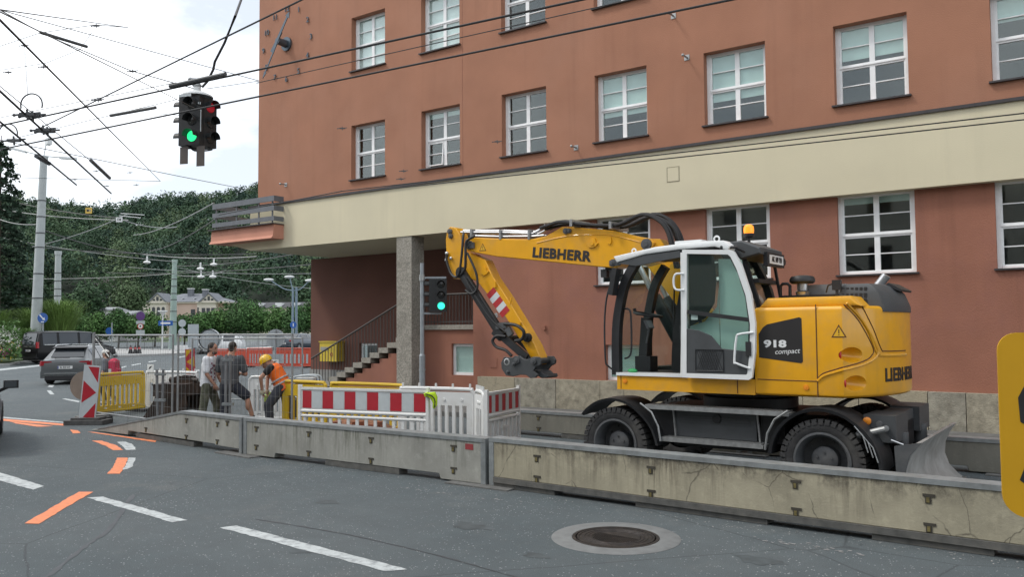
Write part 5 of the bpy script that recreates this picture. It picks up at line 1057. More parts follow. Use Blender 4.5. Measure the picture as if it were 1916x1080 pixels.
def man_grey():
    t = thing('person', 'person in grey t-shirt seen from behind with one leg raised', 'person', gat(431, 16.8), CR)
    f = Vector((.15,1,0)).normalized(); s = Vector((1,-.15,0)).normalized(); hc = (.04,.03,1.665)
    b = B(); loft(b, [((0,0,.86),s*.16,f*.12),((0,0,1.0),s*.16,f*.115),((0,0,1.14),s*.165,f*.11),((0,0,1.34),s*.20,f*.12),((.0,0,1.45),s*.19,f*.095),((.015,.0,1.52),s*.08,f*.07),((.03,.02,1.60),s*.058,f*.06)])
    A1 = [(.215,.0,1.44),(.30,.04,1.13),(.14,.24,1.13)]; A2 = [(-.215,.05,1.44),(-.27,.10,1.14),(-.08,.27,1.12)]
    for a in (A1, A2): limb(b, a, (.058,.047,.032))
    L1 = [(-.09,0,.90),(-.10,.03,.50),(-.11,.0,.09)]; L2 = [(.10,.0,.88),(.33,.0,.70),(.45,.04,.26)]
    for l_ in (L1, L2): limb(b, l_, (.088,.062,.043))
    b.ball((-.10,-.03,.36), (.055,.06,.12)); b.ball((.375,-.02,.52), (.055,.06,.12))
    M = head(b, hc, (.25,1,-.05)); me = fuse(b); bb = B(); bb.bm.from_mesh(me)
    hand(bb, A1[2], (-.2,.05,0), (0,-1,0)); hand(bb, A2[2], (.2,.03,.0), (0,-1,0)); part('body', bb, SK, t, 60); eyes_(t, hc, M)
    part('hair', fuse(B().ball(Vector(hc)+Vector((-.0,-.012,.045)), (.083,.092,.086), 16, 10).ball(Vector(hc)+Vector((-.01,-.055,-.01)), (.066,.045,.07), 12, 8), .012), HAIR, t)
    b = B(); loft(b, [((-.0,0,.93),s*.185,f*.15),((0,0,1.04),s*.18,f*.14),((0,0,1.16),s*.182,f*.13),((0,0,1.34),s*.215,f*.14),((.0,0,1.45),s*.205,f*.112),((.012,0,1.51),s*.095,f*.085)])
    for a in (A1, A2): limb(b, [a[0], Vector(a[0]).lerp(Vector(a[1]), .72)], (.082,.076))
    part('t_shirt', fuse(b), cloth('grey_tee', (.075,.08,.088)), t)
    b = B(); loft(b, [((0,0,.82),s*.175,f*.14),((0,0,.90),s*.18,f*.15),((0,0,1.0),s*.17,f*.14)])
    limb(b, [L1[0], L1[1], (-.11,.0,.30)], (.118,.105,.10)); limb(b, [L2[0], Vector(L2[0]).lerp(Vector(L2[1]), .95)], (.125,.105))
    part('shorts', fuse(b), cloth('navy_shorts', (.022,.025,.035)), t)
    b = B(); shoes(b, L1[2], f); shoes(b, L2[2], (.95,.2,0)); part('shoes', fuse(b), mat('work_shoe', (.05,.04,.035), .8), t)
    q = t.location+Matrix.Rotation(CR, 3, 'Z')@Vector((.55,.10,0))
    tag(part('kerb_block', B().box(-.3,.3,-.2,.2,0,.185,.02), MSTEP, loc=q, rot=CR), 'low concrete block under the raised foot of the grey shirted person', 'block')
man_grey()

def man_vest():
    t = thing('person', 'bending person in orange vest and yellow helmet', 'person', gat(516, 17.0), CR)
    f = Vector((-1,.0,0)); s = Vector((0,1,0)); hc = (-.165,-.02,1.325)
    up = Vector((-.50,0,.866)).normalized(); fw = Vector((-.866,0,-.50)).normalized()
    b = B(); ch = lambda k: Vector((.17,0,.88))+up*k
    loft(b, [(ch(-.08),s*.15,fw*.12),(ch(.06),s*.155,fw*.115),(ch(.20),s*.16,fw*.11),(ch(.36),s*.185,fw*.12),(ch(.45),s*.17,fw*.095),(ch(.52),s*.07,fw*.07),(ch(.58),s*.055,fw*.055)])
    A1 = [ch(.43)+Vector((0,-.19,0)),(-.225,-.25,1.06),(-.22,-.17,.80)]; A2 = [ch(.43)+Vector((0,.19,0)),(-.23,.23,1.04),(-.20,.10,.79)]
    for a in (A1, A2): limb(b, a, (.055,.043,.031))
    L1 = [(.15,-.095,.86),(-.10,-.13,.50),(-.06,-.13,.09)]; L2 = [(.17,.095,.86),(.20,.14,.47),(.26,.14,.09)]
    for l_ in (L1, L2): limb(b, l_, (.088,.06,.043))
    M = head(b, hc, (-.86,-.1,-.5), (-.4,0,.9)); me = fuse(b); bb = B(); bb.bm.from_mesh(me)
    hand(bb, A1[2], (.02,.06,-.2), (1,0,0)); hand(bb, A2[2], (.02,-.06,-.2), (1,0,0)); part('body', bb, SK, t, 60); eyes_(t, hc, M)
    hm = M.to_4x4(); hp = Matrix.Translation(Vector(hc)+M@Vector((0,-.01,.055)))@hm
    hl = part('helmet', B().lathe([(.118,-.012),(.118,.02),(.112,.065),(.085,.11),(.045,.135),(.0,.142)], n=22).xf(hp@Matrix.Diagonal((.93,1.12,1,1))), mat('helmet_yellow', (.72,.43,.01), .3, var=.04, coat=.3), t)
    part('helmet_brim', B().lathe([(.112,-.012),(.165,-.022),(.165,-.015),(.118,-.0)], n=18, a0=30, a1=150).xf(hp), MATS['helmet_yellow'], hl); part('helmet_ridge', B().tube([(0,-.11,.06),(0,-.06,.128),(0,.02,.148),(0,.09,.112)], .012, 6).xf(hp), MATS['helmet_yellow'], hl)
    b = B(); loft(b, [(ch(.40),s*.195,fw*.125),(ch(.45),s*.19,fw*.11),(ch(.50),s*.09,fw*.085)])
    for a in (A1, A2): limb(b, [a[0], Vector(a[0]).lerp(Vector(a[1]), .42)], (.080,.074))
    part('t_shirt', fuse(b), cloth('black_tee', (.016,.016,.018)), t)
    b = B(); loft(b, [(ch(-.09)+fw*.02,s*.20,fw*.19),(ch(.08)+fw*.01,s*.20,fw*.172),(ch(.20),s*.20,fw*.16),(ch(.36),s*.225,fw*.16),(ch(.44),s*.205,fw*.13),(ch(.49),s*.12,fw*.10)])
    vs = part('vest', fuse(b), cloth('orange_vest', (.85,.16,.015), .75, .08), t)
    for k in (.06, .15):
        part('reflective_band', B().tube([ch(k)+fw*.008+s*math.cos(a)*.205+fw*math.sin(a)*.178 for a in np.linspace(0, 2*math.pi, 30, endpoint=False)], .018, 6, closed=True), mat('reflective_grey', (.42,.43,.42), .4, var=.08), vs)
    b = B(); loft(b, [((.15,0,.76),s*.16,f*.13),((.165,0,.86),s*.175,f*.15),((.165,0,.93),s*.16,f*.14)])
    for l_ in (L1, L2): limb(b, [l_[0], l_[1], Vector(l_[1]).lerp(Vector(l_[2]), .9)], (.12,.095,.08))
    part('trousers', fuse(b), cloth('grey_trousers', (.045,.048,.06)), t)
    b = B(); shoes(b, L1[2], f); shoes(b, L2[2], f); part('shoes', fuse(b), mat('work_shoe', (.05,.04,.035), .8), t)
    for q in (A1[2], A2[2]): part('glove', fuse(B().ball(Vector(q)+Vector((0,.0,-.04)), (.05,.04,.06)), .012), mat('glove', (.45,.42,.30), .9), t)
man_vest()

def pedestrian():
    t = thing('person', 'small person in white cap with red backpack walking past the yellow barricade', 'person', gat(201, 23.2), CR)
    f = Vector((-1,.12,0)).normalized(); s = Vector((-.12,-1,0)).normalized(); hc = (-.04,0,1.385)
    b = B(); loft(b, [((0,0,.74),s*.13,f*.10),((0,0,.86),s*.13,f*.10),((0,0,.98),s*.125,f*.10),((0,0,1.12),s*.15,f*.105),((0,0,1.22),s*.14,f*.085),((-.01,0,1.27),s*.06,f*.06),((-.03,0,1.33),s*.045,f*.05)])
    A1 = [(0,-.16,1.21),(.02,-.19,.97),(-.08,-.18,.79)]; A2 = [(0,.16,1.21),(-.03,.19,.97),(-.12,.17,.80)]
    for a in (A1, A2): limb(b, a, (.046,.038,.027))
    L1 = [(0,-.08,.78),(-.08,-.09,.44),(.02,-.09,.09)]; L2 = [(0,.08,.78),(.02,.09,.42),(.18,.09,.13)]
    for l_ in (L1, L2): limb(b, l_, (.075,.052,.038))
    M = head(b, hc, f, s=.95); me = fuse(b); bb = B(); bb.bm.from_mesh(me); hand(bb, A1[2], (-.05,0,-.2), (0,1,0), .9); hand(bb, A2[2], (-.05,0,-.2), (0,-1,0), .9); part('body', bb, SK2, t, 60); eyes_(t, hc, M, .95)
    part('hair', fuse(B().ball(Vector(hc)+Vector((.03,0,.02)), (.085,.082,.09)).ball(Vector(hc)+Vector((.07,0,-.06)), (.045,.07,.07)), .012), mat('brown_hair', (.06,.04,.028), .7), t)
    cap = part('cap', fuse(B().ball(Vector(hc)+Vector((.0,0,.058)), (.105,.088,.07), 16, 10), .01), mat('cap_white', (.66,.65,.62), .8), t); part('cap_peak', B().prism([(-.09,-.075),(-.19,-.05),(-.205,0),(-.19,.05),(-.09,.075)], 'z', 1.405, 1.413), mat('cap_white', (.66,.65,.62), .8), cap)
    b = B(); loft(b, [((0,0,.72),s*.155,f*.13),((0,0,.9),s*.15,f*.125),((0,0,1.12),s*.168,f*.125),((0,0,1.22),s*.158,f*.10),((-.01,0,1.265),s*.075,f*.075)])
    for a in (A1, A2): limb(b, [a[0], a[1]], (.066,.056))
    part('jacket', fuse(b), cloth('grey_jacket', (.15,.16,.18)), t)
    bp = part('backpack', fuse(B().box(.10,.30,-.15,.15,.74,1.20).ball((.2,0,1.19),(.11,.15,.08)).box(.29,.36,-.11,.11,.76,.98), .014), cloth('red_backpack', (.52,.02,.07), .7, .1), t); part('bag_panel', B().box(.12,.20,-.165,-.151,.82,.98,.005), mat('cap_white', (.66,.65,.62), .8), bp)
    b = B(); loft(b, [((0,0,.68),s*.14,f*.11),((0,0,.76),s*.145,f*.12),((0,0,.82),s*.14,f*.115)])
    for l_ in (L1, L2): limb(b, [l_[0], l_[1], Vector(l_[1]).lerp(Vector(l_[2]), .9)], (.095,.07,.055))
    part('trousers', fuse(b), cloth('dark_jeans', (.035,.04,.06)), t); b = B(); shoes(b, L1[2], f, .9); shoes(b, L2[2], f, .9); part('shoes', fuse(b), mat('trainers', (.35,.34,.33), .8), t)
pedestrian()
# ================================================================== vehicles
CGLASS = mat('car_glass', (.028,.034,.040), .05, var=0, spec=.8); CTYRE = mat('car_tyre', (.018,.018,.019), .85, var=.15); CRIM = mat('car_rim', (.32,.33,.34), .35, metal=.8, var=.05)
CBLK = mat('car_trim', (.02,.02,.022), .55, var=.1); CTAIL = mat('tail_lens', (.30,.012,.02), .18, var=.05); CHR = mat('chrome', (.62,.63,.64), .15, metal=1., var=0); CPLT = mat('plate_white', (.72,.73,.72), .5, var=.03); CLAMP = mat('head_lens', (.6,.63,.65), .12, var=0)
def car(name, label, loc, heading, paint, st, wheels, wr=.32, width=1.82, side=(), top=(), group=None):
    """st: stations (x, zbot, zbelt, zroof, wbody, wbelt, wroof) from tail to nose; x forward, y left"""
    t = thing(name, label, 'car', loc, heading, group); R = []; b = B()
    for x, zb, zl, zr, wb, wl, wr_ in st:
        h = [(wb*.90, zb), (wb*.99, zb+.14), (wb, zb+(zl-zb)*.55), (wl, zl), (wr_, max(zr-.05, zl+.001) if zr > zl+.06 else zl+.002), (wr_*.86, max(zr, zl+.012)), (wr_*.45, max(zr, zl+.012)+.02)]
        ring = [(x, y, z) for y, z in h]+[(x, -y, z) for y, z in h[::-1]]; R.append(ring)
    V = [[b.bm.verts.new(p) for p in r] for r in R]; n = len(V[0])
    for i in range(len(V)-1):
        for k in range(n): b.bm.faces.new((V[i][k], V[i][(k+1)%n], V[i+1][(k+1)%n], V[i+1][k]))
    b.bm.faces.new(V[0]); b.bm.faces.new(V[-1][::-1]); bmesh.ops.recalc_face_normals(b.bm, faces=b.bm.faces)
    body = part('body', b, paint, t, smooth=32)
    def quad(i, j, ks, out, name, parent, inset=.86, mm=CGLASS):
        P = [Vector(R[i][ks[0]]), Vector(R[j][ks[0]]), Vector(R[j][ks[1]]), Vector(R[i][ks[1]])]; c = sum(P, Vector())/4
        nn = (P[1]-P[0]).cross(P[3]-P[0]);
        if nn.length < 1e-6: nn = (P[2]-P[1]).cross(P[0]-P[2])
        nn.normalize()
        if nn.dot(c-Vector((0,0,.6))) < 0: nn = -nn
        Q = [c+(p-c)*inset+nn*out for p in P]; bb = B(); bb.hexa([q-nn*.02 for q in Q]+Q); bmesh.ops.recalc_face_normals(bb.bm, faces=bb.bm.faces); return part(name, bb, mm, parent, smooth=0)
    for i, j in side:
        quad(i, j, (3, 4), .012, 'side_window', t, .93); quad(i, j, (n-4, n-5), .012, 'side_window', t, .93)
    for i, j in top: quad(i, j, (5, n-6), .03, 'screen', t, .97)
    for x in wheels:
        for s in (-1, 1):
            y = s*(width/2-.10); w_ = ob('wheel', None, t, (x, y, wr))
            part('tyre', B().lathe([(wr*.62,-.10),(wr*.9,-.11),(wr,-.08),(wr,.08),(wr*.9,.11),(wr*.62,.10)], axis='y', n=28), CTYRE, w_)
            rb = B().lathe([(wr*.63,s*.095),(wr*.58,s*.06),(.0,s*.05)], axis='y', n=24)
            for k in range(7): a = 2*math.pi*k/7; rb.bar((0,s*.075,0), (wr*.6*math.cos(a), s*.085, wr*.6*math.sin(a)), .03, .05)
            part('rim', rb, CRIM, w_)
            part('wheel_arch', B().lathe([(wr*1.02,s*.0),(wr*1.16,s*.0),(wr*1.16,s*.105),(wr*1.02,s*.105)], (x,y,wr), 'y', 24, 0 if False else -100, 100), CBLK, t)
    part('underbody', B().box(st[0][0]+.15, st[-1][0]-.15, -width*.42, width*.42, .16, .4), CBLK, t, smooth=0)
    return t
def plate(t, x, z, s, w_=.52, y=0., face=-1):
    p = part('number_plate', B().box(x-.006, x+.006, y-w_/2, y+w_/2, z-.056, z+.056, .003), CPLT, t, smooth=0)
    lettering(s, .10, XDK, p, (x+face*.009, y, z), rad(-90 if face < 0 else 90), bold=.002, sx=.85, name='plate_lettering')
    part('plate_band', B().box(x-.0075, x+.0075, y+w_/2*.86, y+w_/2*.99, z-.05, z+.05), mat('plate_blue', (.02,.05,.3), .5), p, smooth=0)
def hdg(deg): return rad(90)-YAW+0*deg-rad(deg)      # heading: degrees to the right of the viewing axis
SILV = mat('grey_metallic', (.13,.14,.145), .3, metal=.45, var=.03, coat=.5); BLKP = mat('black_paint', (.007,.007,.008), .3, var=0, spec=.3); WHTP = mat('white_car_paint', (.70,.71,.71), .3, var=.02, coat=.4); BLUP = mat('slate_paint', (.05,.065,.085), .28, metal=.4, var=.02, coat=.5)
WAGON = [(-2.34,.42,.78,.78,.72,.70,.66),(-2.30,.32,.92,.92,.86,.82,.72),(-2.10,.25,.94,1.02,.905,.84,.70),(-1.72,.22,.95,1.40,.91,.84,.60),(-1.60,.20,.95,1.43,.91,.84,.60),(-.95,.20,.94,1.45,.91,.85,.61),(-.87,.20,.94,1.45,.91,.85,.61),(.05,.20,.93,1.44,.91,.85,.61),(.13,.20,.93,1.44,.91,.85,.61),(.55,.20,.93,1.40,.91,.85,.60),(1.10,.20,.93,1.0,.91,.85,.70),(1.30,.20,.92,.92,.91,.82,.74),(2.05,.24,.76,.76,.89,.76,.60),(2.36,.34,.62,.62,.66,.6,.5)]
p = gat(124, 31.6)+Vector((math.cos(hdg(-11)), math.sin(hdg(-11)), 0))*2.3; t = car('estate_car', 'grey metallic estate car driving off behind the wire fence', p, hdg(-11), SILV, WAGON, (-1.42,1.42), .325, 1.82, side=((3,5),(6,7),(8,9)), top=((2,3),(9,10)))
for s in (-1, 1):
    part('tail_lamp', B().prism([(-2.27,.72),(-2.20,.90),(-1.98,.91),(-1.90,.84),(-2.1,.74)], 'y', s*.86, s*.925), CTAIL, t); part('tail_lamp', B().prism([(s*.42,.80),(s*.50,.89),(s*.84,.90),(s*.87,.73),(s*.55,.74)], 'x', -2.325, -2.26), CTAIL, t)
    part('roof_rail', B().tube([(-1.65,s*.58,1.44),(-1.5,s*.58,1.50),(.3,s*.58,1.50),(.5,s*.58,1.43)], .014, 6), CHR, t); part('wing_mirror', B().ball((.62,s*1.0,1.0), (.08,.10,.07), 12, 8), SILV, t)
part('bumper_strip', B().box(-2.375,-2.33,-.72,.72,.42,.455,.01).box(-2.36,-2.30,-.80,.80,.30,.40,.02), CHR, t); part('bumper', B().box(-2.36,-2.2,-.86,.86,.26,.52,.05), SILV, t); part('diffuser', B().box(-2.372,-2.25,-.7,.7,.20,.34,.02), CBLK, t)
part('spoiler', B().prism([(-1.90,1.36),(-1.62,1.44),(-1.6,1.46),(-1.93,1.40)], 'y', -.60, .60), CBLK, t); plate(t, -2.36, .66, 'SL 410 AT'); part('wiper', B().bar((-2.16,-.1,1.02),(-2.14,.45,1.03),.015,.02), CBLK, t); part('badge', B().box(-2.335,-2.325,-.13,.13,.86,.885), CHR, t, smooth=0)
VAN = [(-2.52,.42,1.0,1.05,.84,.84,.78),(-2.48,.30,1.02,1.12,.94,.92,.82),(-2.34,.28,1.05,1.80,.96,.93,.80),(-2.2,.26,1.05,1.87,.965,.93,.80),(-1.30,.25,1.05,1.90,.965,.93,.80),(-1.22,.25,1.05,1.90,.965,.93,.80),(.0,.25,1.05,1.90,.965,.93,.80),(.08,.25,1.05,1.90,.965,.93,.80),(.85,.25,1.05,1.85,.965,.93,.80),(.95,.25,1.05,1.83,.965,.93,.80),(1.62,.25,1.05,1.20,.96,.92,.80),(1.75,.26,1.05,1.08,.95,.90,.80),(2.40,.28,.90,.90,.90,.82,.70),(2.58,.36,.62,.62,.74,.7,.6)]
p = gat(54, 48.8)+Vector((math.cos(hdg(31)), math.sin(hdg(31)), 0))*2.5; p.z = gz(p); t = car('van', 'long black passenger van turning behind the grey estate car', p, hdg(31), BLKP, VAN, (-1.55,1.65), .34, 1.93, side=((3,4),(5,6),(7,8),(9,10)), top=((1,2),(9,10)))
for s in (-1, 1): part('tail_lamp', B().prism([(s*.80,.92),(s*.80,1.28),(s*.955,1.28),(s*.965,.92)], 'x', -2.525, -2.42), CTAIL, t); part('chrome_strip', B().box(-2.1,1.5,s*.944-.008,s*.944+.008,1.10,1.135), CHR, t, smooth=0); part('wing_mirror', B().ball((1.35,s*1.1,1.15), (.08,.12,.12), 12, 8), BLKP, t); part('head_lamp', B().ball((2.35,s*.74,.80), (.2,.12,.09), 12, 8), CLAMP, t)
plate(t, -2.535, .78, 'SL 718 WK'); part('boot_strip', B().box(-2.54,-2.515,-.38,.38,.99,1.03), CHR, t, smooth=0); part('bumper', B().box(-2.56,-2.40,-.9,.9,.34,.58,.05), BLKP, t)
SEDAN = [(-2.40,.42,.72,.72,.74,.72,.62),(-2.34,.30,.90,.90,.86,.80,.70),(-1.62,.22,.98,.98,.90,.82,.72),(-1.50,.22,.98,1.0,.90,.82,.70),(-.85,.20,.96,1.38,.90,.83,.58),(-.75,.20,.96,1.40,.90,.83,.58),(-.05,.20,.95,1.42,.90,.83,.59),(.03,.20,.95,1.42,.90,.83,.59),(.55,.20,.94,1.38,.90,.83,.58),(1.25,.20,.93,.96,.90,.82,.72),(1.40,.20,.92,.92,.89,.80,.72),(2.15,.26,.76,.76,.86,.74,.58),(2.38,.36,.6,.6,.68,.6,.5)]
p = gat(560, 72); t = car('saloon_car', 'slate blue saloon car on the bridge road behind red barricades', p, hdg(18), BLUP, SEDAN, (-1.42,1.42), .32, 1.80, side=((4,6),(7,8)), top=((3,4),(8,9)))
for s in (-1, 1): part('tail_lamp', B().prism([(s*.52,.78),(s*.55,.90),(s*.82,.92),(s*.86,.72)], 'x', -2.40, -2.33), CTAIL, t)
plate(t, -2.415, .60, 'S 204 MK'); part('bumper', B().box(-2.44,-2.3,-.84,.84,.34,.54,.04), BLUP, t)
HATCH = [(-1.95,.40,.75,.75,.74,.72,.62),(-1.90,.30,.92,.98,.86,.82,.70),(-1.62,.22,.95,1.42,.90,.83,.62),(-1.45,.20,.95,1.48,.90,.84,.62),(-.55,.20,.94,1.52,.90,.84,.63),(-.47,.20,.94,1.52,.90,.84,.63),(.35,.20,.93,1.48,.90,.84,.62),(1.05,.20,.93,1.0,.90,.82,.70),(1.20,.20,.92,.92,.89,.8,.7),(1.80,.26,.76,.76,.85,.72,.58),(2.02,.36,.6,.6,.68,.6,.5)]
p = gat(408, 64); t = car('small_car', 'white small car behind the dark haired man', p, hdg(-95), WHTP, HATCH, (-1.25,1.25), .31, 1.78, side=((3,4),(5,6)), top=((1,2),(6,7)))
for s in (-1, 1): part('head_lamp', B().ball((1.86,s*.66,.72), (.15,.12,.08), 12, 8), CLAMP, t)
# the dark car at the left edge, seen from behind on its right side
dv = (gat(13, 16.9)-gat(1.5, 14.2)); ang = math.atan2(dv.y, dv.x); rw = gat(1.5, 14.2); nrm = Vector((-math.sin(ang), math.cos(ang), 0)); fwd = Vector((math.cos(ang), math.sin(ang), 0))
p = rw+nrm*.93+fwd*1.28; t = car('hatchback', 'black hatchback with its right wing mirror showing at the lane edge', p, ang, BLKP, HATCH, (-1.28,1.32), .31, 1.80, side=((3,4),(5,6)), top=((1,2),(6,7)))
mr = part('wing_mirror', B().obox((.62,-1.05,1.02), (.13,.24,.15), Matrix.Rotation(rad(8), 3, 'Z'), .045, 3).bar((.60,-.86,.90), (.60,-1.0,.97), .08, .06, .02), BLKP, t); part('mirror_glass', B().obox((.552,-1.05,1.025), (.006,.19,.115), Matrix.Rotation(rad(8), 3, 'Z'), .01), mat('mirror_face', (.12,.13,.14), .08, metal=.8, var=0), mr)
for s in (-1, 1): part('tail_lamp', B().prism([(s*.60,.80),(s*.60,.96),(s*.84,.96),(s*.87,.72)], 'x', -1.97, -1.88), CTAIL, t); part('door_handle', B().box(-.35,-.18,s*.895,s*.915,.84,.87,.006), CHR, t)
# ================================================================== traffic signals
SGB = mat('signal_black', (.016,.018,.019), .5, var=.15); SGG = mat('lit_green', (.0,.4,.15), .3, var=0, emit=(.03,1.,.30), es=1.15); SGC = mat('lit_cyan_green', (.0,.4,.3), .3, var=0, emit=(.05,1.,.62), es=1.25)
SGR = mat('lit_red', (.35,.01,.02), .3, var=0, emit=(.9,.03,.06), es=.12); SGO = mat('dark_lens', (.02,.022,.022), .15, var=0); SGW = mat('white_metal_cap', (.6,.62,.62), .4, var=.05)
def signal_head(parent, loc, rz, lit=None, litm=None, s=1.):
    """three-lamp head facing -y before rz turns it"""
    h = ob('signal_head', None, parent, loc, rz)
    part('housing', B().box(-.16*s,.16*s,-.02*s,.20*s,-.48*s,.48*s,.02*s,2), SGB, h)
    for k, z in enumerate((.31,.0,-.31)):
        part('lens', B().lathe([(.105*s,-.022*s),(.09*s,-.04*s),(.0,-.05*s)], (0,0,z*s), 'y', 22), litm if lit == k else SGO, h)
        part('visor', B().lathe([(.118*s,-.021*s),(.124*s,-.17*s),(.117*s,-.17*s),(.110*s,-.021*s)], (0,0,z*s), 'y', 20, -95, 95), SGB, h)
    return h
hp_ = at(368, 230, 16.0)
t = thing('hanging_signal', 'black four sided traffic signal hanging from wires showing green', 'traffic light', hp_, CR)
signal_head(t, (.0,-.20,0), rad(-14), 2, SGG, .98); signal_head(t, (.24,.02,.0), rad(62), 0, SGR, .98); signal_head(t, (-.24,.02,0), rad(-104), None, None, .98); signal_head(t, (0,.24,0), rad(166), None, None, .98)
part('core', B().box(-.14,.14,-.14,.14,-.47,.5), SGB, t); part('white_slot', B().box(.155,.172,-.235,-.222,-.22,.20).box(.12,.135,-.26,-.245,.30,.34).box(.15,.165,-.25,-.235,.30,.34), FW_, t, smooth=0)
part('cap', B().lathe([(.30,.50),(.29,.53),(.16,.60),(.07,.62),(.07,.70),(.0,.70)], n=26), SGW, t); part('hanger', B().lathe([(.06,.70),(.09,.73),(.04,.80),(.03,.86),(.0,.86)], n=14).bar((-.14,0,.86),(.16,0,.84),.05,.04).ball((-.14,0,.86),.04,8,6).ball((.16,0,.84),.04,8,6), MSTEEL, t)
part('name_strip', B().box(-.14,.12,-.36,-.35,.42,.47).xf(Matrix.Rotation(rad(-14), 4, 'Z')), FW_, t, smooth=0)
for x in (-.16, .20): part('back_plate', B().box(x-.085,x+.085,-.16,-.15,-.82-.06*(x > 0),-.49).xf(Matrix.Rotation(rad(-14), 4, 'Z')), mat('smoked_plate', (.11,.095,.085), .3, var=.15), t, smooth=0)
part('cable_loop', B().tube(smooth_pts([(-.1,-.05,-.48),(.0,-.1,-.56),(.18,-.08,-.56),(.30,.0,-.52),(.22,.02,-.47)], 4), .014, 6), XH, t)
pl0 = gat(790, 21.3); t = thing('signal_post', 'grey steel post with black traffic light showing green before the stone pillar', 'traffic light', pl0, CR)
PGR = mat('post_grey', (.30,.33,.35), .5, metal=.3, var=.12, scale=6)
part('post', B().cone((0,0,0), (0,0,1.35), .078, .075, 14).cone((0,0,1.35), (0,0,3.72), .055, .052, 14).lathe([(.085,.95),(.085,1.0)], n=14).lathe([(.082,1.33),(.06,1.38)], n=14), PGR, t)
signal_head(t, (.50,-.12,2.88), rad(4), 2, SGC, .88); signal_head(t, (.22,.02,2.88), rad(-95), None, None, .88)
part('bracket', B().bar((.0,0,3.34),(.62,0,3.34),.05,.05).bar((.0,0,2.42),(.5,0,2.42),.05,.05), PGR, t, smooth=0); part('clamp', B().cone((0,0,3.26),(0,0,3.42),.075,n=12), MSTEEL, t)

# ================================================================== masts and lamps
MAST = mat('spun_concrete', (.42,.45,.45), .8, var=.12, scale=2, dirt=(.30,.33,.33), dirtamt=.5, dscale=2); MASTG = mat('green_mast', (.30,.39,.35), .7, var=.1, scale=2)
def mast(label, x0, x1, ytop, d, r0, r1, m, lamps=()):
    b0 = gat(x0, d); tp = at(x1, ytop, d); t = thing('catenary_mast', label, 'mast', b0); v = tp-b0
    part('shaft', B().cone((0,0,0), v, r0, r1, 16), m, t)
    for z in (.30,.42,.55,.62,.70,.78): q = v*z; part('clamp_ring', B().lathe([(r0+(r1-r0)*z+.02,q.z-.04),(r0+(r1-r0)*z+.02,q.z+.04)], (q.x,q.y,0), 'z', 16), XG, t)
    part('cap', B().lathe([(r1+.04,v.z-.35),(r1+.06,v.z),(.0,v.z+.02)], (v.x,v.y,0), 'z', 16), m, t)
    for ex, ez in lamps:
        e = v+Matrix.Rotation(CR, 3, 'Z')@Vector((ex,0,ez)); part('lamp_arm', B().tube([v, e], .035, 8), m, t); part('lamp_head', B().bar(e-Vector((0,0,.02)), e+(e-v).normalized()*1.1, .28, .14, .04), SGW, t)
    return t, v
t, v = mast('tall pale concrete catenary mast with lamps behind the reed clump', 66, 82, 292, 56, .36, .22, MAST, ((1.1,-.1),(-1.2,.3)))
part('antenna_box', B().obox(v+Vector((.2,.2,1.0)), (.45,.3,.45), None, .04).bar(v, v+Vector((.1,.1,.9)), .06, .06), SGW, t)
mast('shorter concrete catenary mast between the tall mast and the leafy hill', 107, 109, 470, 74, .33, .24, MAST)
mast('pale green catenary mast in front of the villa', 323, 327, 486, 78, .36, .20, MASTG)
b0 = gat(551, 76); t = thing('street_lamp', 'blue grey twin pole street lamp with three curved arms', 'street lamp', b0, CR); H_ = at(551, 545, 76).z
for x in (-.16, .16): part('pole', B().cone((x,0,0), (x,0,H_), .13, .10, 12), mat('blue_grey_pole', (.17,.23,.28), .5, var=.08), t)
for ex, ez in ((-2.4,.6),(-.5,.85),(1.4,.5)):
    part('arm', B().tube(smooth_pts([(0,0,H_-.3),(ex*.4,0,H_-.15),(ex*.9,0,H_+ez)], 6), .05, 8), MATS['blue_grey_pole'], t); part('lamp_head', B().ball((ex,0,H_+ez+.1), (.48,.28,.14), 14, 8), SGW, t)
b0 = gat(304, 70); t = thing('park_lamp', 'small white lamp with funnel shade before the green mast', 'street lamp', b0, CR); H_ = at(304, 590, 70).z
part('pole', B().cone((0,0,0), (0,0,H_-.4), .07, .06, 10), SGW, t); part('shade', B().lathe([(.06,H_-.4),(.22,H_-.1),(.40,H_),(.38,H_+.06),(.0,H_+.08)], n=18), SGW, t)
# ================================================================== road signs
BLU = mat('sign_blue', (.015,.09,.34), .4, var=.04); SGN = mat('sign_grey', (.40,.44,.46), .5, var=.06); PUR = mat('sign_purple', (.10,.04,.17), .4, var=.05); RDS = mat('sign_red', (.42,.03,.03), .4, var=.05); SWH = mat('sign_white', (.68,.69,.69), .45, var=.03)
def post(label, x, d, ytop, cat='sign'):
    b0 = gat(x, d); t = thing('road_sign', label, cat, b0, CR); H_ = at(x, ytop, d).z-b0.z; part('post', B().cone((0,.02,0), (0,.02,H_), .045, n=10), PGR, t); return t, H_
def disc(t, z, r_, m, y=-.05, x=0.): return part('disc', B().lathe([(.0,y),(r_,y),(r_,y+.015),(.0,y+.015)], (x,0,z), 'y', 28), m, t)
t, h = post('round blue sign with white diagonal arrow on a post at the reeds', 80, 53, 586); q = disc(t, h-.32, .33, BLU)
part('arrow', B().prism([(-.22,h-.14),(-.17,h-.08),(.05,h-.33),(.11,h-.27),(.17,h-.46),(-.02,h-.42),(.01,h-.38)], 'y', -.062, -.052).box(-.10,.10,-.062,-.052,h-.60,h-.54), SWH, q, smooth=0)
t, h = post('stack of parking ban signs on a post by the hedge', 263, 66, 586); disc(t, h-.25, .36, PUR); disc(t, h-1.05, .24, RDS, -.05); disc(t, h-1.05, .18, SWH, -.056); disc(t, h-1.05, .07, XK, -.060)
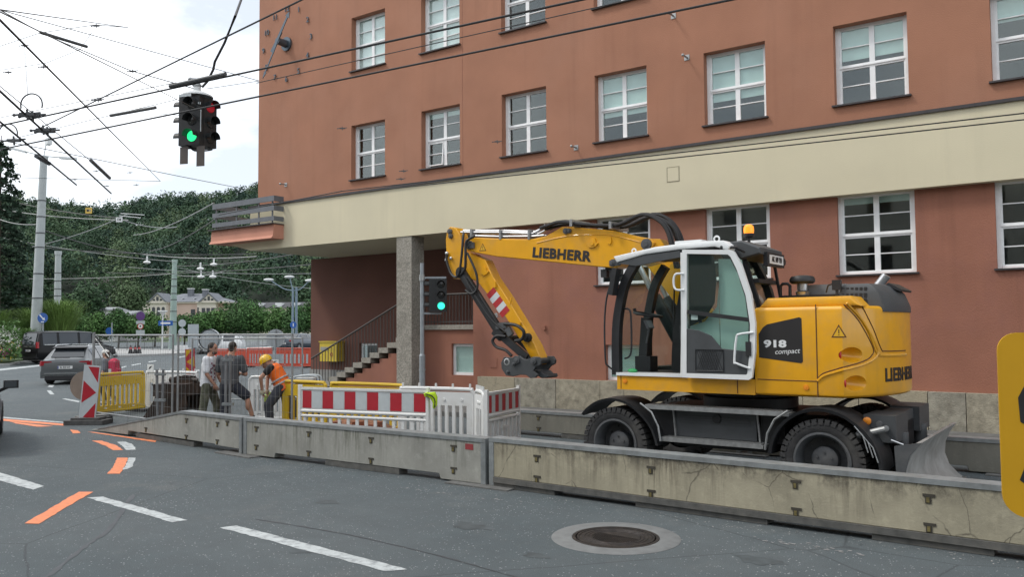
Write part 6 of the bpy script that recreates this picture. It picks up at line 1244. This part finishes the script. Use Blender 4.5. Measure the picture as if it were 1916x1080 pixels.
part('sub_plate', B().box(-.34,.34,-.05,-.035,h-.88,h-.62), SGN, t, smooth=0); part('sub_plate', B().box(-.34,.34,-.05,-.035,h-1.72,h-1.36), SGN, t, smooth=0)
t, h = post('blue one way arrow sign beside the park lamp', 318, 69, 600); part('plate', B().box(-.95,.25,-.06,-.04,h-.42,h-.02), BLU, t, smooth=0); part('arrow', B().prism([(-.80,h-.22),(-.55,h-.06),(-.55,h-.15),(.05,h-.15),(.05,h-.29),(-.55,h-.29),(-.55,h-.38)], 'y', -.066, -.061), SWH, t, smooth=0)
t, h = post('two round sign backs on one post in a concrete base', 341, 66, 598); disc(t, h-.3, .30, SGN); disc(t, h-1.0, .30, SGN); part('base', B().box(-.45,.45,-.4,.4,0,.62,.06), SWH, t)
t, h = post('grey rectangular sign back on two posts before the hedge', 362, 62, 607); part('plate', B().box(-.40,.40,-.05,-.03,h-1.75,h), SGN, t, smooth=0); part('post', B().cone((.2,.02,0),(.2,.02,h-.1),.04,n=8), PGR, t)
t, h = post('round pale sign back on a post beyond the wire fence', 515, 36, 618); disc(t, h-.36, .40, SGN, .05); part('sub_plate', B().box(-.3,.3,-.03,-.015,.55,.95), SGN, t, smooth=0)
t, h = post('small blue round sign on the bridge side', 549, 75, 600); disc(t, h-.4, .30, BLU); part('arrow', B().box(-.04,.04,-.06,-.051,h-.55,h-.25), SWH, t, smooth=0)
t, h = post('slim blue sign beside a grey pole at the hedge', 205, 68, 613); disc(t, h-.3, .3, BLU)
t, h = post('plain grey pole next to the slim blue sign', 209, 67, 604, 'pole')
t, h = post('traffic mirror with grey hood over the dark haired man', 393, 33, 624); part('hood', B().lathe([(.42,-.12),(.42,.05),(.2,.10),(.0,.11)], (0,0,h-.25), 'y', 24), SGN, t); part('glass', B().lathe([(.38,-.08),(.25,-.10),(.0,-.11)], (0,0,h-.25), 'y', 20), SGN, t)
for i, x in enumerate((245, 253.5, 261)):
    q = gat(x, 62); t = thing('traffic_cone', 'small dark rubber cone on the far pavement', 'cone', q, 0, 'cones on the far pavement'); part('cone', B().cone((0,0,.04),(0,0,.75),.2,.04,12), XK, t); part('base', B().box(-.25,.25,-.25,.25,0,.04), XK, t); part('band', B().cone((0,0,.45),(0,0,.6),.109,.075,12), RDS, t)
# yellow sign close on the right, on its own post
ys = at(1992, 800, 3.4); t = thing('yellow_sign', 'yellow rounded sign with black pictograms in front of the stained barrier', 'sign', (ys.x, ys.y, 0), CR+rad(-18))
YSG = mat('sign_yellow', (.58,.31,.004), .5, var=.03)
zt, zb_ = 1.965, 1.21
pts = []
for cx_, cz_, a0 in ((.16,zt-.07,0),(-.16,zt-.07,90),(-.14,zb_+.09,180),(.14,zb_+.09,270)):
    for k in range(7): a = rad(a0+15*k); r_ = .075 if cz_ > 1.6 else .095; pts.append((cx_+r_*math.cos(a), cz_+r_*math.sin(a)))
part('plate', B().prism(pts, 'y', -.006, .006), YSG, t, smooth=0); part('post', B().cone((.05,.04,0), (.05,.04,2.1), .03, n=12), PGR, t)
part('pictogram', B().prism([(-.14,1.75),(-.10,1.79),(.0,1.82),(.06,1.70),(.02,1.55),(-.08,1.49),(-.135,1.53),(-.13,1.58),(-.16,1.60),(-.165,1.70)], 'y', -.0075, -.0062), XK, t, smooth=0)
part('pictogram', B().prism([(-.14,1.44),(-.08,1.47),(.04,1.46),(.06,1.34),(-.02,1.25),(-.12,1.27),(-.15,1.30),(-.145,1.34),(-.17,1.36)], 'y', -.0075, -.0062), XK, t, smooth=0)

# ================================================================== overhead wires
WIRE = mat('wire_dark', (.035,.036,.038), .6, metal=.3, var=0); WTH = mat('wire_thin', (.10,.10,.10), .6, metal=.3, var=0)
def wire(label, pts, r_, m=WIRE, name='overhead_wire', sag=0.):
    P = [at(*p) if len(p) == 3 else p for p in pts]
    if sag:
        Q = []
        for a, c in zip(P, P[1:]): Q += [a.lerp(c, k/10)-Vector((0,0,4*sag*(k/10)*(1-k/10))) for k in range(10)]
        P = Q+[P[-1]]
    return tag(part(name, B().tube(P, r_*1.15, 6), m), label, 'wire', 'trolley wires and span wires over the junction')
Z = lambda x, y, z: (x, y, (z-CAMZ)/ray(x, y).z)
F = lambda u, z, o=-.22: bld.matrix_basis@Vector((u, o, z))
bpy.context.view_layer.update(); F = lambda u, z, o=-.22: (Matrix.Translation(bld.location)@Matrix.Rotation(FA, 4, 'Z'))@Vector((u, o, z))
def zwire(label, a, c, z, r_, m=WIRE): return wire(label, [Z(*a, z), Z(*c, z)], r_, m)
zwire('thick trolley wire crossing in front of the wall clock', (-60,248), (1180,-21), 5.8, .0125)
zwire('thick trolley wire passing below the wall clock', (-60,292), (1480,-24), 5.8, .0125)
zwire('thin feeder wire just over the upper trolley wire', (-60,232), (330,154), 5.9, .005, WTH)
zwire('thin feeder wire just over the lower trolley wire', (-20,270), (330,186), 5.9, .005, WTH)
zwire('thin wire under the wall clock windows', (480,155), (1400,-50), 6.2, .006)
zwire('thick trolley wire running down to the hill from the sky', (-60,115), (208,362), 5.8, .017)
zwire('thick trolley wire running beside the spruce', (-60,178), (143,346), 5.8, .017)
zwire('thin feeder wire beside the downhill trolley wire', (-40,128), (190,318), 5.95, .007, WTH)
zwire('upper wire along the cream band', (2100,190.5), (640,357.5), 5.5, .010)
zwire('lower wire along the cream band', (2100,203.5), (723,354), 5.4, .010)
wire('wire along the cream band end running to the balcony', [Z(640,357.5,5.5), Z(410,402,5.5)], .012)
zwire('long dark wire climbing from the mast crossing to the roof edge', (70,242), (640,-38), 6.6, .012)
wire('black cable dropping from above to the hanging signal', [Z(458,-20,9.4), (440,30,15.2), (420,80,15.6), (402,115,15.9), (399,130,16), (388,152,16), (378,163,16)], .021, XH)
wire('span wire from the left sky to the hanging signal', [Z(-40,-4,7.4), Z(85,65,7.4), Z(245,132,7.0), (365,166,16.0)], .008)
wire('span wire from the hanging signal across the facade', [(386,166,16.0), Z(485,151,7.1), F(-4.6,11.6)], .006, WTH)
wire('span wire anchored beside the third floor window', [Z(-30,96,8.0), Z(75,61,8.0), Z(178,46,8.1), Z(240,51,8.1), F(-7.15,7.96)], .006, WTH)
wire('span wire anchored below the second floor window', [(300,213,16.2), (400,220,17.5), F(-10.0,6.33)], .005, WTH)
wire('thin wire from the far masts to the balcony wall', [Z(-20,331,8), (300,339,40), F(-20.47,6.55)], .010)
wire('thin sagging wire behind the tall mast', [(-20,134,30), (85,118,30), (150,92,30), (172,60,30)], .010, WTH)
wire('slack wire from the spruce to the mid masts', [(-20,258,36), (140,290,38), (342,331,44), (480,358,52)], .016)
wire('short bracket wire joining the facade bracket', [F(-7.15,7.96), F(-9.6,7.55,-.5)], .008)
for i, (a, c, d0, d1, r_) in enumerate((((-20,366),(220,408),70,60,.030),((-20,388),(240,412),70,60,.03),((-20,402),(68,420),60,56,.03),((68,425),(250,474),56,62,.035),((250,474),(480,480),62,60,.03),((60,462),(240,400),58,60,.025),((70,463),(480,475),58,64,.025),((-20,440),(330,490),70,70,.022),((-20,520),(330,512),80,70,.02),((330,498),(583,470),76,50,.025),((230,412),(330,425),60,70,.03),((250,440),(400,380),60,30,.022),((280,470),(410,405),60,30,.022),((240,500),(583,512),76,76,.022),((330,500),(583,540),78,78,.02),((200,510),(583,495),72,40,.018),((330,515),(420,508),78,70,.03))):
    wire('far overhead wire strung between the distant masts and the hill', [(*a, d0), (*c, d1)], r_, FEN if i % 3 else WTH, sag=.25)
def clip(label, P, s=1., name='wire_clamp'):
    return tag(part(name, B().box(-.12*s,.14*s,-.03*s,.03*s,-.025*s,.03*s,.008).cone((.02*s,0,-.09*s),(0,0,.09*s),.02*s,n=8).bar((-.22*s,0,-.01*s),(.24*s,0,.03*s),.025*s,.03*s).ball((-.22*s,0,-.01*s),.03*s,8,6), XG, loc=P, rot=CR), label, 'clamp', 'clamps and insulators on the wires')
for x, y, z in ((50,214,5.8),(80,243,5.8),(25,263,5.8),(60,217,5.8),(88,246,5.8)): clip('dark wire crossing clamp on the trolley wires', at(*Z(x, y, z)), 1.0)
for x, y, z in ((180,48,8.1),(45,85,8.0),(81,125,7.5),(15,135,7.5),(183,187,5.85),(248,133,7.0)): clip('small clamp on a thin span wire', at(*Z(x, y, z)), .45)
for x, y, d in ((180,320,40),(243,323,42),(255,346,48),(200,348,30),(140,336,32),(640,240,20),(930,265,19.8),(755,320,22),(750,335,22)): clip('small clamp on a thin far span wire', at(x, y, d), .012*d+.1 if d > 25 else .5)
for i, (a, c, z, r_, lb) in enumerate((((318,161),(422,138),5.82,.032,'dark rod insulator on the upper trolley wire'),((207,216),(291,201),5.82,.03,'dark rod insulator on the lower trolley wire'),((75,60),(163,87),8.0,.035,'grey rod insulator high in the sky span'),((205,333),(170,300),5.82,.04,'dark rod insulator on the downhill wire'),((92,306),(68,292),5.85,.05,'dark rod insulator beside the spruce'))):
    P = [at(*Z(*a, z)), at(*Z(*c, z))]; tag(part('rod_insulator', B().tube(P, r_, 8), XG), lb, 'insulator', 'clamps and insulators on the wires')
for x, y0, y1, z in ((45,90,175,8.0),(47,90,185,8.0),(80,130,188,7.5),(82,130,190,7.5)):
    a = at(*Z(x, y0, z)); d_ = (a-Vector((0,0,CAMZ))).dot(_F); wire('thin hanger wire dropping from a span wire', [(x, y0, d_), (x+(6 if x % 2 else -3), y1, d_)], .004, WTH)
for x, y in ((59,196),(15,250)):
    c_ = at(*Z(x, y, 6.0)); tag(part('wire_hoop', B().tube([c_+Matrix.Rotation(CR, 3, 'Z')@Vector((.19*math.cos(a),0,.20*math.sin(a))) for a in np.linspace(-.3, math.pi+.3, 18)], .014, 7), XG), 'dark hoop over the trolley wire crossing', 'hoop', 'hoops over the wire crossings')
q = at(166, 394, 62); t = thing('yellow_plate', 'small yellow plate hung on a far wire before the wooded hill', 'sign', q, CR); part('plate', B().box(-.24,.24,-.02,.02,-.22,.22), mat('plate_yellow', (.62,.42,.08), .5), t, smooth=0); part('spot', B().lathe([(.10,-.021),(.0,-.03)], (-.06,0,0), 'y', 12), XK, t); part('spot', B().lathe([(.07,-.021),(.0,-.03)], (.10,0,0), 'y', 12), MSTEP, t)
q = at(223, 411, 58); t = thing('route_plate', 'small white numbered plate on the far wires', 'sign', q, CR); part('plate', B().box(-.22,.22,-.02,.02,-.17,.17), SWH, t, smooth=0); lettering('134', .24, XDK, t, (0,-.024,0), bold=.01, sx=.8); part('bar', B().bar((0,0,.28),(1.5,0,.12),.05,.05), SWH, t, smooth=0); part('bar', B().bar((.1,0,.44),(1.75,0,.32),.05,.05), SWH, t, smooth=0)
for i, (x, y) in enumerate(((400,495),(375,503),(398,518),(376,518),(275,491))):
    q = at(x, y, 66); tag(part('wire_lamp', B().ball((0,0,0), (.30,.2,.12), 12, 7).box(-.05,.05,-.05,.05,0,.5), SWH, loc=q, rot=CR), 'small white lamp hung among the far wires', 'lamp', 'lamps hung among the far wires')
# ================================================================== railings
def railing(label, x0, d0, x1, d1, h, n, m, tilt=0., name='railing'):
    a, c = gat(x0, d0), gat(x1, d1); dd = c-a; t = thing(name, label, 'railing', a, math.atan2(dd.y, dd.x)); L_ = Vector((dd.x, dd.y)).length; dz = dd.z+tilt
    part('top_rail', B().bar((0,0,h), (L_,0,h+dz), .07, .07), m, t, smooth=0); part('bottom_rail', B().bar((0,0,.12), (L_,0,.12+dz), .05, .05), m, t, smooth=0)
    for k in range(n+1): x = L_*k/n; part('bar', B().box(x-.022,x+.022,-.02,.02,.12+dz*k/n,h+dz*k/n), m, t, smooth=0)
    return t
RL = mat('pale_rail', (.42,.44,.45), .5, metal=.2, var=.08); RLD = mat('dark_rail', (.10,.10,.10), .6, var=.1)
railing('pale barred bridge railing rising to the right', 418, 70, 500, 74, 1.1, 44, RL, .25); railing('pale barred bridge railing behind the slate saloon car', 501, 74, 583, 80, 1.15, 40, RL, .1)
railing('low dark railing with posts before the clipped hedge', 222, 70, 318, 71, .95, 6, RLD)
struct(part('bridge_kerb', B().hexa([gat(440,66)+Vector((0,0,-.1)), gat(583,76)+Vector((0,0,-.1)), gat(583,80)+Vector((0,0,-.1)), gat(440,70)+Vector((0,0,-.1)), gat(440,66)+Vector((0,0,.25)), gat(583,76)+Vector((0,0,.3)), gat(583,80)+Vector((0,0,.3)), gat(440,70)+Vector((0,0,.25))]), mat('kerb_stone', (.40,.41,.40), .9, var=.1), smooth=0))
struct(part('far_pavement', B().hexa([gat(222,58)+Vector((0,0,-.1)), gat(420,66)+Vector((0,0,-.1)), gat(430,71)+Vector((0,0,-.1)), gat(215,75)+Vector((0,0,-.1)), gat(222,58)+Vector((0,0,.13)), gat(420,66)+Vector((0,0,.13)), gat(430,71)+Vector((0,0,.13)), gat(215,75)+Vector((0,0,.13))]), mat('pale_paving', (.34,.34,.33), .9, var=.12), smooth=0))
struct(part('island', B().prism([(p.x, p.y) for p in (gat(-90,44), gat(20,47.2), gat(38,50), gat(120,52.2), gat(215,56), gat(215,100), gat(-200,95))], 'z', .0, .26), MATS['kerb_stone'], smooth=0))
struct(part('planted_bed', B().prism([(p.x, p.y) for p in (gat(-88,45), gat(18,48.0), gat(36,50.8), gat(120,53.2), gat(210,57), gat(210,99), gat(-195,94))], 'z', .26, .34), MGRASS, smooth=0))
# ================================================================== wooded hill
LEAF = lambda n_, c, isl=.45: mat(n_, c, .75, var=.25, scale=.25, island=isl, spec=.2)
rx_, fx_ = Vector((math.cos(YAW), -math.sin(YAW), 0)), Vector((math.sin(YAW), math.cos(YAW), 0))
prof_x = [-1200,-300,0,100,200,280,400,480,560,700,1100]; prof_y = [330,332,345,362,372,356,352,330,316,300,330]
def hill_z(px, d):
    top = 2+(622-np.interp(px, prof_x, prof_y))*340/FPX-12.5; s = np.clip((d-165)/(340-165), 0, 1.25); return top*(np.minimum(s, 1)**.85)+np.maximum(s-1, 0)*8
b = B(); g = {}; PX = np.linspace(-1200, 1100, 70); DD = np.linspace(150, 430, 30)
for i, px in enumerate(PX):
    for j, d in enumerate(DD):
        p = rx_*((px-958)/FPX*d)+fx_*d; g[i,j] = b.bm.verts.new((p.x, p.y, float(hill_z(px, d))-.5))
for i in range(len(PX)-1):
    for j in range(len(DD)-1): b.bm.faces.new((g[i,j], g[i+1,j], g[i+1,j+1], g[i,j+1]))
struct(part('hill', b, mat('forest_floor', (.012,.022,.012), .95, var=.3, scale=.05), smooth=60))
Q = {k: [] for k in range(5)}
for k in range(950):
    px = RNG.uniform(-420, 640); d = 170+(345-170)*RNG.uniform(0, 1)**.8
    if k > 760: d = RNG.uniform(325, 350)
    z = float(hill_z(px, d)); p = rx_*((px-958)/FPX*d)+fx_*d
    hgt = RNG.uniform(8, 15); wdt = RNG.uniform(3.2, 6.6); n_ = 560 if d < 250 else 430
    pts, nr = shell_crown(n_, (p.x, p.y, z+hgt*.5), (wdt, wdt, hgt*.55), 8, .8)
    Q[RNG.choice([0,0,1,1,2,3,4])].append(oriented_leaves(pts, nr, .58 if d < 250 else .74))
for k, c in ((0, (.042,.078,.048)), (1, (.054,.096,.054)), (2, (.070,.118,.060)), (3, (.032,.062,.046)), (4, (.094,.136,.068))):
    stuff(part('wooded_hillside', quads_mesh('wood', np.concatenate(Q[k])), LEAF('forest_leaf_%d' % k, c, .18)))
# ================================================================== trees and clipped hedge trees
TR = mat('bark', (.07,.055,.042), .9, var=.3, scale=4)
def tree(label, x, d, hgt, wdt, n_, m, ls, name='tree', trunk=.3, clumps=22, group=None, cz=.6, rz=.42, base=None):
    b0 = gat(x, d) if base is None else base; t = thing(name, label, 'tree', b0, 0, group)
    bb = B().tube(smooth_pts([(0,0,0),(.05,.04,hgt*.3),(-.06,.05,hgt*.7)], 4), [trunk*.16+.05*(1-k/8) for k in range(9)], 8)
    for k in range(5): a = k*1.3; bb.tube([(0,0,hgt*(.3+.07*k)), (wdt*.5*math.cos(a), wdt*.5*math.sin(a), hgt*(.5+.08*k))], [.07*trunk/.3, .02], 6)
    part('trunk', bb, TR, t); part('crown', quads_mesh('crown', oriented_leaves(*shell_crown(n_, (0,0,hgt*cz), (wdt,wdt,hgt*rz), clumps, .6), ls)), m, t); return t
LH = [LEAF('hedge_leaf_a', (.066,.14,.042)), LEAF('hedge_leaf_b', (.078,.158,.046)), LEAF('hedge_leaf_c', (.056,.12,.040))]
hx = [150, 186, 222, 258, 290, 345, 380, 412, 447, 482, 516, 550, 584]
for i, x in enumerate(hx):
    tree('round clipped broadleaf tree in the row before the houses', x, 84+random.uniform(-2,2), random.uniform(3.9,4.7)+(.5 if i > 7 else 0)+.2, 1.75, 5200, LH[i % 3], .20, 'clipped_tree', .25, 24, 'clipped trees in a row before the houses', .52, .52)
tree('broad pale leaved tree before the rocky slope', 240, 125, 10.5, 3.6, 5200, LEAF('pale_leaf', (.075,.115,.055)), .36, clumps=26)
tree('dark broadleaf tree between the villa and the long house', 450, 118, 7.2, 3.4, 3400, LEAF('hedge_leaf_c', (.034,.078,.024)), .32)
tree('dark tree standing behind the spruce and the tall mast', 20, 88, 10.5, 5.2, 6000, LEAF('left_tree_leaf', (.036,.072,.032)), .36)
tree('light green tree behind the shorter concrete mast', 92, 92, 7.0, 3.2, 3400, LEAF('light_leaf', (.06,.115,.035)), .30)
tree('low dark tree at the foot of the hill beyond the reeds', 150, 110, 9, 4.2, 4200, LEAF('left_tree_leaf', (.036,.072,.032)), .36)
tree('spreading dark tree by the left verge', -70, 80, 13, 6, 7000, LEAF('left_tree_leaf', (.036,.072,.032)), .38)
# spruce
b0 = gat(-6, 60); sp = thing('spruce', 'tall dark spruce with drooping ragged branches by the tall mast', 'tree', b0); HS = 16.2
part('trunk', B().cone((0,0,0), (0,0,HS), .24, .03, 10), TR, sp); cen = []
bb = B()
for k in range(95):
    z = HS*(.10+.88*k/95); L_ = (1-z/HS)**.75*3.3+.25; a = k*2.4+RNG.uniform(-.3,.3); L_ *= RNG.uniform(.7,1.15)
    e = np.array([math.cos(a)*L_, math.sin(a)*L_, z-.16*L_]); s0 = np.array([0,0,z]); bb.tube([tuple(s0), tuple(e)], [.03,.008], 4)
    m_ = int(70*L_/2+12); tt = RNG.uniform(.15, 1, m_)**.7; q = s0+(e-s0)*tt[:,None]; q += RNG.normal(size=(m_,3))*np.array([.16,.16,.10])*(.5+L_*.25); q[:,2] -= RNG.uniform(0,.35,m_)*tt; cen.append(q)
part('branches', bb, TR, sp); part('needles', quads_mesh('needles', leaves(np.concatenate(cen), .30, flat=.4)), LEAF('spruce_needle', (.026,.048,.030)), sp)
# ================================================================== reeds, flower bed
def reed(label, x, d, n_, hgt, spread, group='tall reed clumps on the island'):
    b0 = gat(x, d); b0.z = .30; t = thing('reed_clump', label, 'reeds', b0, 0, group); V = []
    for k in range(n_):
        a = RNG.uniform(0, 2*math.pi); r0 = RNG.uniform(0, spread*.3); L_ = hgt*RNG.uniform(.65,1.1); lean = RNG.uniform(.15,1.0)*spread
        dirv = np.array([math.cos(a), math.sin(a), 0]); sd = np.array([-math.sin(a), math.cos(a), 0])*RNG.uniform(.016,.032); prev = None
        for q in range(7):
            u = q/6; p = dirv*(r0+lean*u**2.0)+np.array([0,0,L_*(u-.42*u**3.0)]); w_ = sd*(1-u*.85)
            if prev is not None: V.append([prev[0]-prev[1], prev[0]+prev[1], p+w_, p-w_])
            prev = (p, w_)
    part('blades', quads_mesh('blades', np.array(V)), LEAF('reed_blade' if hgt > 4.5 else 'reed_blade_b', (.15,.235,.065) if hgt > 4.5 else (.10,.175,.05), .4), t); return t
reed('large fountain of arching reeds behind the round blue sign', 112, 57.5, 1700, 6.2, 2.3); reed('arching reed clump left of the round blue sign', 62, 58.5, 1300, 5.4, 2.0); reed('lower reed clump behind the flower bed', 28, 56.5, 1000, 4.2, 1.6)
reed('reed clump below the spruce', -6, 57, 1000, 5.2, 1.8); reed('low reeds close behind the black van', 48, 55, 800, 3.2, 1.2)
for nm, c, n_, (xa, xb, da, db), sz in (('white_flowers', (.66,.66,.62), 420, (-40,36,47.2,51), .10), ('magenta_flowers', (.45,.03,.26), 300, (-30,26,46.8,49), .10), ('flower_leaves', (.06,.13,.03), 1500, (-80,40,46.6,52), .16), ('yellow_flowers', (.40,.33,.03), 130, (-20,33,46.8,48.6), .09)):
    P = []
    for k in range(n_):
        x = RNG.uniform(xa, xb); d = RNG.uniform(da, db); q = gat(x, d); hh = .45+ (d-47)*.36+RNG.normal()*.12 if nm != 'flower_leaves' else RNG.uniform(.3, .7+(d-46.5)*.34)
        if nm == 'magenta_flowers': hh = .55+RNG.normal()*.12
        P.append((q.x, q.y, .3+hh))
    tag(stuff(part(nm, quads_mesh(nm, np.concatenate([leaves(np.array(P)+RNG.normal(size=(n_,3))*.05, sz) for _ in range(3)])), mat(nm, c, .8, var=.1, island=.3))), nm.replace('_', ' ')+' massed in the bed beside the black van', 'flowers')
# ================================================================== houses
def villa():
    o = gat(346, 150); o.z = .9; t = thing('villa', 'pale pink villa with grey hipped roof, gables and dark chimneys', 'house', o, CR); S = 150/FPX
    X = lambda x: (x-346)*S
    Zp = lambda y: 2+(621-y)*S-o.z
    WL = mat('villa_cream', (.62,.57,.50), .9, var=.06, scale=.6); WP = mat('villa_pink', (.56,.42,.36), .9, var=.06, scale=.6); RF = mat('villa_slate', (.135,.145,.165), .7, var=.15, scale=1.2); DK = mat('villa_dark', (.04,.045,.05), .5)
    ze, zr = Zp(568), Zp(546)
    part('wall', B().box(X(273), X(316), -1.4, 9, 0, ze), WL, t, smooth=0); part('wall', B().box(X(316), X(372), .2, 9, 0, ze), WP, t, smooth=0); part('wall', B().box(X(372), X(407), -1.0, 9, 0, ze), WL, t, smooth=0); part('wall', B().box(X(407), X(421), .2, 9, 0, ze), WP, t, smooth=0)
    part('cornice', B().box(X(269), X(319), -1.8, 9.2, ze, ze+.25).box(X(319.2), X(371), -.2, 9.2, ze, ze+.25).box(X(371.2), X(425), -1.4, 9.2, ze, ze+.25), WL, t, smooth=0)
    b = B(); e = ze+.26; rg = (zr-.2)
    va = [b.bm.verts.new(p) for p in ((X(268),-.4,e),(X(425),-.4,e),(X(425),9.4,e),(X(268),9.4,e),(X(325),4.2,rg),(X(372),4.2,rg))]
    for f in ((0,1,5,4),(1,2,5),(2,3,4,5),(3,0,4)): b.bm.faces.new([va[i] for i in f])
    rf = part('roof', b, RF, t, smooth=0)
    for xa, xb, y in ((287,316,-1.75),(380,410,-1.35)):
        xm = (xa+xb)/2; part('gable', B().prism([(X(xa),ze+.26),(X(xb),ze+.26),(X(xm),Zp(551))], 'y', y, y+.3), WL, t, smooth=0); part('gable_roof', B().prism([(X(xa)-.4,ze+.2),(X(xm),Zp(551)+.25),(X(xb)+.4,ze+.2),(X(xb),ze+.2),(X(xm),Zp(551)),(X(xa),ze+.2)], 'y', y-.2, y+5), RF, rf, smooth=0)
        for q in (-.62, 0, .62): part('gable_window', B().prism([(X(xm)+q-.22,ze+.42),(X(xm)+q+.22,ze+.42),(X(xm)+q+.22,ze+(1.15 if q == 0 else .75)),(X(xm)+q-.22,ze+(1.15 if q == 0 else .75))], 'y', y-.03, y-.002), DK, t, smooth=0)
    for xm in (293, 302, 311): part('arched_window', B().prism([(X(xm)-.28,ze-2.4)]+[(X(xm)+.28*math.cos(a), ze-.95+.28*math.sin(a)) for a in np.linspace(math.pi, 0, 9)]+[(X(xm)+.28,ze-2.4)], 'y', -1.45, -1.402), DK, t, smooth=0)
    for xm in (360, 374, 414): w_ = part('window', B().box(X(xm)-.38,X(xm)+.38,.12,.198,ze-2.6,ze-1.1) if xm != 374 else B().box(X(xm)-.12,X(xm)+.12,-1.06,-1.002,ze-2.2,ze-.8), DK, t, smooth=0)
    for q in range(3): part('loggia_opening', B().box(X(381)+q*.85,X(381)+q*.85+.62,-1.06,-1.002,ze-2.4,ze-.9), DK, t, smooth=0)
    for x, yt in ((344,540),(372,542)): c_ = part('chimney', B().box(X(x)-.42,X(x)+.42,2.6,3.6,Zp(558),Zp(yt)), RF, rf, smooth=0); part('chimney_cap', B().box(X(x)-.5,X(x)+.5,2.5,3.7,Zp(yt)+.02,Zp(yt)+.16), SWH, c_, smooth=0)
    for x in (336, 359): part('skylight', B().bar((X(x)-.25,1.0,Zp(559)-.15),(X(x)+.25,1.2,Zp(557)),.5,.08), SWH, rf, smooth=0)
villa()
def longhouse(label, x0, x1, d, ye, yr, wall_c, roof_c, nm):
    o = gat((x0+x1)/2, d); S = d/FPX; t = thing(nm, label, 'house', o, CR); W_ = (x1-x0)*S/2; ze = 2+(621-ye)*S-o.z; zr = 2+(621-yr)*S-o.z
    part('wall', B().box(-W_, W_, 0, 7, 0, ze), mat(nm+'_wall', wall_c, .9, var=.05, scale=.6), t, smooth=0); rf = part('roof', B().prism([(-.4,ze),(3.5,zr),(7.4,ze)], 'x', -W_-.4, W_+.4), mat(nm+'_roof', roof_c, .8, var=.15), t, smooth=0)
    k = -W_+1.2
    while k < W_-.8:
        w_ = part('window', B().box(k-.4, k+.4, -.06, -.002, ze-1.9, ze-.55), MATS['villa_dark'], t, smooth=0); part('window_frame', B().box(k-.5,k-.41,-.08,-.002,ze-2.0,ze-.45).box(k+.41,k+.5,-.08,-.002,ze-2.0,ze-.45), SWH, w_, smooth=0); k += 2.1
    for q in (-.6, .1, .7): c_ = part('dormer', B().box(W_*q-.5,W_*q+.5,.3,3,ze+.2,ze+(zr-ze)*.8), SWH, rf, smooth=0)
    return t
longhouse('cream long house with dark roof behind the clipped trees', 462, 566, 140, 578, 566, (.60,.55,.44), (.05,.05,.055), 'long_house')
longhouse('white flat roofed house glimpsed above the clipped trees', 146, 195, 112, 580, 573, (.58,.58,.56), (.30,.31,.32), 'white_house')
longhouse('low grey roofed house behind the left clipped trees', 195, 238, 116, 590, 580, (.40,.40,.39), (.20,.21,.22), 'grey_house')
# bare rock face low on the hill
b = B(); g = {}
for i in range(14):
    for j in range(10):
        px, d = 165+6.5*i, 172+5*j; p = rx_*((px-958)/FPX*d)+fx_*d; g[i,j] = b.bm.verts.new((p.x+random.uniform(-.8,.8), p.y+random.uniform(-.8,.8), float(hill_z(px, d))+3.2*math.sin(math.pi*i/13)*math.sin(math.pi*j/9)+random.uniform(-.9,.9)))
for i in range(13):
    for j in range(9): b.bm.faces.new((g[i,j], g[i+1,j], g[i+1,j+1], g[i,j+1]))
struct(part('rock_face', b, mat('rock', (.13,.125,.115), .95, var=.4, scale=.2), smooth=0))
